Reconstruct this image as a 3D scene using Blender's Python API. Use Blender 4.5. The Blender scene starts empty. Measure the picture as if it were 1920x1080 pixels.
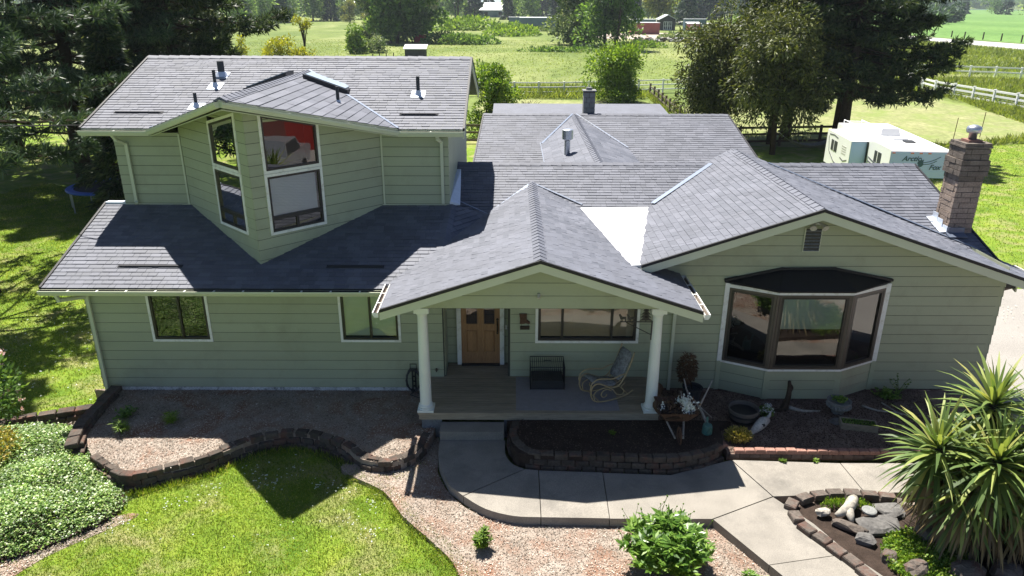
import bpy, math, random
import numpy as np
from mathutils import Vector, Matrix
R = math.radians
rng = np.random.default_rng(7)
random.seed(7)
sc = bpy.context.scene
COL = sc.collection

# ------------------------------------------------------------------ camera, sky, sun
cam = bpy.data.cameras.new('camera')
cam.sensor_width = 36.0
cam.lens = 36.0 * 1377.3 / 1920.0
cam.clip_start = 0.1
cam.clip_end = 9000
co = bpy.data.objects.new('camera', cam)
COL.objects.link(co)
_p, _y, _r = 0.372466, 0.000491, 0.003253
_f = Vector((math.sin(_y) * math.cos(_p), math.cos(_y) * math.cos(_p), -math.sin(_p)))
_rt = Vector((math.cos(_y), -math.sin(_y), 0))
_up = _rt.cross(_f)
_r2 = math.cos(_r) * _rt + math.sin(_r) * _up
_u2 = -math.sin(_r) * _rt + math.cos(_r) * _up
M = Matrix((_r2, _u2, -_f)).transposed().to_4x4()
M.translation = Vector((0, -14.936, 8.4306))
co.matrix_world = M
sc.camera = co

SUN = Vector((-0.21, 0.46, 1.0)).normalized()          # towards the sun
w = bpy.data.worlds.new('World')
sc.world = w
w.use_nodes = True
nt = w.node_tree
sky = nt.nodes.new('ShaderNodeTexSky')
sky.sky_type = 'NISHITA'
sky.sun_disc = False
sky.sun_elevation = math.asin(SUN.z)
sky.sun_rotation = math.atan2(SUN.x, SUN.y)
sky.air_density = 0.55
sky.dust_density = 0.4
sky.ozone_density = 1.5
bg = nt.nodes['Background']
bg.inputs['Strength'].default_value = 0.06
nt.links.new(sky.outputs[0], bg.inputs[0])
sl = bpy.data.lights.new('sun', 'SUN')
sl.energy = 5.0
sl.angle = R(0.5)
sl.color = (1.0, 0.95, 0.87)
so = bpy.data.objects.new('sun', sl)
COL.objects.link(so)
so.rotation_euler = SUN.to_track_quat('Z', 'Y').to_euler()
sc.view_settings.view_transform = 'Standard'
sc.view_settings.look = 'None'
sc.view_settings.gamma = 1.0
sc.view_settings.use_curve_mapping = False
sc.view_settings.exposure = 1.36
sc.cycles.max_bounces = 6
sc.cycles.transparent_max_bounces = 8

# ------------------------------------------------------------------ materials
def srgb(r, g, b):
    f = lambda c: (c / 255 / 12.92) if c / 255 <= 0.04045 else ((c / 255 + 0.055) / 1.055) ** 2.4
    return (f(r), f(g), f(b))

def newmat(name):
    m = bpy.data.materials.new(name)
    m.use_nodes = True
    return m, m.node_tree, m.node_tree.nodes['Principled BSDF']

def ramp(nt, fac, stops):
    n = nt.nodes.new('ShaderNodeValToRGB')
    e = n.color_ramp.elements
    while len(e) < len(stops):
        e.new(0.5)
    for el, (p, c) in zip(e, stops):
        el.position = p
        el.color = (*c, 1)
    nt.links.new(fac, n.inputs[0])
    return n.outputs[0]

def noise(nt, scale, detail=4, vec=None, rough=0.6, dist=0.0):
    n = nt.nodes.new('ShaderNodeTexNoise')
    n.inputs['Scale'].default_value = scale
    n.inputs['Detail'].default_value = detail
    n.inputs['Roughness'].default_value = rough
    n.inputs['Distortion'].default_value = dist
    if vec is not None:
        nt.links.new(vec, n.inputs['Vector'])
    return n.outputs[0]

def mixc(nt, fac, a, b, mode='MIX'):
    n = nt.nodes.new('ShaderNodeMix')
    n.data_type = 'RGBA'
    n.blend_type = mode
    for s, v in ((0, fac), (6, a), (7, b)):
        if isinstance(v, (int, float)):
            n.inputs[s].default_value = v
        elif isinstance(v, tuple):
            n.inputs[s].default_value = (*v, 1)
        else:
            nt.links.new(v, n.inputs[s])
    return n.outputs[2]

def coords(nt, kind='Object', scale=None):
    t = nt.nodes.new('ShaderNodeTexCoord')
    o = t.outputs[kind]
    if scale:
        mp = nt.nodes.new('ShaderNodeMapping')
        mp.inputs['Scale'].default_value = scale
        nt.links.new(o, mp.inputs[0])
        o = mp.outputs[0]
    return o

def geo_pos(nt, scale=None):
    g = nt.nodes.new('ShaderNodeNewGeometry')
    o = g.outputs['Position']
    if scale:
        mp = nt.nodes.new('ShaderNodeMapping')
        mp.inputs['Scale'].default_value = scale
        nt.links.new(o, mp.inputs[0])
        o = mp.outputs[0]
    return o

def island(nt):
    return nt.nodes.new('ShaderNodeNewGeometry').outputs['Random Per Island']

def objrand(nt):
    return nt.nodes.new('ShaderNodeObjectInfo').outputs['Random']

def bump(nt, bsdf, h, strength=0.3, dist=0.02):
    b = nt.nodes.new('ShaderNodeBump')
    b.inputs['Strength'].default_value = strength
    b.inputs['Distance'].default_value = dist
    nt.links.new(h, b.inputs['Height'])
    nt.links.new(b.outputs[0], bsdf.inputs['Normal'])

def mul(c, k):
    return tuple(x * k for x in c)

def surface(name, c, rough=0.7, var=0.25, scale=3.0, spec=0.4, metal=0.0, fine=None, bumpd=0.0, isl=0.0, stretch=None, dirt=None):
    """a plain surface: base colour broken up by coarse and fine noise, per-piece variation, optional dirt"""
    m, nt, b = newmat(name)
    pos = geo_pos(nt, stretch)
    n1 = noise(nt, scale, 5, pos)
    col = ramp(nt, n1, [(0.25, mul(c, 1 - var)), (0.75, mul(c, 1 + var * 0.7))])
    if fine:
        n2 = noise(nt, fine, 3, pos)
        col = mixc(nt, 0.6, col, ramp(nt, n2, [(0.3, (0.55, 0.55, 0.55)), (0.7, (1.3, 1.3, 1.3))]), 'MULTIPLY')
    if isl:
        r = island(nt)
        col = mixc(nt, 1.0, col, ramp(nt, r, [(0.0, (1 - isl,) * 3), (1.0, (1 + isl,) * 3)]), 'MULTIPLY')
        r2 = objrand(nt)
        col = mixc(nt, 1.0, col, ramp(nt, r2, [(0.0, (1 - isl,) * 3), (1.0, (1 + isl,) * 3)]), 'MULTIPLY')
    if dirt:
        n3 = noise(nt, dirt[1], 6, geo_pos(nt), 0.7)
        col = mixc(nt, ramp(nt, n3, [(0.5, (0, 0, 0)), (0.72, (1, 1, 1))]), col, dirt[0])
    nt.links.new(col, b.inputs['Base Color'])
    b.inputs['Roughness'].default_value = rough
    b.inputs['Metallic'].default_value = metal
    b.inputs['Specular IOR Level'].default_value = spec
    if bumpd:
        bump(nt, b, noise(nt, (fine or scale) * 1.3, 4, pos), 0.6, bumpd)
    return m

def leafmat(name, stops, trans=0.35, rough=0.5, spec=0.35, big=None):
    """foliage: colour from a random value per leaf, some light passes through"""
    m, nt, b = newmat(name)
    col = ramp(nt, island(nt), stops)
    if big:
        n = noise(nt, big, 2, geo_pos(nt))
        col = mixc(nt, 1.0, col, ramp(nt, n, [(0.3, (0.6, 0.62, 0.6)), (0.7, (1.3, 1.25, 1.2))]), 'MULTIPLY')
    nt.links.new(col, b.inputs['Base Color'])
    b.inputs['Roughness'].default_value = rough
    b.inputs['Specular IOR Level'].default_value = spec
    t = nt.nodes.new('ShaderNodeBsdfTranslucent')
    c2 = mixc(nt, 1.0, col, (1.25, 1.2, 0.6), 'MULTIPLY')
    nt.links.new(c2, t.inputs[0])
    mx = nt.nodes.new('ShaderNodeMixShader')
    mx.inputs[0].default_value = trans
    nt.links.new(b.outputs[0], mx.inputs[1])
    nt.links.new(t.outputs[0], mx.inputs[2])
    nt.links.new(mx.outputs[0], nt.nodes['Material Output'].inputs[0])
    return m

MT = {}
MT['siding'] = surface('siding_paint', (0.335, 0.365, 0.255), 0.55, 0.06, 1.2, 0.35, fine=None, isl=0.04, stretch=(0.4, 0.4, 2.0), bumpd=0.0015, dirt=((0.29, 0.31, 0.215), 1.1))
MT['groove'] = surface('board_shadow_gap', (0.05, 0.05, 0.04), 0.9, 0.1, 2)  # wall core painted near-black so shadow lines show between the boards
MT['trim_green'] = surface('trim_paint', (0.50, 0.53, 0.40), 0.5, 0.06, 2.0)
MT['white'] = surface('white_paint', (0.74, 0.75, 0.72), 0.45, 0.06, 2.5, dirt=((0.5, 0.48, 0.42), 6))
MT['white_clean'] = surface('white_gelcoat', (0.82, 0.82, 0.81), 0.3, 0.03, 1.0, 0.5)
MT['column'] = surface('column_paint', (0.70, 0.74, 0.70), 0.4, 0.05, 2.0)
MT['bronze'] = surface('dark_bronze_frame', (0.022, 0.02, 0.018), 0.4, 0.15, 5.0, 0.5)
MT['brown_frame'] = surface('brown_vinyl_frame', (0.075, 0.062, 0.05), 0.4, 0.15, 5.0, 0.5)
MT['membrane'] = surface('white_membrane', (0.86, 0.86, 0.85), 0.4, 0.02, 1.5, 0.5)
MT['black_metal'] = surface('black_metal', (0.012, 0.012, 0.014), 0.45, 0.2, 6.0, 0.5)
MT['galv'] = surface('galvanised_metal', (0.5, 0.53, 0.58), 0.35, 0.12, 6.0, 0.5, metal=0.85)
MT['flashing'] = surface('bluish_metal_flashing', (0.16, 0.19, 0.25), 0.45, 0.12, 5.0, 0.5, metal=0.6)
MT['bright_flash'] = surface('bright_flashing', (0.55, 0.6, 0.68), 0.45, 0.12, 7.0, 0.5, metal=0.3)
MT['copper_gutter'] = surface('inner_gutter', (0.20, 0.165, 0.14), 0.6, 0.2, 8)
MT['concrete'] = surface('concrete_slab', (0.25, 0.23, 0.20), 0.85, 0.22, 1.3, 0.3, fine=60, bumpd=0.004, dirt=((0.145, 0.135, 0.12), 1.1))
MT['foundation'] = surface('foundation_concrete', (0.60, 0.60, 0.58), 0.85, 0.2, 3, 0.3, fine=30, dirt=((0.05, 0.04, 0.03), 5))
MT['drive'] = surface('driveway_concrete', (0.27, 0.255, 0.235), 0.85, 0.1, 0.8, 0.3, fine=40)
MT['block'] = surface('retaining_block', (0.085, 0.070, 0.058), 0.9, 0.35, 4, 0.2, fine=22, bumpd=0.02, isl=0.2, dirt=((0.15, 0.07, 0.05), 3))
MT['redbrick'] = surface('edging_brick', (0.30, 0.165, 0.13), 0.9, 0.2, 6, 0.2, fine=40, bumpd=0.006, isl=0.12)
MT['chimney'] = surface('slump_brick', (0.31, 0.245, 0.20), 0.9, 0.22, 5, 0.2, fine=26, bumpd=0.02, isl=0.14)
MT['chimney_top'] = surface('sooty_brick', (0.16, 0.135, 0.115), 0.9, 0.3, 5, 0.2, fine=26, bumpd=0.02, isl=0.16)
MT['mortar'] = surface('mortar', (0.10, 0.085, 0.075), 0.95, 0.2, 8, 0.2)
MT['oldbrick'] = surface('foundation_brick', (0.15, 0.105, 0.085), 0.9, 0.3, 8, 0.2, isl=0.3)
MT['plank'] = surface('weathered_deck_plank', (0.29, 0.245, 0.18), 0.75, 0.2, 4, 0.3, fine=30, isl=0.14, stretch=(0.12, 1.5, 1))
MT['greyplank'] = surface('grey_skirting', (0.17, 0.18, 0.19), 0.7, 0.15, 3, 0.3, fine=25)
MT['door'] = surface('stained_oak', (0.34, 0.175, 0.08), 0.4, 0.2, 5, 0.45, fine=34, stretch=(2.2, 2.2, 0.18))
MT['rug'] = surface('grey_outdoor_rug', (0.28, 0.265, 0.28), 0.95, 0.12, 7, 0.1, fine=160, bumpd=0.006)
MT['rattan'] = surface('rattan', (0.36, 0.28, 0.16), 0.5, 0.2, 12)
MT['cushion'] = surface('paisley_cushion', (0.22, 0.23, 0.24), 0.9, 0.6, 16, 0.1, fine=40)
MT['rust'] = surface('rusted_iron', (0.10, 0.055, 0.035), 0.85, 0.4, 12, 0.3, fine=50)
MT['wood_grey'] = surface('bleached_driftwood', (0.34, 0.31, 0.27), 0.85, 0.35, 6, 0.2, fine=30, stretch=(1, 1, 0.4))
MT['wood_white'] = surface('sun_bleached_wood', (0.36, 0.33, 0.285), 0.85, 0.45, 9, 0.2, fine=24)
MT['wood_dark'] = surface('dark_bark', (0.055, 0.042, 0.032), 0.95, 0.35, 6, 0.1, fine=25, bumpd=0.02)
MT['wood_rail'] = surface('weathered_rail', (0.17, 0.145, 0.11), 0.9, 0.25, 4, 0.2, fine=20)
MT['bone'] = surface('bone', (0.46, 0.44, 0.40), 0.7, 0.22, 9, 0.3, fine=30)
MT['pot_dark'] = surface('charcoal_pot', (0.03, 0.033, 0.038), 0.55, 0.2, 5, 0.4)
MT['stone_pot'] = surface('cast_stone', (0.22, 0.225, 0.22), 0.85, 0.25, 8, 0.2, fine=40)
MT['barrel'] = surface('barrel_staves', (0.13, 0.115, 0.10), 0.8, 0.25, 5, 0.3, isl=0.15)
MT['teal'] = surface('teal_plastic', (0.06, 0.17, 0.15), 0.4, 0.1, 4, 0.5)
MT['blue'] = surface('blue_vinyl', (0.03, 0.10, 0.42), 0.45, 0.1, 4, 0.5)
MT['rock'] = surface('field_stone', (0.125, 0.105, 0.09), 0.9, 0.35, 5, 0.2, fine=22, bumpd=0.03, isl=0.18, dirt=((0.12, 0.06, 0.045), 4))
MT['slate'] = surface('flat_slate', (0.12, 0.115, 0.11), 0.8, 0.3, 3, 0.25, fine=18, bumpd=0.02, isl=0.2)
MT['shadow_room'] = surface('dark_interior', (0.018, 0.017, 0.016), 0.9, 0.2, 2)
MT['blind'] = surface('white_blind', (0.80, 0.84, 0.88), 0.7, 0.04, 3)
MT['blind_tan'] = surface('tan_blind', (0.62, 0.52, 0.38), 0.7, 0.06, 3)
MT['blind_green'] = surface('pale_blind', (0.72, 0.78, 0.72), 0.7, 0.06, 3)
MT['redpaint'] = surface('red_barn_paint', (0.42, 0.035, 0.025), 0.5, 0.1, 2)
MT['rust_red'] = surface('red_container', (0.28, 0.085, 0.07), 0.6, 0.15, 0.8, dirt=((0.2, 0.09, 0.06), 1.2))
MT['blue_grey'] = surface('blue_grey_container', (0.12, 0.18, 0.235), 0.6, 0.12, 0.6)
MT['roof_metal'] = surface('pale_metal_roof', (0.55, 0.57, 0.58), 0.45, 0.12, 0.6, 0.5)
MT['dark_wall'] = surface('dark_stained_wall', (0.06, 0.058, 0.06), 0.8, 0.2, 2)
MT['rv_blue'] = surface('rv_end_panel', (0.44, 0.58, 0.88), 0.35, 0.03, 0.7, 0.5)
MT['rv_decal'] = surface('dark_teal_decal', (0.035, 0.10, 0.14), 0.4, 0.1, 4)
MT['rv_swoosh'] = surface('grey_decal', (0.10, 0.10, 0.12), 0.4, 0.1, 4)
MT['amber'] = surface('amber_lens', (0.62, 0.22, 0.14), 0.3, 0.1, 4)
MT['fence_white'] = surface('white_vinyl_rail', (0.86, 0.86, 0.85), 0.45, 0.04, 1)
MT['car_silver'] = surface('silver_car_paint', (0.30, 0.31, 0.33), 0.25, 0.05, 1, 0.6, metal=0.3)
MT['skylight'] = surface('skylight_dome', (0.34, 0.40, 0.45), 0.25, 0.05, 2, 0.5)
MT['tyre'] = surface('tyre_rubber', (0.02, 0.02, 0.02), 0.8, 0.2, 5)
MT['soil'] = surface('dark_soil', (0.050, 0.036, 0.029), 0.95, 0.4, 5, 0.1, fine=50, bumpd=0.03)
MT['net'] = surface('black_netting', (0.02, 0.02, 0.025), 0.8, 0.1, 4)
MT['brass'] = surface('dark_brass', (0.06, 0.045, 0.03), 0.4, 0.2, 5, 0.5, metal=0.6)

# window glass: sees through, reflects the garden
def glass(name, ior=1.95, tint=(0.8, 0.84, 0.82)):
    m, nt, b = newmat(name)
    nt.nodes.remove(b)
    fr = nt.nodes.new('ShaderNodeFresnel')
    fr.inputs['IOR'].default_value = ior
    t = nt.nodes.new('ShaderNodeBsdfTransparent')
    t.inputs[0].default_value = (*tint, 1)
    g = nt.nodes.new('ShaderNodeBsdfGlossy')
    g.inputs['Roughness'].default_value = 0.004
    n = noise(nt, 1.2, 1, geo_pos(nt))
    bp = nt.nodes.new('ShaderNodeBump')
    bp.inputs['Strength'].default_value = 0.04
    bp.inputs['Distance'].default_value = 0.06
    nt.links.new(n, bp.inputs['Height'])
    nt.links.new(bp.outputs[0], g.inputs['Normal'])
    mx = nt.nodes.new('ShaderNodeMixShader')
    nt.links.new(fr.outputs[0], mx.inputs[0])
    nt.links.new(t.outputs[0], mx.inputs[1])
    nt.links.new(g.outputs[0], mx.inputs[2])
    nt.links.new(mx.outputs[0], nt.nodes['Material Output'].inputs[0])
    return m
MT['glass'] = glass('window_glass', 2.25, (0.96, 0.98, 0.97))
MT['glass_dark'] = glass('tinted_glass', 2.3, (0.5, 0.52, 0.5))

def shingle_material():
    m, nt, b = newmat('asphalt_shingle')
    r = island(nt)
    c = ramp(nt, r, [(0.0, (0.076, 0.083, 0.106)), (0.5, (0.094, 0.101, 0.127)), (1.0, (0.120, 0.127, 0.156))])
    ro = objrand(nt)
    c = mixc(nt, 1.0, c, ramp(nt, ro, [(0.0, (0.93,) * 3), (1.0, (1.08,) * 3)]), 'MULTIPLY')
    n = noise(nt, 160, 2, geo_pos(nt))
    c = mixc(nt, 0.7, c, ramp(nt, n, [(0.3, (0.5,) * 3), (0.7, (1.5,) * 3)]), 'MULTIPLY')
    n2 = noise(nt, 1.3, 4, geo_pos(nt))
    c = mixc(nt, 0.5, c, ramp(nt, n2, [(0.3, (0.75,) * 3), (0.7, (1.25,) * 3)]), 'MULTIPLY')
    nt.links.new(c, b.inputs['Base Color'])
    b.inputs['Roughness'].default_value = 0.55
    b.inputs['Specular IOR Level'].default_value = 0.5
    rr = ramp(nt, r, [(0.0, (0.66,) * 3), (1.0, (0.72,) * 3)])
    nt.links.new(rr, b.inputs['Roughness'])
    bump(nt, b, n, 0.15, 0.003)
    return m
MT['shingle'] = shingle_material()
MT['underlay'] = surface('roof_edge_black', (0.010, 0.010, 0.013), 0.6, 0.2, 5)

MT['needle_dark'] = leafmat('dark_pine_needles', [(0, (0.016, 0.032, 0.016)), (0.55, (0.036, 0.066, 0.030)), (0.9, (0.080, 0.115, 0.048)), (1, (0.14, 0.16, 0.07))], 0.25, big=0.5)
MT['needle_blue'] = leafmat('bluish_needles', [(0, (0.022, 0.046, 0.028)), (0.6, (0.05, 0.092, 0.055)), (1, (0.12, 0.18, 0.10))], 0.25, big=0.5)
MT['juniper'] = leafmat('olive_juniper_sprays', [(0, (0.034, 0.048, 0.013)), (0.6, (0.082, 0.108, 0.03)), (1, (0.18, 0.20, 0.06))], 0.3, big=0.8)
MT['leaf_mid'] = leafmat('mid_green_leaves', [(0, (0.055, 0.12, 0.026)), (0.6, (0.125, 0.24, 0.055)), (1, (0.25, 0.37, 0.11))], 0.45, big=0.4)
MT['leaf_bright'] = leafmat('bright_green_leaves', [(0, (0.07, 0.14, 0.016)), (0.6, (0.16, 0.28, 0.035)), (1, (0.28, 0.39, 0.07))], 0.45, big=0.8)
MT['leaf_yellow'] = leafmat('yellow_green_leaves', [(0, (0.15, 0.17, 0.012)), (0.6, (0.32, 0.33, 0.02)), (1, (0.45, 0.44, 0.05))], 0.4)
MT['leaf_far'] = leafmat('far_woodland_leaves', [(0, (0.085, 0.165, 0.06)), (0.6, (0.19, 0.31, 0.11)), (1, (0.32, 0.43, 0.18))], 0.5, big=0.1)
MT['leaf_far_dark'] = leafmat('far_evergreen', [(0, (0.026, 0.056, 0.034)), (0.7, (0.05, 0.098, 0.056)), (1, (0.10, 0.155, 0.085))], 0.3, big=0.1)
MT['leaf_far_yel'] = leafmat('far_yellow_leaves', [(0, (0.10, 0.13, 0.02)), (0.7, (0.22, 0.24, 0.04)), (1, (0.34, 0.34, 0.08))], 0.4)
MT['silver_leaf'] = leafmat('silvery_leaves', [(0, (0.05, 0.10, 0.03)), (0.6, (0.13, 0.20, 0.08)), (1, (0.32, 0.38, 0.22))], 0.35, big=0.5)
MT['peony_leaf'] = leafmat('glossy_peony_leaves', [(0, (0.05, 0.12, 0.018)), (0.6, (0.14, 0.27, 0.04)), (1, (0.28, 0.42, 0.09))], 0.45, 0.35, 0.5)
MT['vinca'] = leafmat('periwinkle_leaves', [(0, (0.06, 0.14, 0.025)), (0.5, (0.16, 0.29, 0.06)), (0.85, (0.30, 0.42, 0.11)), (1, (0.55, 0.60, 0.36))], 0.3, 0.4, 0.5, big=1.6)
MT['yucca'] = leafmat('strap_leaves', [(0, (0.05, 0.09, 0.025)), (0.5, (0.125, 0.195, 0.055)), (0.85, (0.27, 0.33, 0.09)), (1, (0.42, 0.41, 0.14))], 0.35, 0.45, 0.3)
MT['yucca_dry'] = leafmat('dry_strap_leaves', [(0, (0.07, 0.05, 0.025)), (1, (0.24, 0.18, 0.08))], 0.2)
MT['sedum'] = leafmat('yellow_sedum', [(0, (0.14, 0.15, 0.03)), (0.6, (0.36, 0.32, 0.06)), (1, (0.55, 0.42, 0.16))], 0.35)
MT['moss'] = leafmat('bright_ground_leaves', [(0, (0.07, 0.15, 0.015)), (0.6, (0.17, 0.30, 0.03)), (1, (0.34, 0.42, 0.08))], 0.4)
MT['petal_white'] = leafmat('white_petals', [(0, (0.72, 0.78, 0.85)), (1, (0.85, 0.87, 0.88))], 0.3)
MT['petal_pink'] = leafmat('pink_petals', [(0, (0.72, 0.42, 0.46)), (1, (0.85, 0.66, 0.66))], 0.3)
MT['dry_leaf'] = leafmat('dry_brown_leaves', [(0, (0.045, 0.026, 0.014)), (1, (0.16, 0.09, 0.05))], 0.2)
MT['grass_blade'] = leafmat('lawn_blades', [(0, (0.08, 0.155, 0.014)), (0.5, (0.17, 0.265, 0.024)), (0.85, (0.30, 0.36, 0.045)), (1, (0.48, 0.45, 0.20))], 0.42, 0.55, 0.25, big=1.3)
MT['meadow_blade'] = leafmat('meadow_blades', [(0, (0.13, 0.19, 0.035)), (0.6, (0.18, 0.24, 0.05)), (1, (0.24, 0.28, 0.08))], 0.55, big=0.15)
MT['chip'] = leafmat('bark_chips', [(0, (0.12, 0.08, 0.06)), (0.3, (0.25, 0.20, 0.16)), (0.75, (0.37, 0.32, 0.275)), (1, (0.56, 0.52, 0.47))], 0.0, 0.9, 0.1, big=1.5)
MT['chip_dark'] = leafmat('dark_bark_chips', [(0, (0.03, 0.02, 0.015)), (0.6, (0.075, 0.05, 0.04)), (1, (0.17, 0.125, 0.10))], 0.0, 0.9, 0.1)

def ground_material(name, stops, s1, s2, stretch=(1, 1, 1), bumpd=0.03, rough=0.95, patch=None):
    m, nt, b = newmat(name)
    p = geo_pos(nt, stretch)
    n1 = noise(nt, s1, 6, p, 0.65, 0.4)
    c = ramp(nt, n1, stops)
    n2 = noise(nt, s2, 4, p, 0.7)
    c = mixc(nt, 0.75, c, ramp(nt, n2, [(0.3, (0.6,) * 3), (0.7, (1.4,) * 3)]), 'MULTIPLY')
    if patch:
        n3 = noise(nt, patch[1], 5, geo_pos(nt, patch[2] if len(patch) > 2 else None), 0.6, 0.6)
        c = mixc(nt, ramp(nt, n3, [(0.48, (0, 0, 0)), (0.68, (1, 1, 1))]), c, patch[0])
    nt.links.new(c, b.inputs['Base Color'])
    b.inputs['Roughness'].default_value = rough
    b.inputs['Specular IOR Level'].default_value = 0.15
    bump(nt, b, n2, 0.8, bumpd)
    return m
MT['lawn'] = ground_material('lawn_turf', [(0.3, (0.09, 0.165, 0.018)), (0.55, (0.165, 0.245, 0.026)), (0.75, (0.25, 0.295, 0.045))], 1.1, 26, bumpd=0.05, patch=((0.27, 0.26, 0.11), 0.9))
MT['meadow'] = ground_material('meadow_grass', [(0.3, (0.085, 0.125, 0.03)), (0.55, (0.135, 0.175, 0.045)), (0.75, (0.20, 0.225, 0.08))], 0.06, 1.6, (1, 0.45, 1), 0.25, patch=((0.26, 0.275, 0.115), 0.045, (1, 0.4, 1)))
MT['mown'] = ground_material('mown_hay', [(0.3, (0.17, 0.20, 0.075)), (0.55, (0.225, 0.235, 0.105)), (0.75, (0.28, 0.275, 0.145))], 0.3, 3.0, (1, 0.6, 1), 0.08, patch=((0.17, 0.22, 0.06), 0.35))
MT['crop'] = ground_material('green_crop', [(0.3, (0.085, 0.17, 0.04)), (0.6, (0.12, 0.215, 0.055)), (0.8, (0.15, 0.24, 0.07))], 0.02, 0.8, (1, 0.4, 1), 0.3)
MT['mulch'] = ground_material('bark_mulch', [(0.3, (0.25, 0.195, 0.155)), (0.55, (0.33, 0.275, 0.23)), (0.75, (0.41, 0.36, 0.31))], 2.2, 55, bumpd=0.03, patch=((0.24, 0.13, 0.085), 1.5))
MT['mulch_dark'] = ground_material('dark_bark_mulch', [(0.3, (0.14, 0.095, 0.075)), (0.55, (0.22, 0.16, 0.13)), (0.75, (0.32, 0.25, 0.21))], 2.2, 55, bumpd=0.03)  # darker tones of the bark mulch, for the bed under the bay
MT['road'] = ground_material('asphalt_road', [(0.3, (0.34, 0.33, 0.32)), (0.7, (0.42, 0.41, 0.39))], 0.1, 2, bumpd=0.01)
MT['gravel'] = ground_material('gravel_yard', [(0.3, (0.33, 0.27, 0.22)), (0.7, (0.46, 0.39, 0.33))], 0.2, 3, bumpd=0.03)
MT['hill'] = ground_material('wooded_hill', [(0.3, (0.03, 0.06, 0.03)), (0.7, (0.08, 0.13, 0.06))], 0.02, 0.15, bumpd=2.0)

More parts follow.
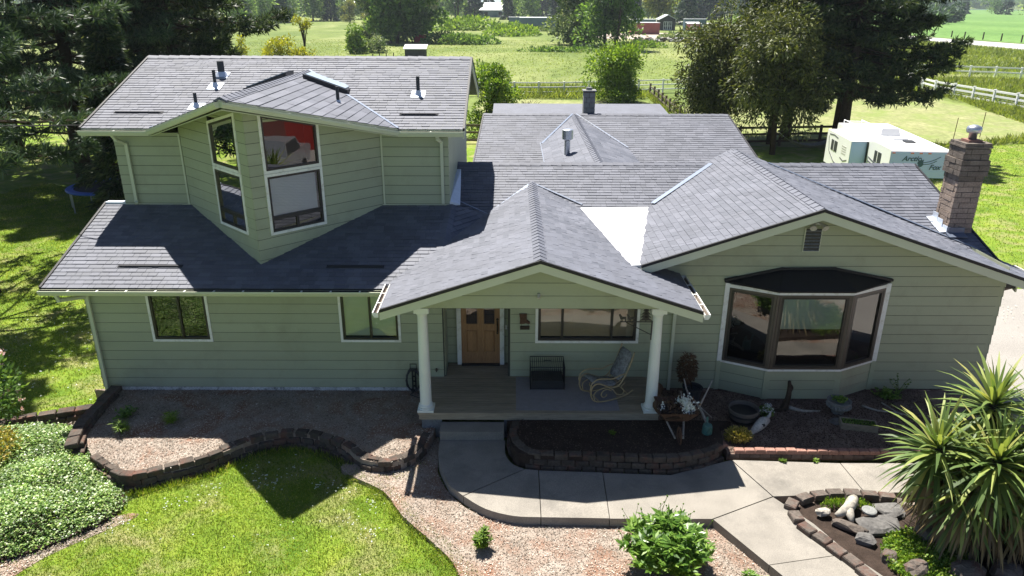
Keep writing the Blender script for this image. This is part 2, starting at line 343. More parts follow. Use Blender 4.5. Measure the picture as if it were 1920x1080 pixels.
# ------------------------------------------------------------------ mesh helpers
class MB:
    def __init__(s):
        s.v = []; s.f = []; s.m = []
    def add(s, vs, fs, mi=0):
        o = len(s.v)
        s.v += [tuple(x) for x in vs]
        s.f += [tuple(i + o for i in f) for f in fs]
        s.m += [mi] * len(fs)
        return s
    def box(s, x0, x1, y0, y1, z0, z1, mi=0):
        v = [(x, y, z) for z in (z0, z1) for y in (y0, y1) for x in (x0, x1)]
        return s.add(v, [(0, 2, 3, 1), (4, 5, 7, 6), (0, 1, 5, 4), (2, 6, 7, 3), (0, 4, 6, 2), (1, 3, 7, 5)], mi)
    def hexa(s, b, t, mi=0):
        """four bottom corners, four top corners (same order)"""
        n = len(b)
        fs = [tuple(range(n))[::-1], tuple(range(n, 2 * n))] + [(i, (i + 1) % n, n + (i + 1) % n, n + i) for i in range(n)]
        return s.add(list(b) + list(t), fs, mi)
    def prism(s, poly, d, mi=0):
        d = Vector(d)
        return s.hexa([Vector(p) for p in poly], [Vector(p) + d for p in poly], mi)
    def bar(s, a, b, wd, ht, up=(0, 0, 1), mi=0):
        a = Vector(a); b = Vector(b); d = (b - a).normalized(); u = Vector(up)
        sd = d.cross(u)
        if sd.length < 1e-4: sd = d.cross(Vector((0, 1, 0)))
        sd.normalize(); u = sd.cross(d)
        c = lambda p: [p + sd * (i * wd / 2) + u * (j * ht / 2) for i, j in ((-1, -1), (1, -1), (1, 1), (-1, 1))]
        return s.hexa(c(a), c(b), mi)
    def tube(s, pts, rad, n=7, mi=0, cap=True):
        pts = [Vector(p) for p in pts]
        if not hasattr(rad, '__len__'): rad = [rad] * len(pts)
        rings = []; prev = None
        for i, p in enumerate(pts):
            d = (pts[min(i + 1, len(pts) - 1)] - pts[max(i - 1, 0)])
            d = d.normalized() if d.length > 1e-9 else Vector((0, 0, 1))
            if prev is None:
                a = d.cross(Vector((0, 0, 1)))
                if a.length < 1e-3: a = d.cross(Vector((1, 0, 0)))
            else:
                a = prev - d * prev.dot(d)
                if a.length < 1e-4: a = d.cross(Vector((1, 0, 0)))
            a.normalize(); prev = a; b = d.cross(a)
            rings.append([p + (a * math.cos(2 * math.pi * k / n) + b * math.sin(2 * math.pi * k / n)) * rad[i] for k in range(n)])
        vs = [q for r in rings for q in r]; fs = []
        for i in range(len(rings) - 1):
            for k in range(n):
                k2 = (k + 1) % n
                fs.append((i * n + k, i * n + k2, (i + 1) * n + k2, (i + 1) * n + k))
        if cap:
            fs.append(tuple(range(n))[::-1]); fs.append(tuple(range((len(rings) - 1) * n, len(rings) * n)))
        return s.add(vs, fs, mi)
    def lathe(s, prof, c=(0, 0, 0), n=20, mi=0):
        """profile of (radius, z) turned about the z axis"""
        c = Vector(c); vs = []; fs = []
        for r, z in prof:
            vs += [c + Vector((r * math.cos(2 * math.pi * k / n), r * math.sin(2 * math.pi * k / n), z)) for k in range(n)]
        for i in range(len(prof) - 1):
            for k in range(n):
                k2 = (k + 1) % n
                fs.append((i * n + k, i * n + k2, (i + 1) * n + k2, (i + 1) * n + k))
        fs.append(tuple(range(n))[::-1]); fs.append(tuple(range((len(prof) - 1) * n, len(prof) * n)))
        return s.add(vs, fs, mi)
    def rock(s, c, sx, sy, sz, rot=0.0, seed=0, mi=0, jag=0.18):
        """an angular stone: a coarse ball pushed about and flattened"""
        rr = random.Random(seed)
        n, vs, fs = 8, [], []
        lv = [(-0.95, 0.45), (-0.55, 0.95), (0.25, 1.0), (0.8, 0.72), (0.98, 0.35)]
        for z, r in lv:
            for k in range(n):
                a = 2 * math.pi * k / n + rr.uniform(-.2, .2)
                q = r * (1 + rr.uniform(-jag, jag))
                x = math.copysign(abs(math.cos(a)) ** 0.7, math.cos(a)) * q * sx; y = math.copysign(abs(math.sin(a)) ** 0.7, math.sin(a)) * q * sy
                vs.append((c[0] + x * math.cos(rot) - y * math.sin(rot), c[1] + x * math.sin(rot) + y * math.cos(rot), c[2] + (z + rr.uniform(-jag, jag) * .4) * sz))
        for i in range(len(lv) - 1):
            for k in range(n):
                k2 = (k + 1) % n
                fs.append((i * n + k, i * n + k2, (i + 1) * n + k2, (i + 1) * n + k))
        fs.append(tuple(range(n))[::-1]); fs.append(tuple(range((len(lv) - 1) * n, len(lv) * n)))
        return s.add(vs, fs, mi)
    def build(s, name, mats, parent=None, smooth=False, kind=None, label=None):
        me = bpy.data.meshes.new(name)
        off = Vector(parent_loc(parent))
        me.from_pydata([tuple(Vector(v) - off) for v in s.v], [], s.f)
        if not isinstance(mats, (list, tuple)): mats = [mats]
        for mm in mats: me.materials.append(MT[mm] if isinstance(mm, str) else mm)
        if len(mats) > 1: me.polygons.foreach_set('material_index', s.m)
        if smooth: me.polygons.foreach_set('use_smooth', [True] * len(me.polygons))
        o = bpy.data.objects.new(name, me); COL.objects.link(o)
        if parent: o.parent = parent
        if kind: o['kind'] = kind
        if label: o['label'] = label
        return o

def parent_loc(p):
    l = Vector((0, 0, 0))
    while p is not None:
        l = l + p.location; p = p.parent
    return l

def tag(o, label, cat, group=None):
    o['label'] = label; o['category'] = cat
    if group: o['group'] = group
    return o

def thing(name, label, cat, loc=(0, 0, 0), group=None):
    o = bpy.data.objects.new(name, None); COL.objects.link(o)
    o.location = loc; o.empty_display_size = 0.2
    return tag(o, label, cat, group)

def children(o):
    return [c for c in bpy.data.objects if c.parent == o]

def dup(root, loc, rotz=0.0, scale=None, label=None, group=None):
    r = root.copy(); COL.objects.link(r); r.location = loc; r.rotation_euler = (0, 0, rotz)
    if scale is not None: r.scale = scale if hasattr(scale, '__len__') else (scale,) * 3
    if label: r['label'] = label
    if group: r['group'] = group
    for ch in list(root.children):
        c = ch.copy(); COL.objects.link(c); c.parent = r
        for g in ch.children:
            d = g.copy(); COL.objects.link(d); d.parent = c
    return r

def npmesh(name, V, F, mat, parent=None, kind=None, smooth=False):
    """big meshes straight from arrays: V (n,3), F (m,k) all faces of k corners"""
    V = np.asarray(V, np.float32) - np.array(parent_loc(parent), np.float32)
    F = np.asarray(F, np.int32); k = F.shape[1]
    me = bpy.data.meshes.new(name)
    me.vertices.add(len(V)); me.vertices.foreach_set('co', V.ravel())
    me.loops.add(F.size); me.loops.foreach_set('vertex_index', F.ravel())
    me.polygons.add(len(F)); me.polygons.foreach_set('loop_start', np.arange(0, F.size, k, dtype=np.int32))
    me.polygons.foreach_set('loop_total', np.full(len(F), k, np.int32))
    me.update(calc_edges=True)
    me.materials.append(MT[mat] if isinstance(mat, str) else mat)
    o = bpy.data.objects.new(name, me); COL.objects.link(o)
    if parent: o.parent = parent
    if kind: o['kind'] = kind
    return o

def unit(a):
    return a / np.maximum(np.linalg.norm(a, axis=-1, keepdims=True), 1e-9)

def leaf_arrays(P, D, L, W, rg, fold=0.0, up=None):
    """diamond-shaped leaves: base P, direction D, length L, width W, random roll"""
    n = len(P); D = unit(D)
    r = unit(rg.normal(size=(n, 3)) if up is None else up + rg.normal(size=(n, 3)) * 0.35)
    S = unit(np.cross(D, r))
    N = np.cross(S, D)
    L = np.broadcast_to(np.asarray(L, float), (n,))[:, None]; W = np.broadcast_to(np.asarray(W, float), (n,))[:, None]
    a = P; b = P + D * L * 0.5 + S * W * 0.5 + N * fold * L; c = P + D * L; d = P + D * L * 0.5 - S * W * 0.5 + N * fold * L
    V = np.stack([a, b, c, d], 1).reshape(-1, 3)
    F = np.arange(4 * n).reshape(n, 4)
    return V, F

def ball(n, rg):
    d = unit(rg.normal(size=(n, 3)))
    return d * (rg.random((n, 1)) ** (1 / 3))

# ------------------------------------------------------------------ ground
def inside(P, poly):
    x, y = P[:, 0], P[:, 1]; r = np.zeros(len(P), bool); n = len(poly)
    for i in range(n):
        (x0, y0), (x1, y1) = poly[i][:2], poly[(i + 1) % n][:2]
        if y0 == y1: continue
        r ^= ((y0 > y) != (y1 > y)) & (x < (x1 - x0) * (y - y0) / (y1 - y0) + x0)
    return r

def sheet(name, poly, z, mat, skirt=0.0, kind='structure', parent=None):
    """a ground sheet with a polygon outline, its rim turned down"""
    b = MB(); n = len(poly)
    top = [(x, y, z) for x, y in poly]
    b.add(top, [tuple(range(n))])
    if skirt:
        b.add(top + [(x, y, z - skirt) for x, y in poly], [(i, n + i, n + (i + 1) % n, (i + 1) % n) for i in range(n)])
    o = b.build(name, mat, parent)
    if kind: o['kind'] = kind
    return o

def smooth_poly(pts, k=6, closed=False):
    """a rounded line through the points"""
    P = [Vector((*p, 0)) if len(p) == 2 else Vector(p) for p in pts]; n = len(P); out = []
    for i in range(n if closed else n - 1):
        g = lambda j: P[j % n] if closed else P[max(0, min(n - 1, j))]
        a, b, c, d = g(i - 1), g(i), g(i + 1), g(i + 2)
        for t in range(k):
            t /= k
            q = 0.5 * ((2 * b) + (c - a) * t + (2 * a - 5 * b + 4 * c - d) * t * t + (3 * b - a - 3 * c + d) * t ** 3)
            out.append(q)
    if not closed: out.append(P[-1])
    return [(q.x, q.y) if len(pts[0]) == 2 else tuple(q) for q in out]

GZ = -0.30
sheet('ground', [(-4000, -60), (4000, -60), (4000, 5000), (-4000, 5000)], GZ, 'meadow')
LAWN_FRONT = smooth_poly([(-8.9, -5.0), (-8.0, -4.55), (-7.2, -3.75), (-6.6, -3.25), (-5.6, -2.6), (-5.0, -2.15), (-4.4, -2.05), (-3.8, -2.3), (-3.15, -2.95), (-2.35, -3.5), (-1.9, -4.2), (-1.15, -5.05), (-0.8, -5.6), (-0.3, -7.0), (0.2, -9.5), (-10.5, -9.5)], 4)
sheet('front_lawn', LAWN_FRONT, -0.26, 'lawn')
sheet('bare_track', smooth_poly([(-9.2, -6.2), (-8.6, -5.35), (-7.9, -4.75), (-7.35, -4.2), (-6.9, -4.0), (-6.75, -4.1), (-7.2, -4.55), (-7.75, -5.1), (-8.1, -5.7), (-8.6, -6.6)], 3, True), -.255, 'mulch')
LAWN_LEFT = [(-60, -12), (-13.5, -9), (-11.5, -3.2), (-10.9, -1.5), (-10.0, -0.9), (-9.2, -0.3), (-9.2, 10), (-8, 25), (-3, 42), (-60, 42)]
sheet('side_lawn', LAWN_LEFT, -0.27, 'lawn')
LAWN_BACK = [(-3, 8), (11, 8), (11, 7.26), (24, 7.41), (34, 7.01), (75, 14), (75, 27), (39.5, 36.5), (36, 34.6), (31, 32.9), (27, 31.8), (23, 31.2), (12, 33.5), (12, 42), (-3, 42)]
sheet('back_lawn', LAWN_BACK, -0.265, 'lawn')
sheet('driveway', [(10.78, 7.25), (10.78, -14), (30, -14), (34, 7.0), (24, 7.4)], -0.245, 'drive', 0.04)
MOWN = smooth_poly([(12, 33.8), (20, 32.3), (26.5, 32.0), (31, 33.4), (35.0, 35.8), (38.5, 40.2), (40.5, 46), (41.0, 54), (41.2, 62), (40, 66), (30, 67), (19, 58), (14, 48), (12.5, 41)], 4, True)
sheet('mown_paddock', MOWN, -0.272, 'mown')
sheet('mown_pen', smooth_poly([(-1.5, 36), (11.5, 34.5), (12.3, 44), (12.6, 54), (6, 55.8), (-2.5, 55.4)], 4, True), -0.268, 'mown')
# the far road with its verge, the crop field beyond, the gravel yard
ROAD = [(104, 100), (101.9, 139), (100.7, 173), (99, 191), (95.5, 225), (86, 285), (70, 345), (40, 420), (50, 424), (80, 350), (97, 288), (106, 232), (109.4, 212.7), (110.7, 191.7), (112.8, 173.6), (114.6, 158.3), (119, 120)]
sheet('road', ROAD, -0.24, 'road', 0.05)
sheet('crop_field', [(122, 100), (117, 158), (113, 192), (111.8, 213), (108.5, 232), (101, 280), (300, 1050), (1400, 1050), (1400, 80)], -0.25, 'crop')
sheet('gravel_yard', smooth_poly([(22, 182), (30, 176), (47, 172), (58, 182), (62, 196), (52, 214), (30, 212), (22, 200)], 3, True), -0.23, 'gravel')

# bark-mulched front garden (between the lawn and the walk) and the strip by the far side of the walk
MULCH = smooth_poly([(-1.55, -1.6), (-1.45, -2.8), (-1.1, -3.6), (-0.6, -4.1), (0.2, -4.38), (1.7, -4.42), (3.5, -4.42), (4.3, -5.8), (5.0, -7.1), (5.4, -9.5), (0.1, -9.5), (-0.35, -7.0), (-0.85, -5.55), (-1.2, -5.0), (-1.95, -4.15), (-2.4, -3.45), (-3.2, -2.9), (-3.3, -2.6), (-2.3, -2.6)], 3, True)
sheet('mulch', MULCH, -0.17, 'mulch', 0.12)
sheet('mulch_strip', [(4.85, -3.85), (12, -3.65), (12, -9.5), (6.3, -9.5), (5.5, -5.3), (5.15, -4.4)], -0.14, 'mulch', 0.12)
# soil beds held up by the walls
BED_LEFT = smooth_poly([(-9.1, -0.2), (-8.95, -1.4), (-8.6, -2.2), (-8.1, -2.8), (-7.3, -3.28), (-6.6, -3.05), (-5.9, -2.65), (-5.2, -2.0), (-4.4, -1.8), (-3.45, -2.2), (-2.95, -2.72), (-2.3, -2.82), (-1.85, -2.45), (-1.6, -1.6), (-1.95, -1.5), (-1.95, 0.05), (-9.1, 0.05)], 3, True)
sheet('planting_bed', BED_LEFT, 0.04, 'mulch', 0.3)
sheet('planting_bed', smooth_poly([(-0.02, -1.8), (0.02, -2.6), (0.35, -2.88), (1.8, -2.95), (3.0, -2.98), (3.8, -2.8), (4.2, -2.5), (4.3, -1.8), (4.3, -1.6), (0.3, -1.6)], 3, True), 0.25, 'soil', 0.3)
sheet('planting_bed', [(3.05, 0.05), (3.05, -1.7), (4.25, -1.75), (4.3, -2.5), (9.6, -2.5), (10.9, -2.4), (10.9, 0.05)], 0.09, 'mulch_dark', 0.2)

# ------------------------------------------------------------------ sloped pieces: shingles and siding boards
def clip_half(poly, n, d):
    out = []; k = len(poly)
    for i in range(k):
        a, b = poly[i], poly[(i + 1) % k]
        da = a[0] * n[0] + a[1] * n[1] - d; db = b[0] * n[0] + b[1] * n[1] - d
        if da <= 0: out.append(a)
        if da * db < 0:
            t = da / (da - db); out.append((a[0] + (b[0] - a[0]) * t, a[1] + (b[1] - a[1]) * t))
    return out

def clip_convex(poly, conv):
    c = (sum(p[0] for p in conv) / len(conv), sum(p[1] for p in conv) / len(conv))
    for i in range(len(conv)):
        a, b = conv[i], conv[(i + 1) % len(conv)]
        n = (b[1] - a[1], -(b[0] - a[0])); d = n[0] * a[0] + n[1] * a[1]
        if n[0] * c[0] + n[1] * c[1] > d: n = (-n[0], -n[1]); d = -d
        poly = clip_half(poly, n, d)
        if len(poly) < 3: return []
    return poly

def area2(p):
    return 0.5 * abs(sum(p[i][0] * p[(i + 1) % len(p)][1] - p[(i + 1) % len(p)][0] * p[i][1] for i in range(len(p))))

class Plane:
    def __init__(s, O, u, v):
        s.O = Vector(O); s.u = Vector(u).normalized(); s.v = Vector(v); s.v = (s.v - s.u * s.v.dot(s.u)).normalized(); s.n = s.u.cross(s.v)
    def uv(s, P):
        d = Vector(P) - s.O; return (d.dot(s.u), d.dot(s.v))
    def at(s, a, b, h=0.0):
        return s.O + s.u * a + s.v * b + s.n * h

def wedge(b, pl, poly, v0, v1, t0, t1, back=0.02, mi=0):
    """piece whose face stands t0 proud at v0 and t1 at v1"""
    k = len(poly); hh = lambda q: t0 + (t1 - t0) * (q[1] - v0) / (v1 - v0)
    vs = [pl.at(q[0], q[1], hh(q)) for q in poly] + [pl.at(q[0], q[1], -back) for q in poly]
    ar = sum(poly[i][0] * poly[(i + 1) % k][1] - poly[(i + 1) % k][0] * poly[i][1] for i in range(k))
    top = tuple(range(k)) if ar > 0 else tuple(range(k))[::-1]
    fs = [top] + [((i, k + i, k + (i + 1) % k, (i + 1) % k) if ar > 0 else (i, (i + 1) % k, k + (i + 1) % k, k + i)) for i in range(k)]
    b.add(vs, fs, mi)

house = thing('house', 'sage green two-storey house with dark grey shingle roofs and a white-columned porch', 'house')
CAMP = Vector((0, -14.936, 8.43))
SHINGLES = []      # (distance, plane, polygon, v0, v1, t)

def roof(name, corners, thick=0.12, exposure=0.135, tab=0.24, shingles=True, u=None, deck='underlay', seed=0, fine=True):
    """corners: convex, first two along the eave (left to right seen from outside)"""
    C = [Vector(c) for c in corners]
    uu = Vector(u) if u else C[1] - C[0]
    up = (C[-1] - C[0]) if abs((C[-1] - C[0]).normalized().dot(uu.normalized())) < 0.99 else C[2] - C[0]
    pl = Plane(C[0], uu, up)
    if pl.n.z < 0: pl = Plane(C[0], -uu, up)
    poly = [pl.uv(c) for c in C]
    b = MB(); b.hexa([c - pl.n * thick for c in C], [c for c in C]); b.build(name, deck, house)
    if not shingles: return pl
    rr = random.Random(seed)
    vmin = min(p[1] for p in poly); vmax = max(p[1] for p in poly); umin = min(p[0] for p in poly); umax = max(p[0] for p in poly)
    v = vmin
    while v < vmax - 0.02:
        a = umin - rr.uniform(0, tab)
        while a < umax:
            wd = tab * rr.choice((0.55, 0.8, 1.0, 1.25)); 
            q = clip_convex([(a + .003, v), (a + wd - .003, v), (a + wd - .003, v + exposure + 0.01), (a + .003, v + exposure + 0.01)], poly)
            if len(q) >= 3 and area2(q) > 5e-4:
                cx = sum(p[0] for p in q) / len(q); cy = sum(p[1] for p in q) / len(q)
                SHINGLES.append(((pl.at(cx, cy) - CAMP).length if area2(q) > .02 else 1e3, pl, q, v, v + exposure, rr.choice((0.013, 0.016, 0.019))))
            a += wd
        v += exposure
    return pl

def caps(a, b, s1, s2, step=0.2, half=0.13, lift=0.02):
    """overlapping ridge shingles from a to b; s1, s2 = down-slope directions of the two sides"""
    a = Vector(a); b = Vector(b); d = (b - a); n = max(1, int(d.length / step)); d.normalize(); st = (b - a).length / n
    s1 = Vector(s1).normalized(); s2 = Vector(s2).normalized(); upv = -(s1 + s2).normalized()
    for i in range(n):
        p0 = a + d * (i * st - 0.015); p1 = a + d * ((i + 1) * st + 0.03)
        m = MB(); h0 = lift + 0.022; h1 = lift + 0.004
        ring = lambda p, h: [p + s1 * half + upv * (h * .6), p + upv * h, p + s2 * half + upv * (h * .6), p + s2 * half + upv * (h * .6 - .045), p + upv * (h - .04), p + s1 * half + upv * (h * .6 - .045)]
        m.hexa(ring(p0, h0), ring(p1, h1)); m.build('ridge_cap', 'shingle', house)

# ---- roof planes
E_Y, E_Z, SK = -0.62, 2.80, 1 / 3.0
XL, XJ = -9.37, -1.51
zsk = lambda y: E_Z + (y - E_Y) * SK
RK = -9.85
roof('skirt_roof', [(RK, E_Y, E_Z), (-1.62, E_Y, E_Z), (-1.40, 2.47, zsk(2.47)), (RK, 2.47, zsk(2.47))], seed=1)
MY, MZ, MS = 5.2, 4.25, 0.31
zm = lambda y: MZ - (MY - y) * MS
roof('main_roof', [(-1.50, 0.12, zm(0.12)), (11.09, 0.12, zm(0.12)), (11.09, MY, MZ), (-1.50, MY, MZ)], seed=2)
roof('main_roof_rear', [(11.09, 10.5, 2.6), (-1.50, 10.5, 2.6), (-1.50, MY, MZ), (11.09, MY, MZ)], seed=3, exposure=0.3, tab=.8)
# facet that turns the skirt down on to the main roof
HA, HB, HC = Vector((-1.46, 2.47, zsk(2.47))), Vector((-1.58, 0.34, 3.13)), Vector((-0.50, 2.62, zm(2.62) + .01))
_n = (HC - HA).cross(HB - HA); _n = -_n if _n.z < 0 else _n
HD = Vector((-0.35, 1.2, HA.z - (_n.x * (-0.35 - HA.x) + _n.y * (1.2 - HA.y)) / _n.z))
roof('hip_facet', [tuple(HB), tuple(HD), tuple(HC), tuple(HA)], thick=0.08, u=tuple(_n.cross(Vector((0, 0, 1)))), seed=4)
caps(HB + Vector((0, .1, .03)), HA, (-1, 0, 0.0), (0.8, -.2, -0.35), lift=.03)
# upper storey
UX0, UX1 = -9.84, -1.13
roof('upper_roof_rear', [(UX1, 9.85, 5.67), (UX0, 9.85, 5.67), (UX0, 5.90, 6.985), (UX1, 5.90, 6.985)], exposure=0.3, tab=.8, seed=6)
PT = Vector((-5.46, -0.93, 6.70)); PB = Vector((-5.30, 4.98, 6.71))
PLc = Vector((-8.27, 1.97, 5.69)); PRc = Vector((-2.60, 1.97, 5.69))
zu = lambda y: 5.69 + (y - 1.99) * .3312
for C_ in ([(UX0, 1.99, 5.69), (PLc.x, 1.99, 5.69), (PLc.x, 5.9, 6.985), (UX0, 5.9, 6.985)], [(PRc.x, 1.99, 5.69), (UX1, 1.99, 5.69), (UX1, 5.9, 6.985), (PRc.x, 5.9, 6.985)],
           [(PLc.x, 1.99, 5.69), (PB.x, 4.98, zu(4.98)), (PB.x, 5.9, 6.985), (PLc.x, 5.9, 6.985)], [(PB.x, 4.98, zu(4.98)), (PRc.x, 1.99, 5.69), (PRc.x, 5.9, 6.985), (PB.x, 5.9, 6.985)]):
    roof('upper_roof', C_, seed=5, deck='trim_green', u=(1, 0, 0))
roof('prow_roof', [tuple(PRc + Vector((0, 0.02, 0.015))), tuple(PB + Vector((0, 0, .02))), tuple(PT)], thick=.1, u=tuple(PB - PT + Vector((0, 0, .02))), exposure=.2, tab=.6, seed=7, deck='trim_green')
roof('prow_roof', [tuple(PLc + Vector((0, 0.02, 0.015))), tuple(PT), tuple(PB + Vector((0, 0, .02)))], thick=.1, u=tuple(PT - PB - Vector((0, 0, .02))), exposure=.2, tab=.6, seed=8, deck='trim_green')
caps(PT + Vector((0, .05, 0)), PB, (-1, 0, -.355), (1, 0, -.355), lift=.03)
# porch gable
PX, PF, PZ, PS = 0.53, -2.14, 3.955, 0.327
pe = lambda x: PZ - abs(x - PX) * PS
roof('porch_roof', [(-2.50, -0.55, pe(-2.5)), (-2.50, PF, pe(-2.5)), (PX, PF, PZ), (PX, 4.25, PZ)], seed=9, u=(0, -1, 0), deck='trim_green')
roof('porch_roof', [(3.63, PF, pe(3.63)), (3.63, 0.02, pe(3.63)), (2.2, 3.0, pe(2.2)), (PX, 4.25, PZ), (PX, PF, PZ)], seed=10, u=(0, 1, 0), deck='trim_green')
caps((PX, PF + .02, PZ), (PX, 4.2, PZ), (-1, 0, -PS), (1, 0, -PS), lift=.03)
# right gable
GX, GF, GZt, GS = 6.27, -0.62, 4.53, 1 / 3.0
gz = lambda x: GZt - abs(x - GX) * GS
roof('gable_roof', [(2.68, 3.0, gz(2.68)), (2.68, GF, gz(2.68)), (GX, GF, GZt), (GX, 6.0, GZt), (5.2, 5.35, gz(5.2))], seed=11, u=(0, -1, 0), deck='trim_green', exposure=.15, tab=.26)
roof('gable_roof', [(11.55, GF, gz(11.55)), (11.55, 1.2, gz(11.55)), (GX + .6, 5.9, gz(GX + .6)), (GX, 6.0, GZt), (GX, GF, GZt)], seed=12, u=(0, 1, 0), deck='trim_green', exposure=.15, tab=.26)
caps((GX, GF + .02, GZt), (GX, 5.6, GZt), (-1, 0, -GS), (1, 0, -GS), lift=.03, step=.23)
b = MB(); b.hexa([(5.0, 5.9, 3.9), (7.5, 5.9, 3.9), (7.5, 6.4, 3.5), (5, 6.4, 3.5)], [(GX - .05, 5.7, 4.5), (GX + .05, 5.7, 4.5), (GX + .05, 6.0, 4.5), (GX - .05, 6.0, 4.5)]); b.build('gable_end', 'underlay', house)
# main ridge and upper ridge caps
caps((XJ + .03, MY, MZ), (5.35, MY, MZ), (0, -1, -MS), (0, 1, -MS), lift=.03, step=.28)
caps((7.1, MY, MZ), (11.09, MY, MZ), (0, -1, -MS), (0, 1, -MS), lift=.03, step=.28)
caps((UX0, 5.90, 6.985), (UX1, 5.90, 6.985), (0, -1, -.33), (0, 1, -.33), lift=.03, step=.28)
# rear wing with its cross gable running forward
RY, RZ, RS = 15.0, 4.2, 0.32
roof('rear_roof', [(-1.55, 8.6, RZ - 6.4 * RS), (9.15, 8.6, RZ - 6.4 * RS), (8.62, RY, RZ), (-1.12, RY, RZ)], seed=13, exposure=.16, tab=.34)
roof('rear_roof_back', [(8.62, 20.5, 2.45), (-1.12, 20.5, 2.45), (-1.12, RY, RZ), (8.62, RY, RZ)], exposure=.4, tab=1, seed=14)
caps((-1.12, RY, RZ), (8.62, RY, RZ), (0, -1, -RS), (0, 1, -RS), lift=.03, step=.32)
cg = lambda x: RZ + .03 - abs(x - 2.45) * .36
roof('cross_roof', [(1.02, 11.5, cg(1.02)), (1.02, 5.3, cg(1.02)), (2.45, 5.3, cg(2.45)), (2.45, 14.9, cg(2.45))], seed=15, u=(0, -1, 0), exposure=.3, tab=.5)
roof('cross_roof', [(4.05, 5.3, cg(4.05)), (4.05, 10.6, cg(4.05)), (2.45, 14.9, cg(2.45)), (2.45, 5.3, cg(2.45))], seed=16, u=(0, 1, 0), exposure=.3, tab=.5)
caps((2.45, 5.35, cg(2.45)), (2.45, 14.8, cg(2.45)), (-1, 0, -.36), (1, 0, -.36), lift=.03, step=.25)
b = MB(); b.box(-0.8, 8.5, 9.2, 19.9, GZ, 2.35); b.box(1.3, 3.8, 5.5, 9.2, GZ, 3.3); b.build('rear_wall', 'siding', house)
b = MB(); b.prism([(-0.85, 9.2, 2.3), (-0.85, 19.9, 2.5), (-0.85, 15.0, 4.05)], (9.3, 0, 0)); b.build('rear_gable_wall', 'siding', house)
# white membrane in the low spot between the porch and the gable
b = MB(); b.hexa([(1.70, 3.15, 3.45), (2.47, -0.55, 3.2), (2.70, -0.55, 3.2), (3.62, 3.10, 3.45)], [(1.70, 3.15, 3.595), (2.47, -0.55, 3.325), (2.70, -0.55, 3.335), (3.62, 3.10, 3.60)]); b.build('white_membrane', 'membrane', house)

# emit shingles: the 300 that show largest singly, the rest as one part
SHINGLES.sort(key=lambda t: t[0])
rest = MB()
for i, (dist, pl, q, v0, v1, t) in enumerate(SHINGLES):
    b = MB() if i < 296 else rest
    wedge(b, pl, q, v0, v1, t, 0.004, 0.004)
    if i < 296: b.build('shingle', 'shingle', house)
rest.build('shingle_field', 'shingle', house, kind='stuff')

# raised slits (low vents) in the shingles
def slit(pl_y0, pl_z0, s, x0, x1, y):
    z = pl_z0 + (y - pl_y0) * s
    b = MB(); b.hexa([(x0, y - .07, z - .07 * s + .016), (x1, y - .07, z - .07 * s + .016), (x1, y + .02, z + .02 * s + .012), (x0, y + .02, z + .02 * s + .012)], [(x0 + .08, y - .06, z - .06 * s + .05), (x1 - .08, y - .06, z - .06 * s + .05), (x1, y + .02, z + .02 * s + .024), (x0, y + .02, z + .02 * s + .024)])
    b.build('roof_vent', ['net'], house)  # vents coloured black all over to draw the shadow at their fronts
for x0, x1, y in ((-8.55, -7.14, 0.10), (-4.02, -2.77, 0.10)): slit(E_Y, E_Z, SK, x0, x1, y)
for x0, x1, y in ((-9.41, -8.25, 2.76), (-2.66, -1.74, 2.70)): slit(1.99, 5.69, .331, x0, x1, y)
slit(RY, RZ, RS, -0.5, 0.5, 9.9); slit(RY, RZ, RS, 5.6, 6.9, 10.0)

# valley metal
def strip(name, a, b_, wd, mat, lift=0.03):
    b = MB(); b.bar(Vector(a) + Vector((0, 0, lift)), Vector(b_) + Vector((0, 0, lift)), wd, 0.012); b.build(name, mat, house)
strip('valley_flashing', (-1.60, 0.38, 3.13), (-0.47, 2.75, 3.53), 0.10, 'flashing', .05)
strip('valley_flashing', (-0.47, 2.75, 3.53), (0.45, 3.98, 3.90), 0.10, 'flashing', .05)
strip('valley_flashing', (0.62, 4.05, 3.91), (1.78, 3.15, 3.60), 0.07, 'galv', .04)
strip('valley_flashing', (3.56, 3.15, 3.63), (5.46, 5.1, 4.24), 0.12, 'flashing', .05)
strip('valley_flashing', (7.05, 5.15, 4.26), (10.9, 1.35, 3.02), 0.08, 'flashing', .05)
strip('valley_flashing', tuple(HA + Vector((.1, .35, -.03))), tuple(HC), 0.05, 'flashing', .03)
strip('valley_flashing', tuple(PB), tuple(PRc + Vector((0, .02, 0))), 0.06, 'flashing', .04)
strip('valley_flashing', tuple(PB), tuple(PLc + Vector((0, .02, 0))), 0.06, 'flashing', .03)
strip('valley_flashing', (1.05, 11.1, 3.70), (2.4, 14.8, 4.21), 0.07, 'flashing', .05)
strip('valley_flashing', (2.55, 14.8, 4.21), (4.02, 10.6, 3.66), 0.06, 'galv', .05)
strip('eave_flashing', (1.02, 11.4, 3.69), (1.02, 6.2, 3.69), 0.05, 'galv', .03)
b = MB(); b.hexa([(XJ + .005, 2.40, 3.80), (XJ + .25, 2.44, 3.80), (XJ + .12, 4.9, 3.95), (XJ + .005, 4.9, 3.95)], [(XJ + .005, 2.40, 3.90), (XJ + .25, 2.44, 3.815), (XJ + .12, 4.9, 4.16), (XJ + .005, 4.9, 4.16)]); b.build('wall_flashing', 'bright_flash', house)
b = MB(); b.box(RK - .01, XL - .0, 2.40, 2.56, zsk(2.47) - .1, zsk(2.47) + .03); b.build('wall_flashing', 'bright_flash', house)

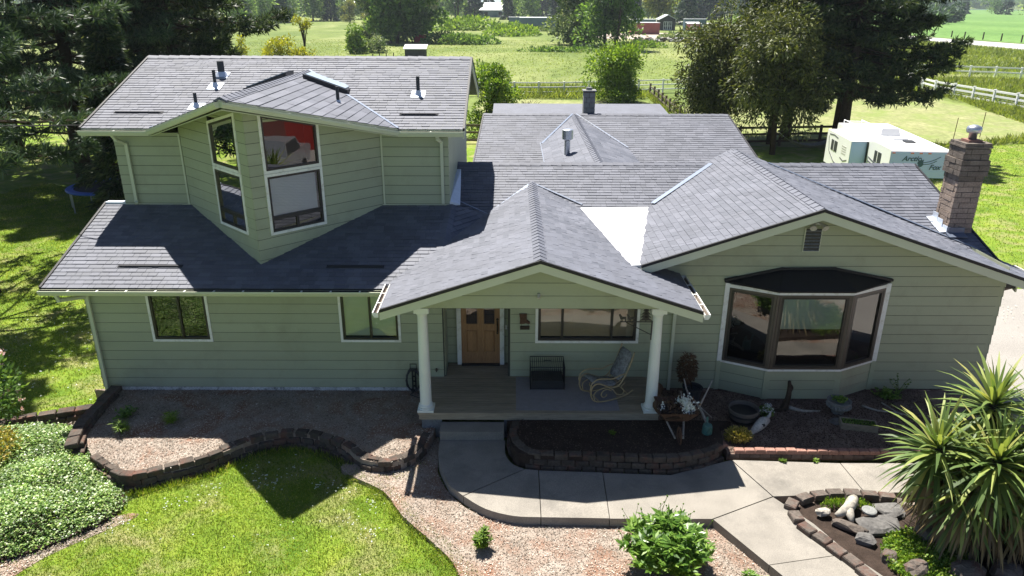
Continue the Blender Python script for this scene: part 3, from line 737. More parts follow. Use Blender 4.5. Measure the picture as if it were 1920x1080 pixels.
# fascias and rakes
def fascia(a, b_, ht=0.16, th=0.035, drop=0.03, mat='trim_green', edge=True, out=(0, -1, 0)):
    a = Vector(a); b_ = Vector(b_); m = MB(); o = Vector(out) * th
    z = Vector((0, 0, 1))
    m.hexa([a - z * (drop + ht), b_ - z * (drop + ht), b_ - z * (drop + ht) + o, a - z * (drop + ht) + o], [a - z * drop, b_ - z * drop, b_ - z * drop + o, a - z * drop + o]); m.build('fascia', mat, house)
    if edge:
        m = MB(); o2 = Vector(out) * (th + .015); m.hexa([a - z * (drop - .001), b_ - z * (drop - .001), b_ - z * (drop - .001) + o2, a - z * (drop - .001) + o2], [a + z * .035, b_ + z * .035, b_ + z * .035 + o2, a + z * .035 + o2]); m.build('drip_edge', 'underlay', house)
fascia((-2.50, PF, pe(-2.5)), (PX, PF, PZ)); fascia((PX, PF, PZ), (3.63, PF, pe(3.63)))
fascia((2.68, GF, gz(2.68)), (GX, GF, GZt), .17); fascia((GX, GF, GZt), (11.55, GF, gz(11.55)), .17)
fascia((UX1, 1.99, 5.69), (UX1, 5.90, 6.985), .18, out=(1, 0, 0)); fascia((UX1, 5.90, 6.985), (UX1, 9.85, 5.67), .18, out=(1, 0, 0))
fascia((11.09, 0.12, zm(.12)), (11.09, MY, MZ), .16, out=(1, 0, 0))
fascia((UX0, 1.99, 5.69), (UX0, 5.90, 6.985), .18, out=(-1, 0, 0)); fascia((RK, E_Y, E_Z), (RK, 2.47, zsk(2.47)), .14, out=(-1, 0, 0))
fascia((8.62, RY, RZ), (9.15, 8.6, RZ - 6.4 * RS), .14, out=(1, 0, 0)); fascia((-1.12, RY, RZ), (-1.55, 8.6, RZ - 6.4 * RS), .14, out=(-1, 0, 0))
# soffits
b = MB(); b.box(RK, -1.6, E_Y + .02, 0.0, E_Z - .17, E_Z - .15); b.build('soffit', 'trim_green', house)
for x0, x1 in ((UX0, PLc.x), (PRc.x, UX1)):
    b = MB(); b.box(x0, x1, 2.0, 2.42, 5.52, 5.54); b.build('soffit', 'trim_green', house)
b = MB(); b.hexa([(PT.x, PT.y + .05, 6.50), (PRc.x, 1.99, 5.52), (PRc.x, 2.6, 5.52), (PT.x, 2.6, 6.50)], [(PT.x, PT.y + .05, 6.52), (PRc.x, 1.99, 5.54), (PRc.x, 2.6, 5.54), (PT.x, 2.6, 6.52)]); b.build('soffit', 'trim_green', house)
b = MB(); b.hexa([(PT.x, PT.y + .05, 6.50), (PLc.x, 1.99, 5.52), (PLc.x, 2.6, 5.52), (PT.x, 2.6, 6.50)], [(PT.x, PT.y + .05, 6.52), (PLc.x, 1.99, 5.54), (PLc.x, 2.6, 5.54), (PT.x, 2.6, 6.52)]); b.build('soffit', 'trim_green', house)
b = MB(); b.box(-1.9, 3.0, -1.5, 0.6, 2.76, 2.78); b.build('porch_ceiling', 'trim_green', house)

# gutters: an open trough with hangers
def gutter(a, b_, out, mat='trim_green', hang=0.6, wd=0.12, ht=0.11, inner='underlay'):
    a = Vector(a); b_ = Vector(b_); o = Vector(out).normalized(); z = Vector((0, 0, 1)); m = MB()
    prof = [(0.0, 0), (0.0, -ht), (wd * .65, -ht), (wd, -ht * .35), (wd, 0.0), (wd - .018, 0.0), (wd - .018, -ht * .35), (wd * .6, -ht + .015), (.012, -ht + .015), (.012, 0)]
    ring = lambda p: [p + o * x + z * y for x, y in prof]
    k = len(prof); vs = ring(a) + ring(b_); fs = [(i, (i + 1) % k, k + (i + 1) % k, k + i) for i in range(k)]
    m.add(vs, fs); mi = [1 if i in (6, 7, 8) else 0 for i in range(k)]; m.m = mi
    for p in (a, b_):
        m.add([p + o * x + z * y for x, y in prof[:5]], [(0, 1, 2, 3, 4)], 0)
    m.build('gutter', [mat, inner], house)
    n = int((b_ - a).length / hang)
    for i in range(1, n):
        h = MB(); p = a + (b_ - a) * (i / n); h.bar(p - z * .012, p + o * (wd - .01) - z * .006, .03, .012); h.build('gutter_hanger', 'white', house)
gutter((RK - .02, E_Y - .02, E_Z - .02), (-2.56, E_Y - .02, E_Z - .02), (0, -1, 0))
gutter((-2.53, -0.66, pe(-2.5) - .03), (-2.53, PF - .04, pe(-2.5) - .03), (-1, 0, 0), 'white', 0.5, .11, .1, 'copper_gutter')
gutter((3.66, PF - .04, pe(3.63) - .03), (3.66, -0.05, pe(3.63) - .03), (1, 0, 0), 'white', .5, .11, .1, 'copper_gutter')
gutter((UX0 - .02, 1.97, 5.66), (PLc.x, 1.97, 5.66), (0, -1, 0)); gutter((PRc.x, 1.97, 5.66), (UX1 + .02, 1.97, 5.66), (0, -1, 0))
gutter((PLc.x, 1.97, 5.66), (PT.x, PT.y, 6.665), (-.72, -.69, 0), wd=.11); gutter((PT.x, PT.y, 6.665), (PRc.x, 1.97, 5.66), (.72, -.69, 0), wd=.11)
gutter((11.60, GF, gz(11.55) - .03), (11.60, 1.2, gz(11.55) - .03), (1, 0, 0), 'white', .6)

# ------------------------------------------------------------------ walls of lapped boards
GAP = .013
def wall(O, u, poly, holes=(), course=0.23, z0=None, seed=0, mat='siding', thick=0.10, core=True, joint=3.6):
    """boards in the plane through O along u (upwards = z); poly convex in (s, z); holes = rectangles (s0, s1, z0, z1)"""
    u = Vector(u).normalized(); pl = Plane(O, u, (0, 0, 1))
    if pl.n.dot(CAMP - pl.O) < 0:
        pl.n = -pl.n
    flip = pl.u.cross(pl.v).dot(pl.n) < 0
    zmin = min(p[1] for p in poly); zmax = max(p[1] for p in poly); smin = min(p[0] for p in poly); smax = max(p[0] for p in poly)
    if core:
        c = MB()
        ss = sorted({smin, smax} | {h[0] for h in holes} | {h[1] for h in holes})
        for i in range(len(ss) - 1):
            a, b_ = ss[i], ss[i + 1]; hz = sorted([(h[2], h[3]) for h in holes if h[0] < (a + b_) / 2 < h[1]])
            zz = [zmin] + [q for h in hz for q in h] + [zmax]
            for k in range(0, len(zz), 2):
                q = clip_convex([(a, zz[k]), (b_, zz[k]), (b_, zz[k + 1]), (a, zz[k + 1])], poly)
                if len(q) >= 3 and area2(q) > 1e-3: c.hexa([pl.at(s_, z_, -thick) for s_, z_ in q], [pl.at(s_, z_, -.002) for s_, z_ in q])
        c.build('wall', 'groove' if course else mat, house)
    z = zmin if z0 is None else z0
    rr = random.Random(seed)
    while z < zmax - .01:
        ztop = z + course
        segs = [(smin, smax, z, ztop)]
        for h in holes:
            out = []
            for (a, b_, c0, c1) in segs:
                if h[1] <= a or h[0] >= b_ or h[3] <= c0 or h[2] >= c1: out.append((a, b_, c0, c1)); continue
                if h[0] > a: out.append((a, h[0], c0, c1))
                if h[1] < b_: out.append((h[1], b_, c0, c1))
                m0, m1 = max(a, h[0]), min(b_, h[1])
                if h[2] > c0 + .004: out.append((m0, m1, c0, h[2]))
                if h[3] < c1 - .004: out.append((m0, m1, h[3], c1))
            segs = out
        for (a, b_, c0, c1) in segs:
            if c0 < z + GAP: c0 = z + GAP
            if c1 - c0 < .01: continue
            q = clip_convex([(a, c0), (b_, c0), (b_, c1), (a, c1)], poly)
            if len(q) >= 3 and area2(q) > 4e-4:
                b = MB(); wedge(b, pl, q, z, ztop, 0.015, 0.004, 0.0)
                if flip: b.f = [f[::-1] for f in b.f]
                b.build('siding_board', mat, house)
        z = ztop
    return pl

# lower left wall with two windows
WA = (-8.03, -6.69, 1.29, 2.55); WB = (-3.82, -2.47, 1.29, 2.55)
wall((0, 0, 0), (1, 0, 0), [(XL, .127), (XJ - .03, .127), (XJ - .03, 2.66), (XL, 2.66)], [WA, WB], seed=1)
b = MB(); b.box(XL, XL + .1, 0, 2.5, .1, 2.62); b.box(XL, XL + .1, 2.5, 9.3, .1, 3.3); b.build('side_wall', 'siding', house)
b = MB(); b.hexa([(XL, 0, 2.6), (XL + .1, 0, 2.6), (XL + .1, 2.5, 2.6), (XL, 2.5, 2.6)], [(XL, 0, 2.78), (XL + .1, 0, 2.78), (XL + .1, 2.5, 3.65), (XL, 2.5, 3.65)]); b.build('side_wall', 'siding', house)
for z in np.arange(.127, 2.7, .23):
    b = MB(); b.hexa([(XL - .02, -.015, z), (XL, -.015, z), (XL, 9.3, z), (XL - .02, 9.3, z)], [(XL - .004, -.015, z + .23), (XL, -.015, z + .23), (XL, 9.3, z + .23), (XL - .004, 9.3, z + .23)]); b.build('siding_board', 'siding', house)
b = MB(); b.box(XL + .02, -1.95, 0.004, .16, -.3, .127); b.build('foundation', 'foundation', house)
# door recess
wall((XJ, 0, 0), (0, 1, 0), [(0, .43), (.66, .43), (.66, 2.68), (0, 2.68)], seed=2, thick=.05)
wall((0, .66, 0), (1, 0, 0), [(XJ, .43), (-.03, .43), (-.03, 2.68), (XJ, 2.68)], [(-1.27, -.17, .43, 2.60)], seed=3)
wall((-.03, 0, 0), (0, 1, 0), [(0, .43), (.66, .43), (.66, 2.68), (0, 2.68)], seed=4, thick=.05)
# porch wall right of the door, then the gable wall
WP = (0.53, 2.84, 1.28, 2.24)
wall((0, 0, 0), (1, 0, 0), [(-.03, .43), (3.02, .43), (3.02, 2.68), (-.03, 2.68)], [WP], seed=5, z0=.357)
wall((0, 0, 0), (1, 0, 0), [(3.02, .127), (10.74, .127), (10.74, gz(10.74) - .1), (GX, GZt - .1), (3.02, gz(3.02) - .1)], [(4.72, 8.17, .12, 2.72)], seed=6)
b = MB(); b.box(10.66, 10.74, 0.0, 10.2, .0, 2.9); b.build('side_wall', 'siding', house)
for z in np.arange(.127, 2.9, .23):
    b = MB(); b.hexa([(10.74, -.015, z), (10.765, -.015, z), (10.765, 10, z), (10.74, 10, z)], [(10.74, -.015, z + .23), (10.745, -.015, z + .23), (10.745, 10, z + .23), (10.74, 10, z + .23)]); b.build('siding_board', 'siding', house)
# old brick footing showing below the gable wall
for k in range(2):
    for i in range(17):
        x = 3.15 + i * .45 + (k * .22)
        if 4.7 < x + .2 < 8.2: continue
        b = MB(); b.box(x, x + .43, -.03, .05, -.04 + k * .083, .036 + k * .083); b.build('footing_brick', 'oldbrick', house)
# porch gable face and beam (a flat-boarded header)
wall((0, -1.62, 0), (1, 0, 0), [(-1.95, 2.79), (3.05, 2.79), (3.05, pe(3.05) - .13), (PX, PZ - .13), (-1.95, pe(-1.95) - .13)], seed=7, course=.27, thick=.12)
b = MB(); b.box(-1.95, -1.83, -1.49, 0, 2.745, 2.95); b.box(2.93, 3.05, -1.49, 0, 2.745, 2.95); b.build('porch_beam', 'trim_green', house)
# upper storey
LC = Vector((-7.82, 2.44, 0)); RC = Vector((-3.08, 2.44, 0)); TC = Vector((-5.46, .16, 0))
wall((0, 2.42, 0), (1, 0, 0), [(XL, 3.66), (-7.82, 3.66), (-7.82, 5.53), (XL, 5.53)], seed=8, z0=3.60)
wall((0, 2.42, 0), (1, 0, 0), [(-3.08, 3.66), (XJ, 3.66), (XJ, 5.53), (-3.08, 5.53)], seed=9, z0=3.60)
dl = (LC - TC); ll = dl.length; dr = (RC - TC); lr = dr.length
PWL = wall(TC, dl, [(0, 2.90), (ll, 3.60), (ll, 5.72), (0, 6.60)], [(.36, 1.66, 3.66, 6.08)], seed=10, z0=2.91)
PWR = wall(TC, dr, [(0, 2.90), (lr, 3.60), (lr, 5.72), (0, 6.60)], [(.30, 1.67, 3.66, 6.08)], seed=11, z0=2.91)
wall((XJ, 2.42, 0), (0, 1, 0), [(0, 3.2), (6.9, 3.2), (6.9, 5.55), (3.45, 6.75), (0, 5.55)], seed=12, mat='siding')
b = MB(); b.box(XL, XJ - .12, 9.2, 9.3, .1, 5.5); b.box(XL, XL + .1, 2.5, 9.2, 3.2, 5.5); b.build('rear_wall', 'siding', house)
b = MB(); b.prism([(XL + .01, 2.45, 5.5), (XL + .01, 9.25, 5.5), (XL + .01, 5.85, 6.75)], (.1, 0, 0)); b.build('gable_end_wall', 'siding', house)
# thin corner boards
for x, y, z0, z1 in ((LC.x, 2.40, 3.70, 5.5), (RC.x, 2.40, 3.70, 5.5)):
    b = MB(); b.box(x - .02, x + .02, y - .02, y + .02, z0, z1); b.build('corner_trim', 'trim_green', house)
b = MB(); b.box(XL, XJ, 2.385, 2.42, 3.79, 3.83); b.build('base_trim', 'trim_green', house)

# ------------------------------------------------------------------ windows
def window(pl, s0, s1, z0, z1, trim=.055, tmat='white', fmat='bronze', mulls=(), bars=(), z1b=None, proud=.03, fw=.05, gmat='glass', blind=None, blind_z=None, sub=True):
    """trim round the opening, frame, panes; z1b = top height at s1 when the head slopes. mulls = s of upright bars, bars = (z, s-range) of cross bars"""
    z1b = z1 if z1b is None else z1b
    top = lambda s: z1 + (z1b - z1) * (s - s0) / (s1 - s0)
    at = pl.at
    def frame(m, a, b_, c, w, d0, d1):
        t = lambda s: top(s)
        outer = [(a, c), (b_, c), (b_, t(b_)), (a, t(a))]
        inner = [(a + w, c + w), (b_ - w, c + w), (b_ - w, t(b_ - w) - w), (a + w, t(a + w) - w)]
        vs = [at(*q, d1) for q in outer] + [at(*q, d1) for q in inner] + [at(*q, d0) for q in outer] + [at(*q, d0) for q in inner]
        fs = []
        for i in range(4):
            j = (i + 1) % 4
            fs += [(i, j, 4 + j, 4 + i), (8 + i, 12 + i, 12 + j, 8 + j), (i, 8 + i, 8 + j, j), (4 + i, 4 + j, 12 + j, 12 + i)]
        m.add(vs, fs)
    r = MB(); a0, a1, c0 = s0, s1, z0
    frame(r, s0, s1, z0, trim, -.03, proud)
    win = r.build('window', tmat, house)
    f = MB(); frame(f, s0 + trim, s1 - trim, z0 + trim, fw, -.06, proud - .008)
    # the inner frame follows the same head line lowered by the trim
    f2 = MB(); top0 = top
    def fr2():
        a, b_, c = s0 + trim, s1 - trim, z0 + trim
        t = lambda s: top0(s) - trim
        outer = [(a, c), (b_, c), (b_, t(b_)), (a, t(a))]; inner = [(a + fw, c + fw), (b_ - fw, c + fw), (b_ - fw, t(b_ - fw) - fw), (a + fw, t(a + fw) - fw)]
        vs = [at(*q, proud - .008) for q in outer] + [at(*q, proud - .008) for q in inner] + [at(*q, -.06) for q in outer] + [at(*q, -.06) for q in inner]
        for i in range(4):
            j = (i + 1) % 4
            f2.add(vs, []) if False else None
        fs = []
        for i in range(4):
            j = (i + 1) % 4
            fs += [(i, j, 4 + j, 4 + i), (8 + i, 12 + i, 12 + j, 8 + j), (i, 8 + i, 8 + j, j), (4 + i, 4 + j, 12 + j, 12 + i)]
        f2.add(vs, fs)
        for s in mulls:
            q = [(s - fw * .45, c + fw * .5), (s + fw * .45, c + fw * .5), (s + fw * .45, t(s) - fw * .5), (s - fw * .45, t(s) - fw * .5)]
            f2.hexa([at(*p, -.05) for p in q], [at(*p, proud - .014) for p in q])
        for z, sa, sb, wz in bars:
            q = [(sa, z - wz / 2), (sb, z - wz / 2), (sb, z + wz / 2), (sa, z + wz / 2)]
            f2.hexa([at(*p, -.05) for p in q], [at(*p, proud - .011) for p in q])
        return a, b_, c, t
    a, b_, c, t = fr2()
    f2.build('frame', fmat, win)
    cuts = [a + fw * .6] + list(mulls) + [b_ - fw * .6]
    for i in range(len(cuts) - 1):
        p0, p1 = cuts[i] + .01, cuts[i + 1] - .01
        q = [(p0, c + fw * .6), (p1, c + fw * .6), (p1, t(p1) - fw * .6), (p0, t(p0) - fw * .6)]
        g = MB(); dd = 0.0 if i % 2 == 0 else .012
        g.add([at(*x, -.012 - dd) for x in q], [(0, 1, 2, 3)]); g.build('pane', gmat, win)
    bk = MB(); q = [(a, c), (b_, c), (b_, t(b_)), (a, t(a))]
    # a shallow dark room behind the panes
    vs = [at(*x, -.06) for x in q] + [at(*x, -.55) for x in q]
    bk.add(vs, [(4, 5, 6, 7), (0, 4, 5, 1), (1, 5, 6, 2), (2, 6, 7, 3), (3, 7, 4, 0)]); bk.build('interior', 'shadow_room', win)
    if blind:
        sl = MB(); zlo, zhi, sa, sb = blind_z
        n = int((zhi - zlo) / .03)
        for k in range(n):
            z = zlo + k * .03
            sl.hexa([at(sa, z, -.055), at(sb, z, -.055), at(sb, z + .004, -.075), at(sa, z + .004, -.075)], [at(sa, z + .0305, -.045), at(sb, z + .0305, -.045), at(sb, z + .032, -.07), at(sa, z + .032, -.07)])
        sl.build('blind', blind, win)
    return win

PF0 = Plane((0, 0, 0), (1, 0, 0), (0, 0, 1)); PF0.n = Vector((0, -1, 0))
window(PF0, WA[0], WA[1], WA[2], WA[3], mulls=(-7.35,))
window(PF0, WB[0], WB[1], WB[2], WB[3], mulls=(-3.14,), blind='blind_green', blind_z=(1.42, 2.45, -3.72, -2.57))
window(PF0, WP[0], WP[1], WP[2], WP[3], trim=.06, mulls=(1.13, 2.23), fw=.06, blind='blind_tan', blind_z=(1.42, 2.2, .62, 2.75))
def stacked(pl, s0, s1, tz0, tz1, blind_s):
    # upper light with a sloping head, lower light with a cross bar and two vents
    window(pl, s0, s1, 5.005, tz0, z1b=tz1, trim=.06, fw=.045)
    return window(pl, s0, s1, 3.66, 4.997, trim=.06, fw=.05, bars=((4.02, s0 + .08, s1 - .08, .085),), blind='blind', blind_z=(4.06, 4.90, *blind_s))
stacked(PWL, .36, 1.66, 6.28, 5.97, (.44, 1.35))
stacked(PWR, .30, 1.67, 6.30, 5.96, (.38, 1.52))
for pl, s in ((PWL, 1.0), (PWR, .97)):
    b = MB(); q = [(s - .03, 3.73), (s + .03, 3.73), (s + .03, 4.0), (s - .03, 4.0)]; b.hexa([pl.at(*p, -.04) for p in q], [pl.at(*p, .018) for p in q]); b.build('vent_bar', 'bronze', house)

# bay window: three faces standing out from the gable wall
BP = [Vector((4.74, -.005, 0)), Vector((5.67, -.47, 0)), Vector((7.25, -.47, 0)), Vector((8.17, -.005, 0))]
BZ0, BZ1, BZ2 = .127, .86, 2.64
for i in range(3):
    a, c = BP[i], BP[i + 1]; u = (c - a); L_ = u.length
    pl = wall(a, u, [(0, BZ0), (L_, BZ0), (L_, BZ1), (0, BZ1)], seed=20 + i, thick=.06)
    # sill band, corner posts, frame and pane
    q = [(-.01, BZ1 - .03), (L_ + .01, BZ1 - .03), (L_ + .01, BZ1 + .02), (-.01, BZ1 + .02)]
    b = MB(); b.hexa([pl.at(*p, -.05) for p in q], [pl.at(*p, .03) for p in q]); sill = b.build('bay_sill', 'white', house)
    window(pl, .03, L_ - .03, BZ1 + .02, BZ2, trim=.045, tmat='brown_frame', fmat='bronze', fw=.05, gmat='glass', blind='blind_green' if i == 1 else None, blind_z=(1.82, 2.55, .12, L_ - .12) if i == 1 else None)
    for s in (0.0, L_):
        if (i == 0 and s == 0) or (i == 2 and s == L_): continue
    q = [(0, BZ2), (L_, BZ2), (L_, BZ2 + .075), (0, BZ2 + .075)]
    b = MB(); b.hexa([pl.at(*p, -.05) for p in q], [pl.at(*p, .025) for p in q]); b.build('bay_head', 'white', house)
for p in BP[1:3]:
    b = MB(); b.lathe([(.045, BZ1 + .02), (.045, BZ2)], (p.x, p.y + .012, 0), 8); b.build('bay_post', 'brown_frame', house)
    b = MB(); b.box(p.x - .07, p.x + .07, p.y - .012, p.y + .06, BZ0, BZ1 - .035); b.build('bay_corner_board', 'siding', house)
for x, sgn in ((4.70, 1), (8.21, -1)):
    b = MB(); b.box(x - .05, x + .05, -.04, .02, .86, 2.74); b.build('bay_side_trim', 'white', house)
    b = MB(); b.box(x - .05, x + .05, -.035, .02, .127, .855); b.build('bay_corner_board', 'siding', house)
# bay roof
BT = [Vector((5.86, .01, 3.05)), Vector((7.0, .01, 3.05))]
BE = [Vector((4.62, -.02, 2.79)), Vector((5.64, -.56, 2.755)), Vector((7.27, -.56, 2.755)), Vector((8.26, -.02, 2.79))]
roof('bay_roof', [tuple(BE[1]), tuple(BE[2]), tuple(BT[1]), tuple(BT[0])], thick=.05, seed=31)
roof('bay_roof', [tuple(BE[0]), tuple(BE[1]), tuple(BT[0])], thick=.05, seed=32)
roof('bay_roof', [tuple(BE[2]), tuple(BE[3]), tuple(BT[1])], thick=.05, seed=33)
for a, c in ((BE[0], BT[0]), (BT[0], BT[1]), (BT[1], BE[3])):
    b = MB(); b.bar(a + Vector((0, -.02, .02)), c + Vector((0, -.02, .03)), .07, .05); b.build('bay_roof_edge', 'underlay', house)
# footing under the bay
for k in range(2):
    for i in range(3):
        a, c = BP[i], BP[i + 1]; L_ = (c - a).length; u = (c - a) / L_; n = int(L_ / .22)
        for j in range(n):
            p = a + u * (j * L_ / n); e = a + u * ((j + 1) * L_ / n - .012); nn = Vector((u.y, -u.x, 0)) * .02
            b = MB(); z = -.04 + k * .083; b.hexa([p + nn + Vector((0, 0, z)), e + nn + Vector((0, 0, z)), e - nn * 3 + Vector((0, 0, z)), p - nn * 3 + Vector((0, 0, z))], [p + nn + Vector((0, 0, z + .075)), e + nn + Vector((0, 0, z + .075)), e - nn * 3 + Vector((0, 0, z + .075)), p - nn * 3 + Vector((0, 0, z + .075))])
            b.build('footing_brick', 'oldbrick', house)

# front door
d = MB(); d.box(-1.17, -.27, .60, .64, .455, 2.50); door = d.build('door', 'door', house)
def panel(x0, x1, z0, z1, mat='door', y=.598, ins=.03, name='door_panel'):
    b = MB(); b.hexa([(x0, y, z0), (x1, y, z0), (x1, y, z1), (x0, y, z1)], [(x0 + ins, y - .022, z0 + ins), (x1 - ins, y - .022, z0 + ins), (x1 - ins, y - .022, z1 - ins), (x0 + ins, y - .022, z1 - ins)]); b.build(name, mat, door)
for x0, x1 in ((-1.05, -.79), (-.64, -.39)):
    panel(x0, x1, .74, 1.31)
    b = MB(); b.box(x0, x1, .585, .597, 1.47, 2.36); b.box(x0, x1, .578, .597, 1.45, 1.475); b.box(x0 - .02, x0, .578, .597, 1.45, 2.38); b.box(x1, x1 + .02, .578, .597, 1.45, 2.38); b.build('glass_frame', 'door', door)
    b = MB(); b.add([(x0, .583, 1.476), (x1, .583, 1.476), (x1, .583, 2.36), (x0, .583, 2.36)], [(0, 1, 2, 3)]); b.build('pane', 'glass_dark', door)
    b = MB()
    for k in range(5):
        b.box(x0 + .03, x0 + .036, .577, .582, 1.5, 2.3); b.box(x1 - .036, x1 - .03, .577, .582, 1.5, 2.3); b.box(x0 + .02, x1 - .02, .577, .582, 1.52 + k * .19, 1.526 + k * .19)
    b.build('lead_line', 'black_metal', door)
b = MB(); b.box(-.345, -.305, .575, .598, 1.22, 1.55); b.lathe([(.02, 0), (.03, .015), (.03, .03), (.015, .045)], (-.325, .55, 1.58), 10); b.tube([(-.325, .58, 1.50), (-.325, .53, 1.46), (-.325, .53, 1.30), (-.325, .58, 1.26)], .012); b.build('handle', 'brass', door)
b = MB(); b.box(-1.27, -1.17, .565, .64, .43, 2.6); b.box(-.27, -.17, .565, .64, .43, 2.6); b.box(-1.17, -.27, .565, .64, 2.5, 2.6); b.build('door_casing', 'white', house)
b = MB(); b.box(-1.17, -.27, .52, .64, .42, .455); b.build('threshold', 'black_metal', house)
b = MB(); b.box(-.145, -.105, .625, .636, 1.32, 1.42); b.build('doorbell', 'white', house)

# porch deck: planks running along the house, rim boards, skirting
y = -1.62; k = 0
DK = MB(); DK.box(-1.86, 3.02, -1.56, .64, .30, .385); deck = DK.build('porch_deck', 'greyplank', house)
while y < .60:
    x0, x1 = (-1.95, 3.10) if y < -.05 else (XJ + .02, -.05)
    b = MB(); b.box(x0, x1, y, y + .082, .385, .42 - (k % 3) * .0015); b.build('plank', 'plank', deck); y += .092; k += 1
b = MB(); b.box(-1.93, 3.08, -1.60, -1.565, .255, .383); b.build('rim_board', 'plank', deck)
b = MB(); b.box(-1.93, -1.895, -1.56, 0.0, .255, .383); b.build('rim_board', 'plank', deck)
for x0, x1 in ((-1.88, -1.46), (-.15, 3.03)):
    b = MB(); b.box(x0, x1, -1.565, -1.53, -.2, .25); b.build('skirting', 'greyplank', deck)
# columns: tapered, with base and capital
for x in (-1.79, 2.93):
    b = MB(); b.lathe([(.150, .50), (.150, .54), (.128, .56), (.124, .60), (.118, 1.3), (.098, 2.55), (.10, 2.58), (.115, 2.60), (.115, 2.62), (.125, 2.66)], (x, -1.44, 0), 24); col = b.build('column', 'column', house, smooth=False)
    for p in col.data.polygons: p.use_smooth = abs(p.normal.z) < .5
    b = MB(); b.box(x - .17, x + .17, -1.61, -1.27, .42, .47); b.lathe([(.165, .47), (.165, .5), (.15, .5)], (x, -1.44, 0), 24); b.build('base', 'column', col)
    b = MB(); b.box(x - .15, x + .15, -1.59, -1.29, 2.66, 2.775); b.build('capital', 'column', col)
b = MB(); b.box(PX - .03, PX + .03, -1.67, -1.635, 3.04, 3.12); b.tube([(PX, -1.67, 3.08), (PX, -1.71, 3.05)], .03, 8); b.build('porch_camera', 'bone', house)
# concrete step
b = MB(); b.box(-1.47, -.15, -1.98, -1.60, -.1, .20); b.build('step', 'concrete', house)

# gable vent with louvres and a pair of floodlights
b = MB(); b.box(6.20, 6.57, -.035, -.02, 3.46, 3.99); vent = b.build('gable_vent', 'trim_green', house)
for k in range(7):
    z = 3.48 + k * .072; q = MB(); q.hexa([(6.22, -.06, z), (6.55, -.06, z), (6.55, -.057, z + .006), (6.22, -.057, z + .006)], [(6.22, -.037, z + .026), (6.55, -.037, z + .026), (6.55, -.034, z + .03), (6.22, -.034, z + .03)]); q.build('louvre', 'greyplank', vent)
    q = MB(); q.box(6.22, 6.55, -.0372, -.0352, z + .012, z + .068); q.build('gap', 'black_metal', vent)
fl = MB(); fl.lathe([(.045, 0), (.045, .02)], (6.42, -.06, 4.09), 10); lamp = fl.build('floodlight', 'white', house)
for s in (-1, 1):
    q = MB(); q.tube([(6.42, -.06, 4.10), (6.42 + s * .07, -.09, 4.09), (6.42 + s * .11, -.14, 4.07), (6.42 + s * .13, -.22, 4.03)], [.02, .03, .045, .07], 12); q.build('lamp_head', 'bone', lamp)

# downspouts
def downspout(pts, mat='trim_green', w_=.07):
    b = MB()
    for a, c in zip(pts[:-1], pts[1:]): b.bar(a, c, w_, w_ * .8, (0, 1, 0) if abs(c[2] - a[2]) > .05 else (0, 0, 1))
    for p in pts[1:-1]: b.box(p[0] - w_ * .56, p[0] + w_ * .56, p[1] - w_ * .5, p[1] + w_ * .5, p[2] - w_ * .5, p[2] + w_ * .5)
    b.build('downspout', mat, house)
downspout([(-9.55, -.68, 2.68), (-9.55, -.60, 2.52), (-9.27, -.08, 2.40), (-9.27, -.08, -.1)])
downspout([(-9.15, 1.93, 5.58), (-9.15, 2.10, 5.42), (-9.07, 2.36, 5.28), (-9.07, 2.36, 3.90), (-9.04, 2.28, 3.86)])
downspout([(-1.72, 1.93, 5.58), (-1.72, 2.10, 5.46), (-1.66, 2.36, 5.34), (-1.66, 2.36, 3.86)])
downspout([(3.60, -.10, 2.86), (3.60, -.05, 2.6), (3.60, -.05, .12)])
downspout([(11.66, .55, 2.66), (11.45, .45, 2.55), (10.80, .3, 2.45), (10.80, .3, -.1)], 'brown_frame')

# plumbing vents and skylights on the roofs
def vent_pipe(x, y, r, h, pl):
    y0, z0, s = pl; z = z0 + (y - y0) * s
    b = MB(); b.lathe([(r, -.1), (r, h), (r * .75, h)], (x, y, z), 12); v = b.build('vent_pipe', 'pot_dark', house, smooth=False)
    b = MB(); q = .17; f = lambda a, c, h_: (x + a, y + c, z + c * s + h_); b.hexa([f(-q, -q, .02), f(q, -q, .02), f(q, q, .02), f(-q, q, .02)], [f(-q, -q, .028), f(q, -q, .028), f(q, q, .028), f(-q, q, .028)]); b.lathe([(r * 2.2, .0), (r * 1.3, .12)], (x, y, z), 12); b.build('pipe_flashing', 'bright_flash', v)
US = (5.90, 6.985, .331)
vent_pipe(-7.50, 4.72, .085, .38, US); vent_pipe(-7.46, 4.10, .04, .42, US); vent_pipe(-7.56, 3.02, .04, .34, US); vent_pipe(-2.32, 3.70, .045, .45, US)
b = MB(); b.lathe([(.04, -.1), (.04, .42)], (-4.05, 2.55, 6.16), 12); v = b.build('vent_pipe', 'pot_dark', house)
b = MB(); b.hexa([(-4.22, 2.4, 6.22), (-3.88, 2.4, 6.10), (-3.88, 2.7, 6.10), (-4.22, 2.7, 6.22)], [(-4.22, 2.4, 6.235), (-3.88, 2.4, 6.115), (-3.88, 2.7, 6.115), (-4.22, 2.7, 6.235)]); b.lathe([(.09, 0), (.05, .12)], (-4.05, 2.55, 6.16), 10); b.build('pipe_flashing', 'bright_flash', v)
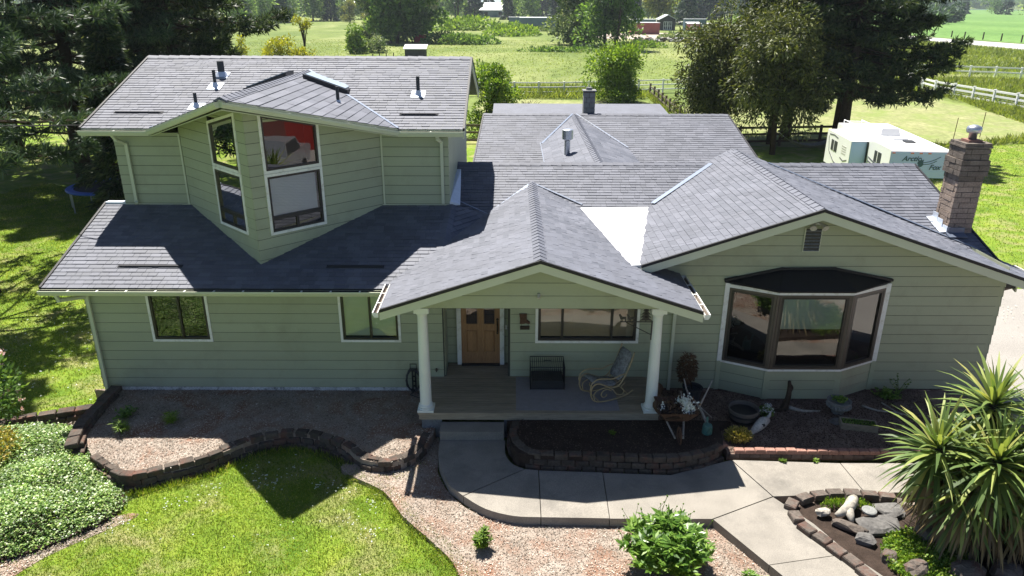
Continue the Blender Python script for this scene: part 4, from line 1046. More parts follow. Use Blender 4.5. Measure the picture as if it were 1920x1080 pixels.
def skylight(x0, x1, y0, y1, sg):
    zf = lambda x: 6.72 - abs(x + 5.38) * .355
    b = MB(); q = [(x0, y0), (x1, y0), (x1, y1), (x0, y1)]
    b.hexa([(x, y, zf(x) - .02) for x, y in q], [(x, y, zf(x) + .13) for x, y in q]); s = b.build('skylight', 'black_metal', house)
    g = MB(); e = .06; q = [(x0 + e, y0 + e), (x1 - e, y0 + e), (x1 - e, y1 - e), (x0 + e, y1 - e)]; g.hexa([(x, y, zf(x) + .131) for x, y in q], [(x, y, zf(x) + .15) for x, y in q]); g.build('pane', 'skylight', s)
skylight(-5.12, -4.05, 3.65, 4.35, 1); skylight(-6.7, -5.6, 3.9, 4.6, -1)
# rear vent with cap, chimneys
b = MB(); b.lathe([(.09, -.5), (.09, .45), (.17, .5), (.17, .78), (.12, .80)], (1.72, 8.0, 3.95), 16); b.build('flue', 'galv', house, smooth=False)
b = MB(); b.lathe([(.035, -.1), (.035, .3)], (5.1, 8.9, 2.3), 8); b.build('vent_pipe', 'pot_dark', house)
ch = MB(); ch.box(2.90, 3.32, 15.4, 15.8, 3.6, 5.05); rc = ch.build('rear_chimney', 'mortar', house)
for k in range(7):
    for x0, x1 in (((2.88, 3.10), (3.12, 3.34)), ((2.88, 2.98), (3.0, 3.34)))[k % 2]:
        b = MB(); b.box(x0, x1, 15.37, 15.83, 3.62 + k * .2, 3.80 + k * .2); b.build('brick', 'blue_grey' if 0 else 'stone_pot', rc)
b = MB(); b.box(2.84, 3.38, 15.33, 15.87, 5.05, 5.10); b.lathe([(.13, 5.1), (.12, 5.2)], (3.1, 15.6, 0), 12); b.build('cap', 'stone_pot', rc)

# brick chimney at the right end
cx0, cx1, cy0, cy1 = 10.45, 11.03, 2.0, 2.62
b = MB(); b.box(cx0 + .02, cx1 - .02, cy0 + .02, cy1 - .02, -.3, 5.30); chim = b.build('chimney', 'mortar', house)
z = 2.60; k = 0; rr = random.Random(5)
while z < 5.30:
    g = 0.0 if k < 16 else (.035 if k < 19 else .012)
    if k in (16, 17, 18): g = .045
    mat_ = 'chimney' if k < 15 else 'chimney_top'
    x0, x1, y0, y1 = cx0 - g, cx1 + g, cy0 - g, cy1 + g
    h = .128
    cut = (x0 + x1) / 2 + (.1 if k % 2 else -.14); cuty = (y0 + y1) / 2 + (.12 if k % 2 else -.1)
    j = lambda: rr.uniform(-.008, .008)
    for bx in ((x0, cut - .006, y0, y0 + .1), (cut + .006, x1, y0, y0 + .1), (x0, cut - .006, y1 - .1, y1), (cut + .006, x1, y1 - .1, y1)):
        b = MB(); e = j(); b.box(bx[0] + (e if bx[0] == x0 else 0), bx[1], bx[2] + j(), bx[3], z + .007, z + h - .006 + j() * .4); b.build('brick', mat_, chim)
    for bx in ((x0, x0 + .1, y0 + .11, cuty - .006), (x0, x0 + .1, cuty + .006, y1 - .11), (x1 - .1, x1, y0 + .11, y1 - .11)):
        b = MB(); b.box(bx[0] + j(), bx[1], bx[2], bx[3], z + .007, z + h - .006 + j() * .4); b.build('brick', mat_, chim)
    z += h; k += 1
b = MB(); b.box(cx0 - .03, cx1 + .03, cy0 - .03, cy1 + .03, 5.30, 5.34); b.build('crown', 'chimney_top', chim)
b = MB(); b.box(10.58, 10.90, 2.15, 2.47, 5.34, 5.46); b.build('flue_brick', 'redbrick', chim)
b = MB(); b.lathe([(.09, 5.46), (.09, 5.60), (.15, 5.61), (.17, 5.68), (.15, 5.75), (.05, 5.79)], (10.74, 2.31, 0), 16); b.build('flue_cap', 'galv', chim, smooth=True)
for q in ((cx0 - .02, 2.00, .18), (cx0 - .03, 2.22, .22), (cx0 - .03, 2.46, .24)):
    b = MB(); z = zm(q[1]); b.box(q[0] - .012, q[0] + .0, q[1] - .03, q[1] + .2, z - .05, z + q[2]); b.hexa([(q[0] - .16, q[1] - .02, z + .025), (q[0], q[1] - .02, z + .03), (q[0], q[1] + .2, z + .03 + .2 * MS), (q[0] - .16, q[1] + .2, z + .025 + .2 * MS)], [(q[0] - .16, q[1] - .02, z + .035), (q[0], q[1] - .02, z + .05), (q[0], q[1] + .2, z + .05 + .2 * MS), (q[0] - .16, q[1] + .2, z + .035 + .2 * MS)]); b.build('step_flashing', 'bright_flash', chim)
b = MB(); z = zm(1.98); b.box(cx0 - .02, 10.83, 1.935, 1.95, z - .02, z + .17); b.hexa([(cx0 - .05, 1.75, z - .02), (10.83, 1.75, z - .02), (10.83, 1.95, z + .02), (cx0 - .05, 1.95, z + .02)], [(cx0 - .05, 1.75, z - .01), (10.83, 1.75, z - .01), (10.83, 1.95, z + .05), (cx0 - .05, 1.95, z + .05)]); b.build('apron_flashing', 'flashing', chim)

# ------------------------------------------------------------------ concrete walk in slabs
walk = thing('walkway', 'pale concrete garden walk of jointed slabs curving from the porch step', 'walkway')
del walk['category']; del walk['label']; walk['kind'] = 'structure'
inn = smooth_poly([(-0.12, -1.99), (-0.12, -2.45), (0.02, -2.80), (0.25, -2.97)], 5)
outl = smooth_poly([(-1.47, -1.99), (-1.42, -2.75), (-1.15, -3.50)], 5)
SL = [
    outl + [(-.88, -3.80)] + inn[::-1],
    [(-.865, -3.82)] + smooth_poly([(-.865, -3.82), (-.45, -4.18), (0.05, -4.37), (0.52, -4.40)], 4)[1:] + [(.52, -3.02), (.27, -2.985)],
    [(.535, -4.405), (1.72, -4.43), (1.75, -3.09), (.535, -3.03)],
    [(1.735, -4.43), (3.52, -4.43), (4.78, -3.80), (4.34, -2.66), (3.05, -3.16), (1.765, -3.095)],
    [(4.80, -3.80), (6.52, -3.70), (6.45, -2.76), (4.36, -2.66)],
    [(6.535, -3.70), (10.6, -3.55), (10.6, -2.75), (6.465, -2.76)],
    [(3.54, -4.445), (4.15, -5.55), (5.55, -5.28), (5.25, -4.55), (4.79, -3.82)],
    [(4.16, -5.565), (5.0, -7.1), (6.55, -6.9), (5.56, -5.295)],
    [(5.01, -7.115), (5.9, -9.0), (7.6, -8.8), (6.56, -6.915)],
]
for i, q in enumerate(SL):
    b = MB(); dz = (i % 3) * .003
    b.hexa([(x, y, -.18) for x, y in q], [(x, y, dz) for x, y in q])
    if sum(q[k][0] * q[(k + 1) % len(q)][1] - q[(k + 1) % len(q)][0] * q[k][1] for k in range(len(q))) < 0: b.f = [f[::-1] for f in b.f]
    o = b.build('slab', 'concrete', walk)

# ------------------------------------------------------------------ block walls, brick edging, rock ring
def resample(path, step):
    P = [Vector((*p, 0)) if len(p) == 2 else Vector(p) for p in path]; out = [P[0]]; need = step
    for a, c in zip(P[:-1], P[1:]):
        L_ = (c - a).length; pos = 0.0
        while L_ - pos >= need:
            pos += need; out.append(a + (c - a) * (pos / L_)); need = step
        need -= (L_ - pos)
    return out

def block_wall(name, label, path, z0, courses, h, step, depth, mat, rr, top_mat=None, piece='block', jit=.02, batter=.03, cat='wall', gap=.012):
    t = thing(name, label, cat, (path[0][0], path[0][1], z0))
    for k in range(courses):
        P = resample(path, step)
        if k % 2: P = [(P[i] + P[i + 1]) / 2 for i in range(len(P) - 1)]
        for a, c in zip(P[:-1], P[1:]):
            u = (c - a).normalized(); n = Vector((u.y, -u.x, 0))
            a2 = a + u * gap; c2 = c - u * gap; off = -n * (k * batter) + n * rr.uniform(-jit, jit); hh = h * rr.uniform(.88, 1.05) - .006; tilt = rr.uniform(-jit, jit) * .4
            z = z0 + k * h; ch = .018
            lo = [a2 + off, c2 + off, c2 + off - n * depth, a2 + off - n * depth]
            cen = sum(lo, Vector()) / 4
            hi = [p + (cen - p).normalized() * ch for p in lo]
            b = MB(); b.hexa([p + Vector((0, 0, z)) for p in lo], [p + Vector((0, 0, z + hh - ch)) for p in lo])
            b.hexa([p + Vector((0, 0, z + hh - ch)) for p in lo], [p + Vector((0, 0, z + hh + tilt * (1 if i < 2 else -1))) for i, p in enumerate(hi)])
            b.build(piece, (top_mat if top_mat and k == courses - 1 else mat), t)
    return t
rr = random.Random(3)
BWALL = smooth_poly([(-8.35, -2.75), (-7.35, -3.38), (-6.6, -3.14), (-5.9, -2.74), (-5.2, -2.09), (-4.4, -1.89), (-3.45, -2.29), (-2.95, -2.80), (-2.3, -2.90), (-1.80, -2.50), (-1.55, -1.65)], 5)
block_wall('retaining_wall', 'low dark block retaining wall curving round the left bark bed above the lawn', BWALL, -.30, 3, .13, .28, .16, 'block', rr, jit=.035)
block_wall('retaining_wall', 'stepped grey block wall running from the left house corner down to the groundcover', [(-8.55, -2.45), (-8.75, -1.9), (-8.85, -1.2), (-8.85, -.6), (-8.85, -.06)], -.1, 3, .11, .34, .24, 'block', rr)
block_wall('block_edging', 'single row of flat blocks edging the lawn beyond the left groundcover', smooth_poly([(-11.4, -1.75), (-10.8, -1.35), (-10.2, -1.05), (-9.6, -.85), (-9.05, -.62)], 4), -.27, 2, .13, .36, .22, 'block', rr)
OV = smooth_poly([(-.06, -1.68), (-.08, -2.25), (.04, -2.62), (.36, -2.93), (1.0, -2.99), (1.8, -3.03), (2.5, -3.07), (3.05, -3.08), (3.8, -2.88), (4.28, -2.58)], 5)
block_wall('retaining_wall', 'dark block wall bowed round the soil bed in front of the porch', OV, -.06, 3, .12, .27, .15, 'block', rr)
block_wall('brick_edging', 'straight red brick edging along the front of the bed under the bay window', [(4.33, -2.56), (9.8, -2.62)], -.02, 2, .095, .205, .12, 'oldbrick', rr, 'redbrick', 'brick', .004, .0, 'edging', .005)
block_wall('brick_edging', 'short return of red bricks beside the yellow sedum', [(4.18, -2.22), (4.32, -2.54)], .07, 1, .095, .18, .11, 'redbrick', rr, None, 'brick', .004, 0, 'edging', .005)
RING = smooth_poly([(6.9, -5.9), (5.75, -5.75), (5.45, -5.25), (5.18, -4.75), (5.0, -4.38), (5.2, -4.08)], 4)[4:]
RING = smooth_poly([(5.95, -6.3), (5.72, -5.72), (5.48, -5.25), (5.22, -4.80), (5.02, -4.42), (5.18, -4.06), (5.65, -3.90), (6.2, -3.88), (6.8, -3.95), (7.3, -4.05)], 5)
block_wall('stone_border', 'rough mossy block border around the rockery beside the walk', RING, -.12, 2, .115, .30, .2, 'rock', rr, None, 'block', .03, .02, 'border')

# rockery floor and its stones
sheet('rockery_soil', [(5.0, -4.4), (5.25, -3.98), (6.2, -3.86), (7.4, -4.0), (9, -4.2), (9, -8), (6.3, -7.2), (5.6, -5.6), (5.2, -4.8)], -.03, 'soil', 0.1)
def rock(label, c, s, rot, seed, mat='slate', name='rock', cat='rock', group=None):
    b = MB(); b.rock((0, 0, s[2] * .3), *s, rot, seed); o = b.build(name, mat); o.location = c; return tag(o, label, cat, group)
rock('large flat grey slate slab in the middle of the rockery', (6.35, -4.62, 0.0), (.38, .26, .08), .2, 11)
rock('pale squarish slate at the back of the rockery by the block border', (6.72, -4.22, 0.02), (.25, .2, .06), .1, 12)
rock('dark rounded boulder half hidden under the strap-leaved plant', (7.1, -4.85, 0.0), (.32, .28, .20), .6, 13, 'rock')
rock('tan lichen-stained flat stone along the rockery front edge', (5.82, -4.68, 0.02), (.30, .10, .07), -.62, 14, 'rock')
rock('small grey stone below the white driftwood', (5.95, -4.98, 0.0), (.16, .13, .09), -.5, 15)
rock('brown pointed stone standing in the bright ground leaves', (6.42, -5.72, 0.0), (.22, .17, .16), .3, 16, 'rock')
rock('second brown stone beside the block border at the bottom', (6.15, -5.4, -.02), (.17, .13, .12), .9, 17, 'rock')
rock('dark stone lying in the shade under the strap-leaved plant', (7.2, -5.75, 0.0), (.3, .2, .15), .2, 18, 'rock')
rock('low dark stone at the bottom edge right of the rockery', (7.85, -5.75, 0.0), (.28, .22, .13), .9, 19, 'rock')
rock('grey boulder beyond the right edge of the strap-leaved plant', (8.6, -5.0, 0.0), (.3, .24, .22), .4, 20, 'rock')
b = MB(); b.lathe([(.11, 0), (.125, .02), (.125, .045), (.10, .055)], (0, 0, 0), 18); o = b.build('stepping_disc', 'stone_pot'); o.location = (6.28, -4.36, .10); tag(o, 'round white stone disc lying on the slate slab', 'stone disc')
b = MB(); b.rock((0, 0, .05), .13, .09, .06, .2, 31); o = b.build('rock', 'wood_white'); o.location = (5.50, -4.32, .02); tag(o, 'small white rounded stone at the back left of the rockery', 'rock')
dr = thing('driftwood', 'forked sun-bleached white driftwood log lying in the rockery', 'driftwood', (5.95, -4.35, 0.08))
b = MB(); b.tube([(6.16, -4.02, .12), (6.07, -4.14, .16), (5.95, -4.30, .16), (5.82, -4.38, .12), (5.68, -4.42, .07)], [.08, .10, .10, .085, .04], 9); b.build('log', 'wood_white', dr, smooth=True)
b = MB(); b.tube([(5.93, -4.32, .14), (5.90, -4.48, .12), (5.88, -4.60, .07)], [.085, .07, .035], 8); b.build('stub', 'wood_white', dr, smooth=True)

# ------------------------------------------------------------------ loose ground: chips and blades
def poly_points(poly, n, rg):
    P = np.array([p[:2] for p in poly]); lo, hi = P.min(0), P.max(0); out = []
    tot = 0
    while tot < n:
        q = lo + rg.random((n * 2, 2)) * (hi - lo); q = q[inside(q, poly)]; out.append(q); tot += len(q)
        if len(q) == 0: break
    return np.concatenate(out)[:n]
rg = np.random.default_rng(11)
def chips(name, poly, n, z, mat, size=.05):
    p = poly_points(poly, n, rg); P = np.c_[p, z + rg.random(n) * .02]
    a = rg.random(n) * 6.28; D = np.c_[np.cos(a), np.sin(a), rg.normal(0, .22, n)]
    V, F = leaf_arrays(P, D, size * (.5 + rg.random(n)), size * .38 * (.5 + rg.random(n)), rg, up=np.array([[0, 0, 1.0]]))
    return npmesh(name, V, F, mat, kind='stuff')
chips('bark_chips', [p for p in MULCH], 46000, -.168, 'chip', .036)
chips('bark_chips', BED_LEFT, 26000, .045, 'chip', .038)
chips('bark_chips', [(3.1, 0), (3.1, -1.7), (4.3, -1.8), (4.35, -2.48), (9.4, -2.48), (9.4, 0)], 22000, .095, 'chip_dark', .04)
chips('bark_chips', [(5.0, -4.5), (5.25, -3.9), (8, -3.8), (8, -4.1), (5.3, -4.2), (5.25, -4.7)], 900, -.13, 'chip', .05)
chips('soil_crumbs', [(0, -1.62), (0.05, -2.6), (.4, -2.8), (3.0, -2.9), (4.1, -2.5), (4.2, -1.65)], 5000, .256, 'chip_dark', .035)
chips('dry_needles', [(-9.2, -.3), (-12, -1.0), (-12, -1.6), (-9.0, -1.0)], 1500, -.25, 'chip', .05)

def blades(name, pts, z, h, wd, mat, lean=.35):
    n = len(pts); P = np.c_[pts, np.full(n, z)]
    D = np.c_[rg.normal(0, lean, (n, 2)), np.ones(n)]
    V, F = leaf_arrays(P, D, h * (.6 + .8 * rg.random(n)), wd, rg)
    return npmesh(name, V, F, mat, kind='stuff')
lf = poly_points(LAWN_FRONT, 130000, rg); lf = lf + rg.normal(0, .045, lf.shape); lf = lf[(lf[:, 1] > -7.2) & (lf[:, 0] < .4)]
TRK = [(-9.2, -6.2), (-8.6, -5.35), (-7.9, -4.75), (-7.35, -4.2), (-6.95, -4.1), (-7.2, -4.5), (-7.75, -5.05), (-8.1, -5.7), (-8.6, -6.6)]
lf = lf[~(inside(lf, TRK) & (rg.random(len(lf)) < .8))]
chips('bark_chips', TRK, 2500, -.25, 'chip', .04)
blades('lawn_grass', lf, -.262, .045, .011, 'grass_blade', .7)
le = poly_points([(-9.2, -.2), (-9.2, 9), (-13.5, 16), (-24, 22), (-26, 12), (-15, 0), (-11.5, -1.3), (-10, -.8)], 110000, rg)
blades('lawn_grass', le, -.272, .06, .018, 'grass_blade', .7)
lb = poly_points([(11, 7.3), (24, 7.45), (34, 7.1), (45, 16), (44, 36), (36, 34.4), (31, 32.7), (27, 31.5), (23, 31), (20, 25)], 60000, rg)
blades('lawn_grass', lb, -.266, .07, .03, 'grass_blade', .7)
rag = poly_points([(-3.25, -2.8), (-2.25, -3.3), (-1.75, -4.0), (-.95, -4.95), (-.45, -5.6), (-.1, -7), (-.5, -7.2), (-1.25, -5.3), (-2.05, -4.3), (-2.6, -3.6), (-3.3, -3.1)], 9000, rg)
rag = rag[rg.random(len(rag)) < .35 + .65 * (np.sin(rag[:, 0] * 7.1) * np.sin(rag[:, 1] * 5.3) > -.1)]
blades('lawn_grass', rag, -.20, .055, .011, 'grass_blade', .75)
wl = np.array(BWALL); wl = wl[rg.integers(2, len(wl) - 4, 2600)] + np.c_[rg.normal(0, .07, 2600), -.08 - np.abs(rg.normal(0, .07, 2600))]
blades('wall_grass', wl, -.27, .13, .011, 'grass_blade', .45)
# white clover flowers in the turf
def clover(name, pts, z, s):
    n = len(pts); k = 4
    P = np.repeat(np.c_[pts, np.full(n, z)], k, 0); D = np.c_[rg.normal(0, 1, (n * k, 2)), rg.random(n * k) * .6]
    V, F = leaf_arrays(P, D, s, s * .8, rg); return npmesh(name, V, F, 'petal_white', kind='stuff')
cl = [np.array([[-5.1, -2.75], [-4.3, -2.7], [-4.5, -3.1], [-3.6, -3.2], [-3.2, -3.35], [-4.8, -3.0], [-2.6, -3.7], [-3.0, -4.2], [-5.6, -3.4], [-6.2, -3.8], [-6.9, -4.4], [-2.5, -4.6]])[rg.integers(0, 12, 160)] + rg.normal(0, .13, (160, 2))]
c2 = poly_points(LAWN_FRONT, 110, rg); c2 = c2[c2[:, 1] > -6]
clover('clover_flowers', np.concatenate(cl + [c2]), -.205, .022)
c3 = poly_points([(-9.4, 0), (-9.4, 8), (-14, 8), (-14, -1)], 200, rg)
c4 = np.array([[14.5, 6], [15.3, 5], [14.2, 8.5], [16.4, 9.5]])[rg.integers(0, 4, 160)] + rg.normal(0, .8, (160, 2))
clover('clover_flowers', np.concatenate([c3, c4]), -.2, .03)

# ------------------------------------------------------------------ plants near the house
def foliage(name, P, D, L, W, mat, parent=None, kind=None, up=None, fold=0.0):
    V, F = leaf_arrays(np.asarray(P), np.asarray(D), L, W, rg, fold, up); return npmesh(name, V, F, mat, parent, kind)
# periwinkle mound on the left
GC = smooth_poly([(-11.6, -1.7), (-10.4, -1.3), (-9.5, -1.25), (-8.95, -1.7), (-8.55, -2.35), (-7.6, -3.2), (-7.15, -3.7), (-7.2, -4.2), (-7.8, -4.85), (-8.5, -5.3), (-11.6, -6.8)], 3, True)
bump_c = rg.random((46, 2)) * np.array([4.8, 5.6]) + np.array([-11.8, -6.8]); bump_r = .25 + rg.random(46) * .45
def gc_h(p):
    d = np.linalg.norm(p[:, None] - bump_c[None], axis=2); h = (np.clip(1 - (d / bump_r) ** 2, 0, None) * bump_r * .24).max(1)
    e = np.array([[q[0], q[1]] for q in GC]); de = np.linalg.norm(p[:, None] - e[None], axis=2).min(1)
    return (-.22 + np.clip(de / .55, 0, 1) ** .7 * .30 + h * np.clip(de / .4, .2, 1)) * 1.0
p = poly_points(GC, 62000, rg); h = gc_h(p); p = p + rg.normal(0, .05, p.shape)
P = np.c_[p, h - rg.random(len(p)) ** 2 * .16 + (rg.random(len(p)) < .1) * rg.random(len(p)) * .08]
foliage('ground_cover', P, np.c_[rg.normal(0, 1, (len(p), 2)), rg.normal(.1, .35, len(p))], .032 + rg.random(len(p)) * .03, .026 + rg.random(len(p)) * .014, 'vinca', kind='stuff', up=np.array([[0, 0, 1.0]]))
sheet('ground_cover_soil', GC, -.2, 'soil', .08)
# variegated shrub and the pink rhododendron at the left edge
def shrub(name, label, cat, c, r, n, ls, mat, flowers=None, stems=6, group=None, ww=.45):
    t = thing(name, label, cat, c, group); c = Vector(c)
    q = ball(n, rg); q = q * (0.55 + .45 * rg.random((n, 1))) ** .3
    lob = unit(rg.normal(size=(9, 3))); q *= (1 + .28 * np.max(unit(q) @ lob.T, axis=1, keepdims=True) ** 3 - .2)
    P = q * np.array(r) + np.array([c.x, c.y, c.z + r[2] * .85]); P[:, 2] = np.maximum(P[:, 2], c.z + .03)
    foliage('foliage', P, q + rg.normal(0, .5, (n, 3)) + np.array([0, 0, .35]), ls * (.6 + .8 * rg.random(n)), ls * ww, mat, t)
    b = MB()
    for k in range(stems):
        a = k * 6.28 / stems; b.tube([(c.x, c.y, c.z - .02), (c.x + math.cos(a) * r[0] * .3, c.y + math.sin(a) * r[1] * .3, c.z + r[2] * .8), (c.x + math.cos(a) * r[0] * .6, c.y + math.sin(a) * r[1] * .6, c.z + r[2] * 1.3)], [.018, .012, .005], 5)
    b.build('stem', 'wood_dark', t)
    if flowers:
        fm, fn, fs = flowers; k = 14
        for q in unit(rg.normal(size=(fn, 3)) + np.array([0, -.3, .8])):
            P = q * np.array(r) * 1.03 + np.array([c.x, c.y, c.z + r[2] * .85]) + rg.normal(0, fs * .6, (k, 3))
            foliage('flower', P, rg.normal(size=(k, 3)) + np.array([0, 0, .4]), fs, fs * .8, fm, t)
    return t
shrub('shrub', 'yellow-variegated shrub at the left edge above the groundcover', 'shrub', (-10.35, -2.75, -.1), (.65, .8, .42), 2600, .08, 'sedum')
shrub('rhododendron', 'rhododendron with pale pink blossom heads at the left edge', 'shrub', (-11.5, -1.1, -.2), (.95, .95, .92), 1500, .13, 'leaf_mid', ('petal_pink', 26, .06))
# sedum, peony, lily, weeds
shrub('sedum', 'small bright yellow sedum clump beside the cow skull', 'plant', (4.62, -2.12, .09), (.27, .22, .16), 1400, .06, 'sedum', stems=4)
def leafy(name, label, c, nst, rad, hh, ll, ww, mat, top=None, group=None, seed=0):
    """many stems rising from the base, leaves all the way up"""
    t = thing(name, label, 'plant', c, group); r = np.random.default_rng(seed); Pn = []; Dn = []; b = MB(); tp = []
    for i in range(nst):
        a = r.random() * 6.28; q = math.sqrt(r.random()); ex, ey = math.cos(a) * rad * q, math.sin(a) * rad * q; H = hh * (1 - .45 * q * q) * (.8 + .3 * r.random())
        pts = [Vector((c[0] + ex * .25 * s + ex * .75 * s * s, c[1] + ey * .25 * s + ey * .75 * s * s, c[2] + H * (s ** .9))) for s in (0, .35, .7, 1)]
        b.tube(pts, [.007, .006, .005, .003], 4); tp.append(pts[-1])
        m = int(9 + 7 * r.random())
        for k in range(m):
            s = .25 + .75 * k / m; p0 = pts[0].lerp(pts[-1], s); p0.z = c[2] + H * s ** .9; az = r.random() * 6.28
            for da in (-.5, 0, .5):
                Pn.append(p0); Dn.append((math.cos(az + da), math.sin(az + da), .25 + r.normal() * .25))
    b.build('stem', mat, t)
    n = len(Pn); foliage('foliage', np.array(Pn), np.array(Dn), ll * (.6 + .7 * rg.random(n)), ww, mat, t, up=np.array([[0, 0, 1.0]]))
    if top:
        for i, q in enumerate(tp):
            if i % 3 == 0:
                b2 = MB(); e = q + Vector((rg.normal() * .05, rg.normal() * .05, .12 + rg.random() * .16)); b2.tube([q, e], [.004, .003], 4); b2.lathe([(.004, -.012), (.014, 0), (.012, .012), (.003, .018)], e, 6); b2.build('bud', top, t)
    return t
leafy('peony', 'big leafy green peony bush with thin budding stems in the bark mulch', (2.50, -5.45, -.16), 150, .74, .92, .17, .055, 'peony_leaf', 'leaf_bright', seed=2)
leafy('lily', 'small bright green lily plant standing alone in the bark mulch', (-.48, -5.0, -.16), 16, .15, .38, .11, .03, 'leaf_bright', seed=3)
leafy('weed', 'low green weed at the bottom edge between the peony and the walk', (3.75, -5.95, -.16), 18, .28, .26, .10, .03, 'peony_leaf', seed=4)
leafy('weed', 'thin grassy weed on the sunlit left bed', (-8.08, -1.85, .04), 9, .16, .40, .13, .014, 'leaf_bright', seed=5)
leafy('weed', 'pale grass tuft in the shaded left bed', (-7.2, -1.45, .04), 10, .18, .34, .15, .012, 'leaf_bright', seed=6)
leafy('weed', 'dark green weeds behind the stepped block wall', (-8.25, -1.2, .04), 14, .35, .2, .09, .03, 'peony_leaf', seed=7)
leafy('weed', 'small seedling in the porch soil bed', (2.05, -2.15, .25), 4, .08, .08, .06, .02, 'leaf_bright', seed=8)
leafy('weed', 'tiny sprout at the foot of the brick edging', (5.35, -2.70, .0), 3, .05, .05, .06, .03, 'leaf_bright', seed=9)
leafy('weed', 'second tiny sprout further right along the brick edging', (6.0, -2.71, .0), 3, .05, .05, .06, .03, 'leaf_bright', seed=10)
leafy('weed', 'bare thin sapling against the gable wall right of the bay', (8.75, -.3, .09), 5, .25, .7, .05, .02, 'leaf_mid', seed=12)
leafy('rosebush', 'low dark green bush by the footing right of the bay window', (8.45, -.4, .09), 20, .35, .24, .07, .03, 'peony_leaf', seed=13)
pm = poly_points(smooth_poly([(6.25, -5.0), (6.9, -4.75), (7.4, -5.3), (7.2, -6.0), (6.4, -6.2), (6.05, -5.6)], 4, True), 6500, rg)
foliage('ground_leaves', np.c_[pm, -.02 + rg.random(len(pm)) * .12], np.c_[rg.normal(0, 1, (len(pm), 2)), .4 + rg.random(len(pm))], .055, .04, 'moss', kind='stuff')
pm = poly_points([(5.5, -4.15), (5.7, -3.98), (6.3, -3.98), (6.45, -4.2), (6.05, -4.15)], 700, rg)
foliage('sedum_patch', np.c_[pm, -.01 + rg.random(len(pm)) * .12], np.c_[rg.normal(0, .6, (len(pm), 2)), 1 + rg.random(len(pm))], .06, .025, 'moss', kind='stuff')
pm = poly_points([(8.2, -4.0), (9.5, -4.3), (9.5, -6), (8.4, -5.5)], 2500, rg)
foliage('ground_leaves', np.c_[pm, -.02 + rg.random(len(pm)) * .2], np.c_[rg.normal(0, .7, (len(pm), 2)), 1 + rg.random(len(pm))], .09, .03, 'leaf_bright', kind='stuff')

# the big strap-leaved plant: several heads on short stems, skirts of hanging leaves
yu = thing('cordyline', 'large spiky plant with rosettes of long arching strap leaves beside the rockery', 'plant', (7.75, -4.95, -.05))
heads = [((7.58, -5.25, 1.80), 1.12, 150), ((6.95, -4.75, 1.72), 1.05, 130), ((7.95, -4.35, 2.30), 1.05, 130), ((8.45, -5.0, 2.30), 1.05, 110), ((7.40, -4.75, 1.50), 1.0, 90), ((8.15, -5.45, 1.45), 1.0, 90), ((7.3, -5.2, 1.15), .95, 80)]
b = MB()
for (hx, hy, hz), s, n in heads:
    b.tube([(7.75 + (hx - 7.75) * .2, -4.95 + (hy + 4.95) * .2, -.08), (7.75 + (hx - 7.75) * .6, -4.95 + (hy + 4.95) * .6, hz * .45), (hx, hy, hz)], [.13, .10, .07], 8)
b.build('trunk', 'wood_dark', yu)
def strap(P0, D, L, W, droop, rgn, mat, V, F):
    """one leaf as a folded ribbon of five stations"""
    side = unit(np.cross(D, np.array([0, 0, 1.0])) + rgn.normal(0, .15, 3)); prof = (0.55, 1.0, .9, .6, .04); pos = np.array(P0); d = unit(np.array(D)); o = len(V)
    for k in range(5):
        wv = W * prof[k]; V += [pos - side * wv / 2, pos + side * wv / 2]
        pos = pos + d * L / 4; d = unit(d + np.array([0, 0, -droop * (.2 + k * .12)]))
    for k in range(4): F.append((o + 2 * k, o + 2 * k + 1, o + 2 * k + 3, o + 2 * k + 2))
for hi, (hc, s, n) in enumerate(heads):
    V = []; F = []; V2 = []; F2 = []
    for i in range(n):
        t = (i + .5) / n; az = i * 2.39996 + rg.normal() * .1; el = 1.45 - 2.35 * t ** .75
        D = (math.cos(az) * math.cos(el), math.sin(az) * math.cos(el), math.sin(el)); base = np.array(hc) - np.array([0, 0, .28 * t])
        strap(base, D, s * (.78 + .3 * rg.random()) * (.75 if t < .12 else 1), .064 + .018 * rg.random(), .42 + .5 * rg.random() * (t + .2), rg, None, V, F)
    for i in range(int(n * .8)):
        az = rg.random() * 6.28; el = -.9 - .6 * rg.random(); D = (math.cos(az) * math.cos(el), math.sin(az) * math.cos(el), math.sin(el))
        strap(np.array(hc) - np.array([0, 0, .3 + .3 * rg.random()]), D, s * (.7 + .35 * rg.random()), .05, .5, rg, None, V2, F2)
    npmesh('rosette', np.array(V), np.array(F), 'yucca', yu); npmesh('leaf_skirt', np.array(V2), np.array(F2), 'yucca_dry' if hi % 2 else 'yucca', yu)
V = []; F = []
for i in range(300):
    az = rg.random() * 6.28; r0 = .25 + .35 * rg.random(); z0 = .75 + .75 * rg.random(); el = -.7 - .7 * rg.random()
    strap(np.array([7.7 + math.cos(az) * r0, -5.0 + math.sin(az) * r0 * .8, z0]), (math.cos(az) * math.cos(el), math.sin(az) * math.cos(el), math.sin(el)), .8 + .35 * rg.random(), .06, .45, rg, None, V, F)
npmesh('dry_skirt', np.array(V), np.array(F), 'yucca_dry', yu)

# ------------------------------------------------------------------ things on the porch
b = MB(); b.box(.10, 2.28, -1.50, -.04, .4215, .430); o = b.build('rug', 'rug'); tag(o, 'grey rectangular outdoor rug under the rocking chair', 'rug')
